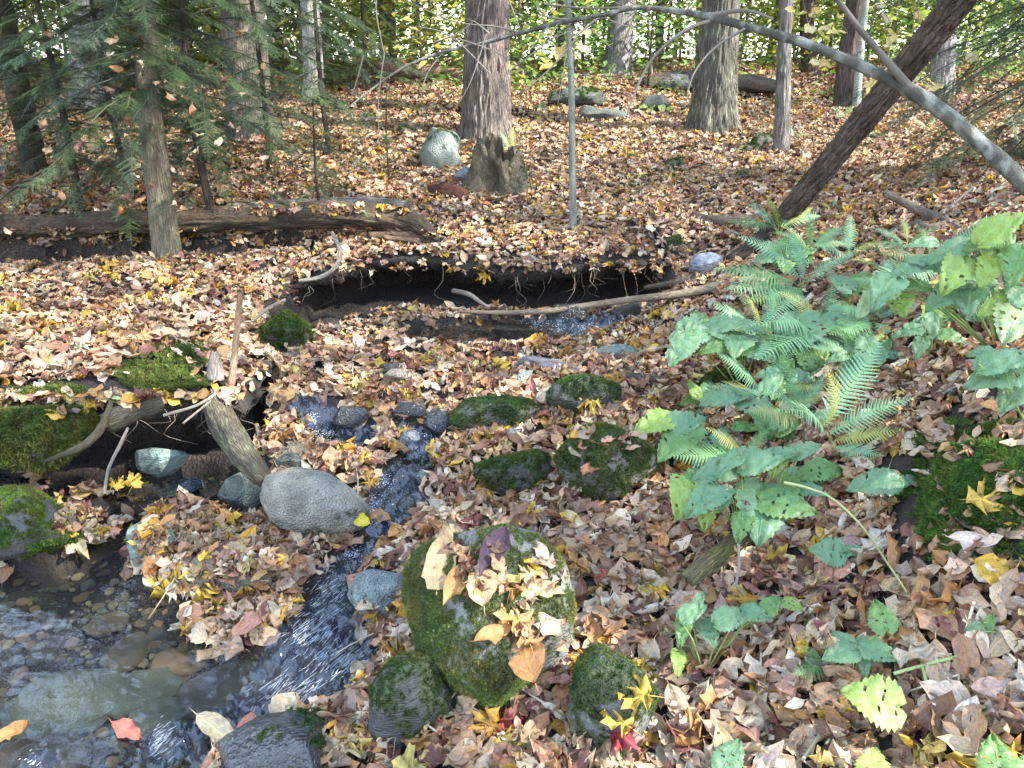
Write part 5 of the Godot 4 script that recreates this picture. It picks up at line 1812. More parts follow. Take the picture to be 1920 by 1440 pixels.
	stick("snag", "broken upright stick with peeling bark standing on the bank", "stick", [[434, 722, 3.05, 14], [440, 660, 3.03, 13], [446, 600, 3.0, 12], [451, 548, 2.98, 11]], Color(0.42, 0.28, 0.19), {"kind": 2, "seed": 23, "amp": 0.14, "sides": 14, "lichen": 0.25, "lcol": Color(0.62, 0.52, 0.36)})
	stick("stump_sliver", "weathered grey wood sliver beside the broken upright stick", "wood", [[405, 715, 3.05, 34], [404, 690, 3.05, 30], [402, 660, 3.05, 16]], Color(0.30, 0.26, 0.235), {"kind": 2, "seed": 24, "amp": 0.2, "sides": 18, "step": 0.015})
	stick("old_log", "barked dead log reaching down from the bank to the granite boulder", "log", [[400, 752, 2.95, 44], [425, 800, 2.88, 52], [455, 850, 2.80, 50], [488, 892, 2.74, 40], [500, 905, 2.72, 24]], Color(0.085, 0.075, 0.055), {"kind": 2, "seed": 26, "amp": 0.2, "sides": 36, "step": 0.02, "body": "log", "lichen": 0.3, "lcol": Color(0.17, 0.18, 0.10)})
	stick("root", "curved mossy root arching down the face of the left bank", "root", [[208, 752, 2.62, 8], [195, 795, 2.58, 16], [165, 830, 2.55, 16], [125, 850, 2.55, 13], [85, 865, 2.58, 6]], Color(0.13, 0.115, 0.08), {"seed": 28, "lichen": 0.3, "lcol": Color(0.10, 0.12, 0.05), "kind": 2, "amp": 0.15})
	stick("old_log", "short mossy log end under the bright moss cushion", "log", [[200, 795, 2.62, 38], [250, 772, 2.64, 40], [300, 755, 2.7, 36]], Color(0.10, 0.09, 0.062), {"kind": 2, "seed": 29, "sides": 24, "step": 0.02, "body": "log", "lichen": 0.35, "lcol": Color(0.11, 0.13, 0.055)})
	stick("stick", "thin pale bent stick standing in the hollow under the bank", "stick", [[196, 925, 2.5, 6], [203, 880, 2.5, 6], [222, 840, 2.5, 6], [240, 802, 2.5, 5]], Color(0.50, 0.45, 0.40), {"seed": 30, "sides": 8})
	stick("stick", "white split twig pointing out over the hollow", "stick", [[405, 738, 2.78, 6], [370, 760, 2.74, 5], [306, 779, 2.7, 6]], Color(0.62, 0.57, 0.48), {"seed": 31, "sides": 8})
	stick("stick", "second white twig below the split one over the hollow", "stick", [[395, 752, 2.78, 4], [370, 772, 2.75, 4], [343, 794, 2.72, 4]], Color(0.60, 0.54, 0.45), {"seed": 32, "sides": 8})
	stick("root", "pale curved root bending above the dark undercut", "root", [[560, 528, 4.05, 6], [600, 520, 4.03, 8], [630, 500, 4.0, 9], [638, 470, 4.0, 9], [622, 435, 4.0, 6]], Color(0.42, 0.38, 0.32), {"seed": 33, "sides": 10})
	stick("stick", "grey stick slanting from the moss knob to the leaves", "stick", [[472, 604, 3.5, 6], [500, 580, 3.5, 7], [535, 562, 3.55, 6]], Color(0.33, 0.29, 0.25), {"seed": 34, "sides": 8})
	stick("root", "knotted pale root sticking out of the undercut over the pool", "root", [[850, 545, 4.3, 9], [880, 552, 4.2, 9], [900, 566, 4.15, 7], [918, 577, 4.12, 4]], Color(0.30, 0.26, 0.22), {"seed": 35, "sides": 10})
	stick("mossy_branch", "thick broken mossy branch with a forked twig lying under the plants", "branch", [[1285, 1112, 0, 44], [1325, 1080, 0, 46], [1370, 1045, 0, 44], [1402, 1022, 0, 38]], Color(0.15, 0.13, 0.07), {"kind": 2, "seed": 36, "sides": 28, "step": 0.015, "amp": 0.14, "lichen": 0.5, "lcol": Color(0.20, 0.19, 0.07), "lift": 1.0, "tcol": Color(0.13, 0.115, 0.10), "twigs": [[[1385, 1020, 1.88, 6], [1386, 1060, 1.86, 6], [1380, 1095, 1.86, 6], [1398, 1118, 1.87, 5]], [[1380, 1092, 1.86, 6], [1370, 1105, 1.86, 3]]]})
	stick("dead_branch", "grey bark branch lying along the right slope under a big leaf", "branch", [[1770, 755, 0, 16], [1830, 700, 0, 20], [1880, 655, 0, 22], [1960, 600, 0, 24]], Color(0.17, 0.16, 0.16), {"seed": 38, "lichen": 0.3, "sides": 14, "lift": 1.4, "mat": "bark_fine"})
	stick("dead_branch", "dark bare branch lying beside the moss mound", "branch", [[1575, 890, 0, 14], [1625, 862, 0, 16], [1670, 838, 0, 15], [1712, 806, 0, 10]], Color(0.15, 0.125, 0.105), {"seed": 39, "sides": 12, "lift": 1.6})
	stick("dead_branch", "short dark branch showing between leaves above the bare one", "branch", [[1630, 755, 0, 12], [1680, 738, 0, 14], [1720, 728, 0, 10]], Color(0.14, 0.115, 0.10), {"seed": 40, "sides": 10, "lift": 1.2})
	stick("dead_branch", "brown snapped branch propped on the slope beside the ferns", "branch", [[1660, 362, 4.3, 14], [1720, 392, 4.25, 18], [1770, 420, 4.2, 20], [1800, 436, 4.15, 18]], Color(0.20, 0.16, 0.13), {"seed": 41, "sides": 14, "kind": 2, "tcol": Color(0.15, 0.12, 0.1), "twigs": [[[1755, 405, 4.2, 6], [1790, 380, 4.2, 5], [1825, 350, 4.2, 3]]]})
	stick("root", "smooth brown root looping over the leaves beside the snapped branch", "root", [[1690, 440, 0, 8], [1715, 430, 0, 14], [1740, 438, 0, 14], [1775, 425, 0, 10]], Color(0.25, 0.20, 0.165), {"seed": 42, "lift": 1.6, "sides": 10})
	stick("stick", "pale peeled stick lying in leaves beside the upper spout", "stick", [[482, 805, 0, 9], [492, 835, 0, 10], [505, 850, 0, 9]], Color(0.58, 0.45, 0.33), {"seed": 43, "lift": 2.0, "sides": 10})
	stick("stick", "grey stick at the foot of the leaning trunk", "stick", [[1345, 425, 0, 5], [1375, 440, 0, 6], [1410, 455, 0, 5]], Color(0.38, 0.33, 0.28), {"seed": 44, "lift": 1.5, "sides": 8})
	stick("rotten_wood", "dark rotten log end below the hollow stump", "log", [[812, 362, 6.0, 26], [840, 366, 5.95, 34], [872, 374, 5.9, 26]], Color(0.12, 0.055, 0.04), {"kind": 2, "seed": 45, "sides": 24, "amp": 0.3, "step": 0.02, "body": "log"})
	stick("rotten_wood", "dark rotten log beside the foot of the leaning trunk", "log", [[1298, 412, 5.1, 20], [1340, 424, 5.05, 28], [1380, 420, 5.0, 26], [1420, 415, 5.0, 14]], Color(0.10, 0.08, 0.065), {"kind": 2, "seed": 46, "sides": 20, "amp": 0.3, "step": 0.03, "body": "log"})
	stick("driftwood", "dark wood scrap at the foot of the moss knob", "wood", [[500, 690, 0, 20], [525, 682, 0, 24], [560, 668, 0, 14]], Color(0.13, 0.11, 0.095), {"kind": 2, "seed": 47, "sides": 16, "step": 0.02})
	stick("stick", "grey log end in leaves beside the long low moss boulder", "log", [[1165, 712, 0, 16], [1200, 716, 0, 18], [1255, 722, 0, 14]], Color(0.13, 0.115, 0.09), {"kind": 2, "seed": 48, "sides": 14, "lift": 0.9})
	# pale straw stalks on the near right
	var straw := [[[1412, 1190, 0, 5], [1424, 1230, 0, 5], [1420, 1330, 0, 4]], [[1780, 1245, 0, 5], [1745, 1242, 0, 5], [1800, 1325, 0, 4]], [[1900, 1260, 0, 6], [1860, 1225, 0, 6], [1800, 1180, 0, 5]], [[1850, 1330, 0, 4], [1875, 1385, 0, 4], [1895, 1420, 0, 3]], [[1450, 1290, 0, 6], [1490, 1275, 0, 5]], [[1545, 1415, 0, 6], [1570, 1375, 0, 6], [1590, 1300, 0, 5]], [[1880, 1300, 0, 4], [1840, 1340, 0, 4], [1790, 1400, 0, 4]], [[1700, 1310, 0, 4], [1760, 1290, 0, 4], [1830, 1270, 0, 5]], [[1820, 1150, 0, 6], [1800, 1230, 0, 6], [1790, 1330, 0, 4]]]
	for s in straw:
		stick("straw_stalk", "pale dry straw stalk lying over leaves on the near slope", "stalk", s, Color(0.52, 0.46, 0.30), {"sides": 6, "lift": 9.0, "mat": "twig", "group": "dry straw stalks on the near slope"})
	# fine roots hanging from the overhangs
	for s in slabs:
		var lip: PackedVector2Array = s.lip
		for k in 30:
			var f := clampf(rng.randi_range(0, lip.size() - 2) + 0.5 + rng.randfn(0, 0.16), 0.1, lip.size() - 1.1)
			var q := lip[int(f)].lerp(lip[int(f) + 1], f - int(f))
			var y := slab_top(s, q.x, q.y) - 0.05
			var p := Vector3(q.x, y, -q.y - rnd(0.0, 0.08))
			var l := 0.05 + 0.26 * pow(rng.randf(), 2.0)
			var node := base("hanging_root", p, "thin brown root hanging from the undercut bank edge", "root", "thin roots hanging from the undercut banks")
			var b := MB.new()
			var pts := [Vector3.ZERO, Vector3(rnd(-0.03, 0.03), -l * 0.35, rnd(-0.01, 0.05)), Vector3(rnd(-0.06, 0.06), -l * 0.7, rnd(-0.02, 0.05)), Vector3(rnd(-0.12, 0.12), -l, rnd(-0.02, 0.05))]
			tube(b, pts, [rnd(0.0008, 0.003), rnd(0.0006, 0.0014), 0.0007, 0.0003], 5, 0.03, 0, k, Color(0.20, 0.16, 0.12) * rnd(0.5, 1.4), {})
			part("strand", finish(b), mats.twig, node)

func stump() -> void:
	# a hollow, broken stump: an open shell of rotten wood with jagged rim
	var foot := on_g(935, 360)
	var t := depth_of(foot)
	var s := t / F
	var node := base("tree_stump", foot, "hollow broken mossy stump with a dark opening below the big trunk", "stump")
	var b := MB.new()
	var sides := 60
	var rows := 22
	for shell in 2:
		for r in rows + 1:
			var f := float(r) / rows
			for j in sides + 1:
				var an := TAU * (j % sides) / sides
				var front := maxf(0.0, sin(an))    # toward the camera
				var rimh := 105.0 * s * (1.0 - 0.25 * pow(front, 2.0) + 0.18 * nR.get_noise_2d(cos(an) * 3 + 5, sin(an) * 3))
				if cos(an) > 0.3: rimh *= 0.82
				var open := smoothstep(0.35, 0.10, absf(wrapf(an - 1.85, -PI, PI)) / 1.7)
				var y0 := 0.0
				var y := lerpf(y0, rimh, f)
				var rr := (62.0 - 22.0 * f) * s * (1.0 + 0.22 * nR.get_noise_3d(cos(an) * 2.2, sin(an) * 2.2, f * 2)) * (1.0 + 0.5 * pow(1.0 - f, 3.0))
				if open > 0.1:
					rr *= 1.0 - 0.72 * open * sin(PI * clampf(f * 1.15, 0, 1)) 
				if shell == 1: rr *= 0.80
				var k := 1.0 + 0.4 * nA.get_noise_3d(cos(an) * 6, sin(an) * 6, f * 4)
				var c := Color(0.16, 0.135, 0.095) * k
				b.put(Vector3(cos(an) * rr, y - 0.05, sin(an) * rr * 0.9), Vector2(an * 1.5, f), c)
	var row := sides + 1
	for shell in 2:
		var st := shell * (rows + 1) * row
		for r in rows:
			for j in sides:
				var a := st + r * row + j
				if shell == 0: b.quad(a, a + row, a + row + 1, a + 1)
				else: b.quad(a, a + 1, a + row + 1, a + row)
	for j in sides:
		var a := rows * row + j
		var c := (rows + 1) * row + rows * row + j
		b.quad(a, c, c + 1, a + 1)
	part("shell", finish(b), mats.wood, node)
	var mask := PackedFloat32Array()
	for k in b.v.size():
		var p := b.v[k]
		mask.append(0.55 * nB.get_noise_3d(p.x * 6, p.y * 6, p.z * 6) + (0.25 if p.x > 0.06 and p.y < 0.25 else -0.25) if k < (rows + 1) * row else -1.0)
	moss_on(b, mask, 0.05, node, 0.018, 4000.0, Color(0.10, 0.12, 0.035), 77)

func forest() -> void:
	# understorey saplings with yellow green leaves behind the crest
	rng.seed = 61
	var protos := []
	var spots := []
	for k in 130:
		var d := 10.5 + 26.0 * pow(rng.randf(), 1.3)
		var x := rnd(-0.75, 0.75) * d
		spots.append([x, d])
	var labels := ["leafy yellow green understorey sapling beyond the crest of the slope", "leafy light green understorey sapling beyond the crest of the slope", "leafy golden understorey sapling beyond the crest of the slope"]
	var ccs := [Color(0.33, 0.38, 0.11), Color(0.17, 0.27, 0.10), Color(0.42, 0.38, 0.13)]
	for k in 3:
		rng.seed = 620 + k
		var node := base("understorey_sapling", Vector3.ZERO, labels[k], "sapling", labels[k].get_slice(" beyond", 0) + "s behind the slope")
		var b := MB.new()
		tube(b, [Vector3(0, -0.1, 0), Vector3(rnd(-0.15, 0.15), 1.3, 0.05), Vector3(rnd(-0.4, 0.4), 3.6, 0)], [0.028, 0.02, 0.006], 8, 0.2, 0, k, Color(0.14, 0.12, 0.10), {})
		for j in 12:
			var y := rnd(0.5, 3.2)
			var an := rnd(0, TAU)
			tube(b, [Vector3(0, y, 0), Vector3(cos(an) * 0.5, y + 0.2, sin(an) * 0.5), Vector3(cos(an) * rnd(0.8, 1.3), y + rnd(0.1, 0.5), sin(an) * 1.1)], [0.009, 0.006, 0.002], 5, 0.2, 0, j, Color(0.12, 0.10, 0.085), {})
		part("trunk", finish(b), mats.twig, node)
		var lb := MB.new()
		for j in 2600:
			var y2 := 0.15 + 3.5 * pow(rng.randf(), 0.8)
			var an2 := rnd(0, TAU)
			var rr := sqrt(rng.randf()) * 1.35
			var p := Vector3(cos(an2) * rr, y2 + 0.25 * nA.get_noise_2d(an2 * 2, rr * 3), sin(an2) * rr)
			if nB.get_noise_3d(p.x * 1.2 + k * 9, p.y * 1.6, p.z * 1.2) < -0.05: continue
			leaf_card(lb, p, rnd(0.08, 0.15))
		for j in lb.c.size():
			lb.c[j] = lb.c[j] * ccs[k]
		part("crown", finish(lb), mats.tree_leaf, node)
		protos.append(node)
	rng.seed = 63
	for k in spots.size():
		var p: Array = spots[k]
		var node: Node3D = protos[k] if k < 3 else protos[k % 3].duplicate()
		if k >= 3:
			node.name = numbered("understorey_sapling")
			add_child(node, true)
		node.position = Vector3(p[0], hgt(p[0], -p[1]), -p[1])
		node.rotation.y = rnd(0, TAU)
		var s := rnd(0.8, 1.35)
		node.scale = Vector3(s, s, s)
	# canopy trees added to shade the brook and darken its pool reflections
	var ring := [[7.4, -0.8, 8.4], [9.2, -2.2, 9.0], [6.0, -2.6, 8.0], [9.8, 0.6, 9.6], [2.0, -4.0, 8.5], [-4.0, -2.5, 8.5], [6.6, 2.6, 8.2], [13.0, 5.5, 10.0], [-6.5, 2.0, 8.5], [-4.6, 4.8, 8.8], [-2.4, 7.4, 9.8], [-7.5, 6.5, 9.0]]
	for k in ring.size():
		var e: Array = ring[k]
		var foot := Vector3(e[0], hgt(e[0], -e[1]), -e[1])
		var node := base("maple_tree", foot, "canopy maple added outside the view whose crown shades the brook", "tree", "canopy maples around the brook")
		var b := MB.new()
		tube(b, [Vector3(0, -0.1, 0), Vector3(0.1, 2.5, 0), Vector3(-0.1, 5, 0.1), Vector3(0, e[2], 0)], [0.2, 0.17, 0.12, 0.04], 20, 0.15, 1, k, Color(0.22, 0.19, 0.165), {"flare": 0.3})
		part("trunk", finish(b), mats.bark, node)
		add_crown(node, Vector3(0, e[2] - 0.8, 0), 2.6, [80, 70, 60, 50, 40, 60, 60, 80, 60, 240, 200, 160][k], Color(0.30, 0.34, 0.05), 700 + k)
	# low green undergrowth along the crest
	rng.seed = 65
	var uw := [[], [], []]
	var uc := [PackedColorArray(), PackedColorArray(), PackedColorArray()]
	for k in 420:
		var d := rnd(8.8, 15.0)
		var x := rnd(-0.72, 0.72) * d
		if nB.get_noise_2d(x * 0.5, d * 0.5) < -0.05: continue
		var s := rnd(0.35, 0.8)
		uw[k % 3].append(Transform3D(Basis(Vector3.UP, rnd(0, TAU)).scaled(Vector3(s, s * 0.8, s)), Vector3(x, hgt(x, -d) + 0.18 * s, -d)))
		var g := rnd(0.6, 1.3)
		uc[k % 3].append(Color(0.13 * g * rnd(0.8, 1.6), 0.22 * g, 0.07 * g))
	var un := Node3D.new()
	un.name = "undergrowth"
	add_child(un)
	tag(un, "low green undergrowth scattered along the crest of the slope", "undergrowth", "", "stuff")
	for k in 3: copies("leaves", clump_meshes[k], mats.tree_leaf, un, uw[k], uc[k])
	# hemlocks
	rng.seed = 64
	var f1 := on_g(312, 482)
	hemlock("grey barked hemlock with dark drooping boughs beside the fallen logs", f1, [Vector3(0, -0.1, 0), at(296, 330, depth_of(f1) - 0.12) - f1, at(272, 130, depth_of(f1) - 0.3) - f1, at(262, -20, depth_of(f1) - 0.4) - f1, Vector3(-0.15, 4.6, 0.2), Vector3(-0.1, 9.0, 0.2)], [0.078, 0.066, 0.05, 0.042, 0.03, 0.01], Color(0.215, 0.19, 0.14), {"lichen": 0.25, "sets": [[80, 0.85, 2.4, 0.7, 0.7, 1], [12, 0.6, 1.1, 0.5, 0.6, 2], [60, 2.7, 8.6, 1.7, 0.9, 3]]})
	var hem: Node3D = get_node("hemlock_tree")
	var cw := []
	var cc := PackedColorArray()
	rng.seed = 640
	for k in 130:
		var p := at(rnd(60, 560), rnd(60, 400), depth_of(f1) + rnd(-0.8, 0.7))
		cw.append(lay(p.x - f1.x, p.z - f1.z, Vector3.UP, 0.0, rnd(0.05, 0.085), rnd(0.1, 1.2), p.y - f1.y))
		cc.append(vary(pick(TANS)))
	copies("caught_leaves", oval_meshes[1], mats.leaf_oval, hem, cw, cc)
	var f2 := on_g(398, 400)
	hemlock("thin dark hemlock sapling behind the grey barked hemlock", f2, [Vector3(0, -0.1, 0), Vector3(-0.03, 0.6, 0), Vector3(0.02, 1.6, 0), Vector3(0, 3.2, 0)], [0.028, 0.024, 0.016, 0.005], Color(0.09, 0.075, 0.06), {"sides": 12, "sets": [[64, 0.3, 2.4, 0.85, 0.65, 4]]})
	var f3 := on_g(60, 330)
	hemlock("bushy hemlock behind the fallen log at the edge of the slope", f3, [Vector3(0, -0.1, 0), Vector3(0.05, 1.2, 0), Vector3(0, 9.0, 0)], [0.09, 0.08, 0.012], Color(0.11, 0.09, 0.07), {"sides": 12, "sets": [[46, 0.4, 3.2, 0.9, 0.9, 5], [50, 3.0, 8.8, 1.8, 0.8, 25]]})
	var f4 := on_g(245, 345)
	hemlock("spindly hemlock sapling with dead lower twigs", f4, [Vector3(0, -0.1, 0), Vector3(-0.04, 0.7, 0), Vector3(0.04, 2.8, 0)], [0.022, 0.018, 0.006], Color(0.10, 0.08, 0.065), {"sides": 10, "sets": [[70, 0.35, 2.4, 0.9, 0.6, 6]]})
	var f5 := on_g(505, 330)
	hemlock("thin hemlock sapling in front of the sunlit white grey trunk", f5, [Vector3(0, -0.1, 0), Vector3(0.03, 0.8, 0), Vector3(-0.02, 2.6, 0)], [0.022, 0.018, 0.006], Color(0.10, 0.08, 0.065), {"sides": 10, "sets": [[44, 0.3, 2.0, 0.9, 0.6, 7]]})
	var f11 := on_g(150, 400)
	hemlock("young hemlock rooted beside the low dark log", f11, [Vector3(0, -0.1, 0), Vector3(0.03, 0.7, 0), Vector3(-0.02, 2.6, 0)], [0.026, 0.02, 0.006], Color(0.10, 0.08, 0.065), {"sides": 10, "sets": [[80, 0.3, 2.3, 0.9, 0.7, 14]]})
	var f12 := on_g(620, 290)
	hemlock("young hemlock on the slope behind the grey barked log", f12, [Vector3(0, -0.1, 0), Vector3(-0.03, 0.7, 0), Vector3(0.02, 2.4, 0)], [0.024, 0.018, 0.006], Color(0.10, 0.08, 0.065), {"sides": 10, "sets": [[34, 0.35, 1.6, 0.85, 0.5, 15]]})
	for e in [[-5.6, 8.2], [-7.8, 8.8], [-4.0, 10.2], [-9.0, 6.6]]:
		var fb := Vector3(e[0], hgt(e[0], -e[1]), -e[1])
		hemlock("tall dark hemlock rising behind the pale trunks at the back of the wood", fb, [Vector3(0, -0.1, 0), Vector3(0.05, 3.0, 0), Vector3(0, 9.5, 0)], [0.11, 0.09, 0.012], Color(0.12, 0.10, 0.08), {"group": "tall hemlocks at the back of the wood", "sides": 14, "sets": [[60, 1.6, 9.2, 2.0, 0.7, int(e[0] * -10)]]})
	var f6 := on_g(603, 420)
	hemlock("tiny hemlock seedling rooted on the rotten log", f6, [Vector3(0, -0.05, 0), Vector3(0.0, 0.35, 0.02), Vector3(0.02, 0.75, 0)], [0.010, 0.008, 0.003], Color(0.10, 0.08, 0.065), {"sides": 8, "sets": [[9, 0.15, 0.7, 0.45, 0.25, 8]]})
	var f7 := on_g(730, 335)
	hemlock("small dull hemlock seedling beside the lichen boulder", f7, [Vector3(0, -0.05, 0), Vector3(0.0, 0.3, 0.02), Vector3(0.02, 0.65, 0)], [0.009, 0.007, 0.003], Color(0.10, 0.08, 0.065), {"sides": 8, "sets": [[10, 0.2, 0.6, 0.4, 0.25, 9]]})
	var f8 := Vector3(3.75, hgt(3.75, -5.2), -5.2)
	hemlock("dense dark hemlock on the right with boughs reaching behind the arching limb", f8, [Vector3(0, -0.1, 0), Vector3(0.0, 1.2, 0.0), Vector3(0, 4.6, 0)], [0.09, 0.075, 0.012], Color(0.12, 0.10, 0.08), {"sides": 16, "sets": [[90, 0.1, 2.2, 1.25, 1.1, 10, Vector3(-0.9, -0.1, 0.1), 0.6], [20, 2.2, 4.4, 1.0, 0.5, 11]]})
	var f9 := on_g(690, 175)
	hemlock("blue green hemlock sapling behind the far fallen log", f9, [Vector3(0, -0.05, 0), Vector3(0, 0.8, 0), Vector3(0, 2.4, 0)], [0.03, 0.02, 0.006], Color(0.10, 0.08, 0.065), {"sides": 8, "sets": [[24, 0.2, 2.2, 0.9, 0.5, 12]]})
	var f10 := on_g(1215, 170)
	hemlock("low green hemlock shrub beside the far rotten log", f10, [Vector3(0, -0.05, 0), Vector3(0, 0.4, 0), Vector3(0, 1.0, 0)], [0.02, 0.015, 0.006], Color(0.10, 0.08, 0.065), {"sides": 8, "sets": [[14, 0.1, 0.7, 0.6, 0.4, 13]]})
	stump()

func plants() -> void:
	rng.seed = 41
	var t1 := ["fern_teal", "fern_teal", "fern_mid", "fern_mid", "fern_pale", "fern_pale", "fern_yellow"]
	fern("arching teal fern beside the foot of the leaning trunk", [1500, 560], [[1490, 530, 1345, 498, -0.1, -0.25], [1500, 520, 1395, 440, 0, -0.1], [1505, 545, 1400, 560, -0.1, -0.3], [1510, 520, 1480, 425, 0, 0.0], [1500, 550, 1440, 600, -0.1, -0.35], [1515, 530, 1600, 470, 0, -0.05], [1500, 540, 1370, 540, -0.05, -0.3]], "ferns on the right bank", t1)
	fern("upright dark fern with one tall pointed frond on the slope", [1592, 500], [[1592, 478, 1596, 402, 0, 0.05], [1590, 480, 1660, 450, 0, -0.1], [1590, 482, 1530, 455, 0, -0.1], [1595, 484, 1640, 500, 0, -0.2]], "ferns on the right bank", t1)
	fern("low spreading fern below the arching teal fern", [1545, 640], [[1530, 620, 1420, 600, -0.1, -0.3], [1535, 615, 1470, 545, -0.05, -0.1], [1545, 615, 1560, 530, 0, -0.1], [1545, 625, 1640, 590, 0, -0.15], [1535, 630, 1430, 660, -0.1, -0.35], [1550, 630, 1620, 660, -0.1, -0.3]], "ferns on the right bank", t1)
	fern("tall feathery fern leaning over the bare branch", [1560, 850], [[1548, 800, 1650, 640, -0.1, -0.1], [1555, 815, 1705, 745, -0.05, -0.15], [1560, 830, 1690, 800, -0.05, -0.2], [1550, 800, 1560, 690, -0.1, -0.2], [1545, 810, 1470, 760, -0.1, -0.25], [1560, 840, 1655, 850, -0.1, -0.25]], "ferns on the right bank", t1)
	fern("small fern growing between the nettles and the moss lump", [1440, 760], [[1430, 730, 1350, 665, -0.05, -0.15], [1435, 730, 1490, 655, 0, -0.1], [1430, 740, 1340, 720, -0.05, -0.2], [1440, 735, 1530, 720, -0.05, -0.15]], "ferns on the right bank", t1)
	fern("pale fern frond arching over the curled brown leaves", [1400, 880], [[1390, 860, 1262, 850, -0.1, -0.2], [1395, 850, 1330, 800, -0.05, -0.15], [1400, 855, 1440, 800, -0.05, -0.1]], "ferns on the right bank", t1)
	fern("fern behind the broad leaves near the snapped branch", [1760, 520], [[1750, 500, 1660, 470, -0.1, -0.2], [1760, 490, 1720, 420, 0, -0.05], [1765, 490, 1820, 440, 0, -0.1], [1755, 505, 1650, 520, -0.1, -0.3], [1760, 495, 1860, 400, 0, -0.1]], "ferns on the right bank", t1)
	fern("little fern at the foot of the big furrowed trunk", [962, 288], [[960, 282, 935, 245, 0, 0], [962, 280, 962, 238, 0, 0], [963, 282, 985, 258, 0, -0.1], [960, 285, 930, 270, 0, -0.1]], "ferns on the far slope", t1)
	fern("green fern tuft at the foot of the dark twisted trunk", [1585, 225], [[1585, 218, 1560, 200, 0, 0], [1586, 218, 1600, 196, 0, 0], [1585, 220, 1570, 218, 0, -0.1]], "ferns on the far slope", t1)
	fern("small fern beside the slim grey trunk", [1490, 262], [[1485, 258, 1455, 248, 0, -0.1], [1488, 256, 1482, 238, 0, 0], [1490, 258, 1510, 250, 0, 0]], "ferns on the far slope", t1)
	fern("green fern tuft below the arching limb", [1745, 245], [[1740, 240, 1712, 222, 0, 0], [1745, 238, 1750, 212, 0, 0], [1748, 240, 1775, 228, 0, -0.1], [1745, 242, 1730, 245, 0, -0.1]], "ferns on the far slope", t1)
	fern("pale fern tuft on the slope below the leaning trunk", [1560, 398], [[1558, 392, 1535, 378, 0, 0], [1560, 390, 1570, 370, 0, 0], [1562, 392, 1585, 384, 0, -0.1]], "ferns on the far slope", t1)
	fern("tiny fern sprouting in litter beside the straw stalks", [1560, 1250], [[1545, 1240, 1500, 1215, 0, -0.05], [1550, 1245, 1490, 1260, 0, -0.08], [1555, 1240, 1540, 1195, 0, 0]], "ferns on the right bank", ["fern_mid"])
	fern("tiny teal fern on the moss mound", [1830, 955], [[1828, 952, 1800, 938, 0, -0.03], [1830, 950, 1840, 930, 0, -0.02]], "ferns on the right bank", ["fern_teal"])
	var TE := "herb_teal"
	var MI := "herb_mid"
	var LI := "herb_lime"
	var PA := "herb_pale"
	herb("wood_nettle", "tall toothed nettle with broad hole pocked leaves above the mossy branch", [1392, 1020], [[1430, 862, 95, 10, -0.12, 0, TE], [1340, 885, 110, 205, -0.12, 3, TE], [1365, 870, 70, 225, -0.15, 3, TE], [1400, 850, 80, 10, -0.08, 3, TE], [1430, 960, 120, 262, -0.15, 2, TE], [1480, 945, 110, 345, -0.15, 2, MI], [1325, 935, 100, 215, -0.2, 1, TE], [1350, 925, 70, 20, -0.2, 0, TE], [1282, 925, 95, 255, -0.16, 1, LI], [1330, 950, 85, 250, -0.16, 1, LI], [1390, 985, 70, 255, -0.18, 1, MI], [1455, 868, 60, 250, -0.05, 1, LI], [1510, 842, 75, 20, -0.05, 3, TE], [1465, 850, 70, 5, -0.06, 3, TE], [1300, 905, 60, 235, -0.12, 0, MI]])
	herb("wood_nettle", "pale green toothed nettle at the side of the notched boulder", [1275, 880], [[1225, 792, 85, 205, -0.05, 0, LI], [1285, 790, 90, 15, -0.05, 0, TE], [1265, 830, 90, 225, -0.1, 0, MI], [1300, 800, 70, 340, -0.05, 3, TE], [1305, 815, 60, 310, -0.08, 0, MI]])
	herb("wood_nettle", "bluish nettle cluster arching over the brook edge", [1390, 730], [[1290, 625, 80, 190, -0.15, 0, TE], [1330, 615, 70, 160, -0.12, 3, TE], [1275, 655, 75, 235, -0.2, 0, TE], [1370, 605, 90, 5, -0.1, 3, TE], [1400, 610, 80, 345, -0.1, 3, TE], [1420, 655, 80, 330, -0.15, 0, TE], [1340, 650, 70, 200, -0.15, 3, MI], [1450, 665, 60, 290, -0.15, 2, MI], [1385, 640, 70, 250, -0.15, 0, TE], [1300, 600, 60, 30, -0.1, 3, TE]])
	herb("wood_nettle", "round leaved nettle patch beside the low spreading fern", [1470, 700], [[1455, 640, 70, 280, -0.1, 2, MI], [1520, 620, 80, 240, -0.1, 2, TE], [1590, 605, 70, 270, -0.1, 2, TE], [1500, 655, 60, 330, -0.1, 0, MI], [1545, 650, 60, 20, -0.1, 0, TE], [1480, 600, 60, 60, -0.05, 3, TE]])
	herb("wood_nettle", "nettle with notched leaves above the pale fern frond", [1420, 800], [[1345, 745, 75, 200, -0.1, 0, TE], [1380, 740, 70, 5, -0.08, 0, TE], [1420, 760, 85, 320, -0.1, 2, TE], [1450, 715, 60, 40, -0.05, 3, TE], [1400, 800, 60, 350, -0.1, 3, MI], [1480, 765, 45, 90, -0.05, 4, LI], [1455, 790, 50, 270, -0.08, 2, MI]])
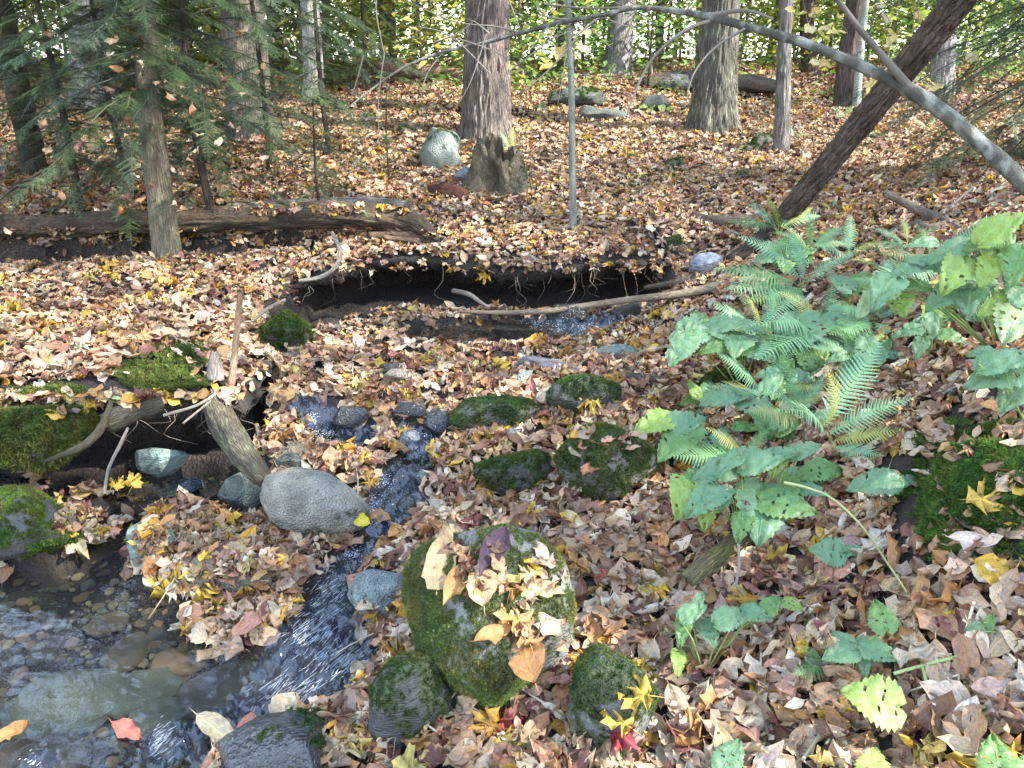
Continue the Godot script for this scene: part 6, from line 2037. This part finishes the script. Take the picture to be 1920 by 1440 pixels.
	herb("broadleaf_plant", "large pale broad leaves crowding the upper right slope", [1880, 660], [[1640, 560, 94, 220, -0.1, 3, PA], [1660, 540, 90, 235, -0.12, 3, TE], [1700, 505, 90, 200, -0.05, 3, TE], [1740, 490, 90, 170, -0.05, 3, TE], [1780, 470, 98, 205, -0.1, 3, TE], [1800, 505, 106, 230, -0.15, 1, LI], [1850, 450, 90, 200, -0.15, 0, MI], [1880, 420, 106, 30, -0.2, 0, LI], [1720, 535, 73, 350, -0.05, 3, MI], [1770, 555, 90, 215, -0.1, 0, TE], [1820, 545, 90, 260, -0.12, 0, TE], [1860, 500, 86, 235, -0.2, 0, LI], [1910, 490, 86, 250, -0.25, 0, MI], [1880, 570, 98, 200, -0.2, 0, LI], [1905, 600, 98, 240, -0.25, 2, PA], [1830, 490, 73, 20, -0.12, 3, TE], [1670, 520, 65, 150, 0.0, 3, TE], [1690, 570, 49, 280, -0.05, 2, LI], [1790, 530, 73, 190, -0.1, 3, TE], [1905, 540, 73, 130, -0.2, 0, TE], [1730, 455, 65, 190, 0.05, 3, TE]])
	herb("broadleaf_plant", "wide teal leaf pair over the grey bark branch", [1940, 800], [[1870, 700, 130, 200, -0.1, 2, TE], [1890, 672, 110, 10, -0.12, 0, TE], [1840, 660, 60, 190, -0.05, 3, TE], [1900, 740, 80, 230, -0.08, 0, TE]])
	herb("violet_plant", "glossy small leaved plant over dark slate at the near slope", [1320, 1260], [[1330, 1185, 60, 290, -0.05, 0, TE], [1375, 1155, 70, 15, -0.06, 0, TE], [1300, 1145, 60, 25, -0.05, 0, TE], [1280, 1180, 70, 260, -0.05, 3, MI], [1420, 1150, 65, 345, -0.05, 0, TE], [1450, 1130, 45, 40, -0.03, 0, MI], [1272, 1240, 60, 268, -0.05, 3, LI], [1310, 1125, 45, 60, -0.03, 3, TE], [1490, 1135, 40, 330, 0.0, 2, LI]])
	herb("violet_plant", "toothed dark leaf pair above the straw stalks", [1600, 1270], [[1650, 1220, 85, 340, -0.05, 0, TE], [1575, 1225, 75, 195, -0.05, 0, TE], [1620, 1240, 60, 275, -0.05, 3, TE], [1650, 1150, 65, 110, -0.03, 2, MI], [1580, 1195, 50, 150, -0.02, 3, TE]])
	herb("violet_plant", "round toothed leaf with a long pointed companion on the litter", [1560, 1075], [[1548, 1032, 62, 175, -0.03, 4, TE], [1598, 1032, 60, 5, -0.03, 3, TE]])
	herb("violet_plant", "bright lime round leaf riddled with holes", [1690, 1340], [[1632, 1308, 105, 165, -0.06, 4, LI]])
	herb("violet_plant", "lime leaf peeking up at the near edge of the slope", [1640, 1470], [[1640, 1432, 70, 90, -0.04, 4, LI]])
	herb("violet_plant", "mid green torn leaf near the straw stalks", [1900, 1470], [[1868, 1415, 90, 100, -0.05, 2, MI], [1920, 1440, 60, 80, -0.04, 0, MI]])
	herb("violet_plant", "single teal triangular leaf on the near litter", [1390, 1440], [[1372, 1412, 70, 60, -0.03, 2, TE]])
	herb("violet_plant", "long teal leaf with scalloped edge near the bare branch", [1660, 950], [[1635, 905, 100, 190, -0.05, 0, TE], [1700, 900, 50, 20, -0.03, 3, TE]])
	herb("violet_plant", "dark lobed leaves under the nettle stem", [1540, 930], [[1520, 885, 70, 200, -0.04, 2, MI], [1560, 880, 60, 10, -0.03, 2, MI], [1500, 905, 55, 270, -0.04, 2, TE]])
	herb("violet_plant", "tiny two leaf seedling on the left bank edge", [212, 745], [[198, 747, 22, 195, -0.02, 3, PA], [220, 746, 22, 345, -0.02, 3, PA]])
	herb("violet_plant", "tiny green seedling on the left leafy bank", [132, 600], [[125, 594, 20, 200, 0, 3, MI], [138, 593, 20, 20, 0, 3, MI], [131, 588, 18, 90, 0, 3, MI]])
	herb("violet_plant", "bright yellow green seedling on the far slope", [1228, 214], [[1205, 200, 22, 200, 0, 3, LI], [1218, 206, 18, 250, 0, 3, LI], [1240, 196, 20, 100, 0, 3, LI], [1255, 203, 22, 20, 0, 3, LI], [1225, 195, 18, 60, 0, 3, LI], [1248, 210, 18, 300, 0, 3, LI]])
	# young nettles filling the bank between the ferns
	var fill := [[1330, 640], [1410, 690], [1520, 700], [1600, 560], [1320, 770], [1450, 830], [1640, 690], [1480, 500], [1760, 620], [1330, 870], [1500, 940], [1830, 600]]
	for q in fill:
		var lv := []
		rng.seed = int(q[0] * 3 + q[1])
		for k in rng.randi_range(5, 8):
			var an := k * 137.0 + rnd(-25, 25)
			var rr := rnd(18, 48)
			lv.append([q[0] + cos(deg_to_rad(an)) * rr, q[1] - 25 - sin(deg_to_rad(an)) * rr * 0.55, rnd(38, 66), an, rnd(-0.12, 0.0), rng.randi() % 4, [TE, TE, MI, MI, LI][rng.randi() % 5]])
		herb("wood_nettle", "young nettle filling the bank between the ferns", q, lv, "young nettles between the ferns")
	# pale green arching stem
	stick("herb_stalk", "pale green arching stalk crossing the litter from the nettle", "stalk", [[1470, 905, 1.75, 6], [1545, 925, 1.72, 4], [1610, 980, 1.70, 4], [1660, 1050, 1.72, 4], [1700, 1110, 1.74, 3]], Color(0.24, 0.27, 0.12), {"sides": 8, "mat": "twig"})
	stick("herb_stalk", "pale green straight stalk under the lime leaf", "stalk", [[1670, 1285, 0, 7], [1740, 1265, 0, 7], [1790, 1250, 0, 6]], Color(0.32, 0.40, 0.16), {"sides": 8, "mat": "twig", "lift": 8.0})
	stick("herb_stalk", "green bent stalk running down the near slope beside the lime leaf", "stalk", [[1718, 1240, 0, 7], [1735, 1310, 0, 7], [1755, 1380, 0, 6], [1758, 1440, 0, 6]], Color(0.28, 0.36, 0.13), {"sides": 8, "mat": "twig", "lift": 7.0})
	stick("herb_stalk", "brown stalk slanting from the lime leaf to the near edge", "stalk", [[1585, 1305, 0, 7], [1550, 1370, 0, 8], [1500, 1445, 0, 8]], Color(0.24, 0.20, 0.12), {"sides": 8, "mat": "twig", "lift": 6.0})
	# yellow beech leaves still hanging in front of the far trunks
	fern("feathery fern filling the gap under the arching teal fern", [1430, 640], [[1425, 620, 1330, 560, -0.05, -0.15], [1430, 615, 1385, 545, 0, -0.1], [1435, 618, 1330, 600, -0.05, -0.25], [1440, 615, 1450, 540, 0, -0.05], [1435, 625, 1350, 640, -0.08, -0.3], [1440, 620, 1520, 580, 0, -0.1]], "ferns on the right bank", t1)
	fern("drooping fern between the low fern and the broad leaves", [1640, 620], [[1632, 600, 1560, 560, -0.05, -0.15], [1640, 595, 1620, 530, 0, -0.05], [1645, 598, 1710, 570, 0, -0.1], [1635, 605, 1560, 620, -0.08, -0.25], [1640, 605, 1690, 640, -0.08, -0.25], [1640, 600, 1670, 540, 0, -0.1]], "ferns on the right bank", t1)
	fern("dense fern beside the tall feathery one", [1500, 800], [[1495, 780, 1420, 720, -0.05, -0.15], [1498, 775, 1480, 690, 0, -0.1], [1500, 778, 1545, 700, 0, -0.1], [1495, 785, 1410, 770, -0.08, -0.2], [1500, 785, 1580, 770, -0.05, -0.2]], "ferns on the right bank", t1)
	fern("fern on the slope above the broad leaves", [1700, 470], [[1695, 455, 1640, 425, -0.05, -0.1], [1700, 450, 1690, 405, 0, 0], [1705, 455, 1760, 425, 0, -0.1], [1698, 460, 1640, 465, -0.05, -0.2]], "ferns on the right bank", t1)
	fern("yellowing fern under the nettle", [1450, 900], [[1445, 885, 1395, 850, -0.05, -0.1], [1450, 882, 1480, 830, 0, -0.05], [1455, 890, 1530, 880, -0.05, -0.12]], "ferns on the right bank", ["fern_mid"])
	for q in [[1380, 700, "fern between the nettle cluster and the moss lump"], [1600, 690, "fern above the tall feathery fern"], [1520, 490, "fern beside the upright dark fern"], [1680, 560, "fern under the white bright leaf"], [1460, 450, "fern at the bent foot of the leaning trunk"], [1840, 520, "fern among the large pale leaves"]]:
		var fl := []
		for k in 7:
			var an := deg_to_rad(20 + 140.0 * k / 6.0 + rnd(-10, 10))
			fl.append([q[0] + cos(an) * 12, q[1] - 25, q[0] + cos(an) * rnd(70, 105), q[1] - 22 - sin(an) * rnd(40, 75), rnd(-0.05, 0), rnd(-0.3, 0.05)])
		fern(q[2], [q[0], q[1]], fl, "ferns on the right bank", t1)
	herb("wood_nettle", "young nettle between the dense fern and the moss lump", [1480, 740], [[1440, 700, 55, 190, -0.08, 0, TE], [1475, 690, 55, 60, -0.05, 3, MI], [1505, 705, 60, 350, -0.08, 0, TE], [1460, 725, 50, 240, -0.1, 0, MI], [1500, 735, 50, 300, -0.1, 3, TE]])
	herb("wood_nettle", "nettle shoots under the broad leaves", [1740, 680], [[1700, 620, 60, 200, -0.08, 0, TE], [1745, 605, 60, 70, -0.05, 3, TE], [1785, 630, 60, 340, -0.08, 0, MI], [1725, 650, 50, 250, -0.1, 3, TE]])
	herb("wood_nettle", "nettle shoots beside the fallen grey bark branch", [1600, 720], [[1570, 670, 50, 200, -0.05, 3, TE], [1600, 655, 55, 80, -0.03, 0, TE], [1635, 675, 50, 350, -0.05, 3, MI], [1590, 700, 45, 260, -0.07, 0, TE]])
	herb("violet_plant", "small seedling cluster near the straw stalks", [1850, 1200], [[1825, 1175, 40, 200, -0.03, 3, TE], [1855, 1165, 40, 70, -0.02, 3, MI], [1880, 1185, 40, 340, -0.03, 3, TE]])
	beech_sprig("sprig of pale yellow beech leaves hanging beside the slim grey trunk", [[1490, 20], [1515, 45], [1540, 15], [1560, 50], [1530, 75], [1575, 30], [1590, 60], [1545, 110], [1560, 122], [1535, 118]], 5.2)
	beech_sprig("sprig of pale yellow beech leaves hanging in front of the dark twisted trunk", [[1640, 10], [1655, 55], [1680, 65], [1630, 70], [1720, 20], [1650, 25], [1670, 90]], 5.0)
	beech_sprig("sprig of pale yellow beech leaves beside the leaning trunk", [[1720, 140], [1700, 160], [1755, 165], [1810, 100], [1735, 150], [1630, 165], [1650, 150], [1770, 160]], 4.6)
	beech_sprig("sprig of pale leaves on the thin sapling", [[1045, 90], [1080, 85], [1052, 105], [1075, 98], [1040, 120], [1085, 60]], 4.9)

func beech_sprig(label: String, spots: Array, t: float) -> void:
	rng.seed = int(spots[0][0])
	var c := at(spots[0][0], -40, t)
	var node := base("beech_sprig", c, label, "sprig")
	var cc := [Color(0.66, 0.55, 0.22), Color(0.68, 0.62, 0.36), Color(0.60, 0.48, 0.14)]
	var prev := Vector3.ZERO
	for s in spots:
		var p := at(s[0], s[1], t + rnd(-0.15, 0.15)) - c
		var b := MB.new()
		tube(b, [prev, (prev + p) * 0.5 + Vector3(0, 0.03, 0), p], [0.003, 0.002, 0.0012], 5, 0.06, 0, 1, Color(0.13, 0.10, 0.08), {})
		part("twig", finish(b), mats.twig, node)
		var o := part("leaf", oval_meshes[[0, 2, 8][rng.randi() % 3]], leaf_mat("leaf_oval", cc[rng.randi() % 3]), node)
		var up := Vector3(rnd(-0.6, 0.6), 0.8, rnd(0.2, 0.9)).normalized()
		var f := Vector3(rnd(-1, 1), rnd(-0.8, 0), rnd(-0.3, 0.3))
		f = (f - up * f.dot(up)).normalized()
		var l := rnd(0.08, 0.12)
		o.transform = Transform3D(Basis(up.cross(f) * l * 1.15, up * l, f * l), p + f * l * 0.5)
		if rng.randf() < 0.5: prev = p

# leaves with a place of their own: [maple, u, v, lift to the eye in m, length px, colour, label]
func special_leaves() -> void:
	rng.seed = 51
	var RED := Color(0.42, 0.075, 0.07)
	var YEL := Color(0.68, 0.48, 0.09)
	var PUR := Color(0.10, 0.055, 0.09)
	var TAN := Color(0.60, 0.42, 0.26)
	var PALE := Color(0.70, 0.60, 0.44)
	var ORG := Color(0.58, 0.30, 0.12)
	var list := [
		[true, 965, 1372, 120, RED, "crimson red maple leaf below the largest mossy boulder"],
		[true, 815, 1382, 120, Color(0.48, 0.12, 0.08), "faded red maple leaf beside the dark angular boulder"],
		[true, 1172, 1388, 110, Color(0.36, 0.06, 0.075), "crimson maple leaf resting against the upright moss boulder"],
		[true, 1185, 1300, 120, YEL, "bright yellow maple leaf lying on the upright moss boulder"],
		[true, 1155, 1345, 105, YEL, "yellow maple leaf under the one on the upright moss boulder"],
		[true, 1060, 1320, 90, PALE, "pale yellow maple leaf at the foot of the largest boulder"],
		[false, 830, 1050, 150, TAN, "large tan veined leaf lying on top of the largest boulder"],
		[false, 925, 1035, 110, PUR, "dark purple oval leaf leaning on the largest boulder"],
		[false, 985, 1222, 125, ORG, "orange brown pointed leaf hanging down the largest boulder"],
		[false, 905, 1085, 105, TAN, "curled tan leaf across the middle of the largest boulder"],
		[false, 855, 1095, 95, ORG, "folded orange brown leaf on the largest boulder"],
		[true, 960, 1150, 110, ORG, "crumpled orange maple leaf on the largest boulder"],
		[false, 1010, 1105, 90, TAN, "rolled tan leaf on the grey part of the largest boulder"],
		[false, 1020, 1170, 85, PALE, "pale cupped leaf on the edge of the largest boulder"],
		[true, 1002, 1068, 50, YEL, "small yellow maple leaf on the grey part of the largest boulder"],
		[false, 925, 1190, 80, ORG, "small brown curled leaf on the mossy side of the largest boulder"],
		[true, 985, 1185, 100, Color(0.5, 0.3, 0.14), "brown crumpled maple leaf low on the largest boulder"],
		[false, 1065, 1240, 90, Color(0.27, 0.09, 0.08), "maroon leaf wedged between the largest and the upright boulder"],
		[false, 855, 1310, 60, Color(0.62, 0.65, 0.55), "pale round leaf lying in the dark gap beside the largest boulder"],
		[true, 1100, 755, 70, YEL, "yellow maple leaf leaning on the humped moss boulder"],
		[true, 925, 815, 70, PALE, "pale maple leaf beside the small round cobble"],
		[false, 1022, 793, 45, YEL, "flat yellow leaf below the long low moss boulder"],
		[true, 760, 808, 45, YEL, "yellow maple leaf on the wet blue grey cobble"],
		[true, 575, 790, 65, YEL, "yellow maple leaf beside the upper spout"],
		[false, 1200, 818, 70, ORG, "orange tan leaf lying across the notched boulder"],
		[false, 1108, 880, 60, Color(0.5, 0.26, 0.16), "brown leaf stuck on the face of the notched boulder"],
		[true, 255, 900, 55, YEL, "yellow maple leaf at the hollow water edge"],
		[true, 215, 905, 50, YEL, "second yellow maple leaf beside the pale bent stick"],
		[true, 340, 1105, 80, Color(0.75, 0.72, 0.62), "white maple leaf floating off the leaf covered bar"],
		[false, 240, 1370, 75, Color(0.50, 0.17, 0.14), "red leaf caught on the shallow rapid"],
		[false, 460, 1375, 80, Color(0.48, 0.22, 0.18), "reddish leaf on the low wet boulder"],
		[false, 410, 1372, 110, PALE, "curled pale leaf on the low wet boulder"],
		[false, 535, 1340, 100, PALE, "rolled pale leaf at the top of the low wet boulder"],
		[true, 425, 1430, 60, PALE, "cream leaf on the near side of the low wet boulder"],
		[false, 20, 1375, 70, ORG, "orange leaf floating at the edge of the shallow pool"],
		[true, 160, 1008, 110, PALE, "ragged cream maple leaf beside the round moss boulder"],
		[false, 1880, 1085, 110, Color(0.66, 0.42, 0.06), "golden rolled leaf propped on the moss mound"],
		[true, 1860, 930, 120, YEL, "yellow maple leaf lying on the moss mound"],
		[true, 1790, 1130, 100, YEL, "yellow maple leaf at the foot of the moss mound"],
		[false, 1590, 1325, 90, Color(0.72, 0.70, 0.66), "whitish oval leaf under the lime leaf"],
		[false, 700, 968, 70, Color(0.55, 0.30, 0.14), "brown leaf carried in the lower chute"],
		[false, 672, 975, 45, Color(0.70, 0.58, 0.06), "bright yellow leaf stuck beside the granite boulder"],
		[true, 905, 520, 45, Color(0.66, 0.40, 0.06), "golden maple leaf caught at the undercut bank"],
		[false, 1310, 955, 60, YEL, "gold leaf near the nettle foot"],
	]
	var k := 0
	for e in list:
		var maple: bool = e[0]
		var p := pick_surface(e[1], e[2])
		var t := depth_of(p)
		var n := ((EYE - p).normalized() * 0.55 + Vector3.UP * 0.8).normalized()
		p += (EYE - p).normalized() * 0.012
		one_leaf(maple, p, n, e[3] / F * t * (0.85 if maple else 1.0), rnd(0.02, 0.25), e[4], e[5], "", 0.0, -1)
		k += 1
	# drifts on the leaf covered bar and on the boulders
	var drifts := [[250, 560, 960, 1095, 110, "bar"], [330, 520, 1130, 1200, 36, "bar"], [440, 560, 1100, 1170, 24, "bar"], [800, 1050, 1030, 1120, 30, "boulder"], [940, 1050, 1120, 1220, 18, "boulder"], [100, 230, 955, 1010, 26, "bar"], [670, 760, 1140, 1210, 18, "gap"], [665, 700, 1230, 1290, 8, "gap"], [0, 820, 428, 462, 150, "log"], [440, 770, 385, 405, 60, "log"], [1070, 1240, 810, 850, 14, "boulder"], [1700, 1920, 800, 1120, 40, "moss"], [0, 200, 745, 790, 16, "moss"], [550, 1240, 492, 512, 90, "lip"], [0, 440, 738, 756, 60, "lip"]]
	var wo := []
	var wm := []
	var co := PackedColorArray()
	var cm := PackedColorArray()
	for dr in drifts:
		for j in dr[4] * (3 if dr[5] == "bar" else 1):
			var u := rnd(dr[0], dr[1])
			var v := rnd(dr[2], dr[3])
			if dr[5] == "bar":
				var q := Vector2((u - (dr[0] + dr[1]) * 0.5) / ((dr[1] - dr[0]) * 0.5), (v - (dr[2] + dr[3]) * 0.5) / ((dr[3] - dr[2]) * 0.5))
				if q.length() > 1.0 + 0.2 * nA.get_noise_2d(u * 0.05, v * 0.05): continue
			var p := pick_surface(u, v)
			var n := ((EYE - p).normalized() * 0.25 + Vector3.UP).normalized()
			var tf := lay(p.x, p.z, n, rnd(0.004, 0.022 if dr[5] == "bar" else 0.015), rnd(0.05, 0.085), rnd(0, 0.5), p.y)
			var c := vary(pick(TANS) if rng.randf() < 0.75 else pick(YELLOWS))
			if rng.randf() < 0.25:
				wm.append(tf); cm.append(c)
			else:
				wo.append(tf); co.append(c)
	var root: Node3D = get_node("leaf_litter")
	for j in 4:
		var a := []
		var b := []
		var ca := PackedColorArray()
		var cb := PackedColorArray()
		for i in wo.size():
			if i % 4 == j:
				a.append(wo[i]); ca.append(co[i])
		for i in wm.size():
			if i % 4 == j:
				b.append(wm[i]); cb.append(cm[i])
		copies("drifted_leaves", oval_meshes[j * 2], mats.leaf_oval, root, a, ca)
		copies("drifted_leaves", maple_meshes[j], mats.leaf_maple, root, b, cb)

# the nearest surface along a line of sight: a boulder or the ground or water
var boulder_tris := []
func pick_surface(u: float, v: float) -> Vector3:
	var g := on_g(u, v)
	var best := depth_of(g)
	var hit := g
	var wl := on_y(u, v, 0.004)
	if v > 880 and u < 740 and water_at(wl.x, -wl.z) > 0.5 and depth_of(wl) < best and wl.z < 0:
		best = depth_of(wl)
		hit = wl
	var d := ray(u, v)
	for r in rock_hits:
		var off: Vector3 = r[0] - EYE
		var t: float = off.dot(d) / d.dot(d)
		if (EYE + d * t).distance_to(r[0]) > r[1]: continue
		var tm: TriangleMesh = r[2]
		var h := tm.intersect_ray(EYE - r[0], d.normalized())
		if not h.is_empty():
			var w: Vector3 = h.position + r[0]
			if depth_of(w) < best:
				best = depth_of(w)
				hit = w
	return hit

var rock_hits := []

func details() -> void:
	rng.seed = 71
	# small twigs dropped on the litter
	for k in 46:
		var u := rnd(60, 1880)
		var v := 330 + 1090 * pow(rng.randf(), 0.8)
		var p := on_g(u, v)
		if water_at(p.x, -p.z) > 0 or in_hollow(p.x, -p.z): continue
		var an := rnd(0, TAU)
		var l := rnd(0.08, 0.28)
		var node := base("twig", p + Vector3(0, 0.035, 0), "thin bare twig dropped on the leaf litter", "twig", "thin bare twigs on the leaf litter")
		var b := MB.new()
		var dv := Vector3(cos(an), 0, sin(an)) * l
		var e0 := surf(p.x + dv.x, p.z + dv.z) - p.y
		tube(b, [Vector3.ZERO, dv * 0.5 + Vector3(rnd(-0.02, 0.02), e0 * 0.5 + 0.012, rnd(-0.02, 0.02)), dv + Vector3(0, e0, 0)], [rnd(0.0015, 0.004), 0.002, 0.0008], 6, 0.03, 0, k, Color(0.24, 0.19, 0.14) * rnd(0.5, 1.7), {})
		part("shoot", finish(b), mats.twig, node)
	# foam beads where the brook drops; streaks on the run paint sky glints
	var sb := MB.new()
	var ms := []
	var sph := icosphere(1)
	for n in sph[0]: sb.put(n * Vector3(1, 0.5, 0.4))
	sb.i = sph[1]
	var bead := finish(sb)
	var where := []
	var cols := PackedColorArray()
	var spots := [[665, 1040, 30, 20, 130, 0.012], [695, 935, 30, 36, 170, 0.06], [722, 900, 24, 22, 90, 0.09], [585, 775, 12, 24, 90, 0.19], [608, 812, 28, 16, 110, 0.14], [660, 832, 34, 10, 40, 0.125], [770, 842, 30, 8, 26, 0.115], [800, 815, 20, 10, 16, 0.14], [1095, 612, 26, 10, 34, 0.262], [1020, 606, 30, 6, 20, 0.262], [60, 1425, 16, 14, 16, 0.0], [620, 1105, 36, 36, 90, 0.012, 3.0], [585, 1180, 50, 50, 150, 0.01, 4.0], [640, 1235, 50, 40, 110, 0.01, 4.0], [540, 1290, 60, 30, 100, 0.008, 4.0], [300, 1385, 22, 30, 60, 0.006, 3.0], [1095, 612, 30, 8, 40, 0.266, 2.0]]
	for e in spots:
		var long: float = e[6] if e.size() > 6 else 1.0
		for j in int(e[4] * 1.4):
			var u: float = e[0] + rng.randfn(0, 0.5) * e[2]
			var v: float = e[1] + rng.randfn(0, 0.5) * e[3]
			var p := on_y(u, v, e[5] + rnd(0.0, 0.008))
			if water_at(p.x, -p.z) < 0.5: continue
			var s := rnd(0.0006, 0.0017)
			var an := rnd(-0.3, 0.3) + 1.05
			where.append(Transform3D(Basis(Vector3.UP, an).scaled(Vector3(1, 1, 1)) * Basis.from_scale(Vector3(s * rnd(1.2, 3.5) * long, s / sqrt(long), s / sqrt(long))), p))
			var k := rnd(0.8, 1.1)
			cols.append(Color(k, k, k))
	tag(copies("foam_glints", bead, mats.foam_glints, self, where, cols), "white flecks of foam on the little cascades and painted sky glints on the run", "white water and glints", "", "stuff")
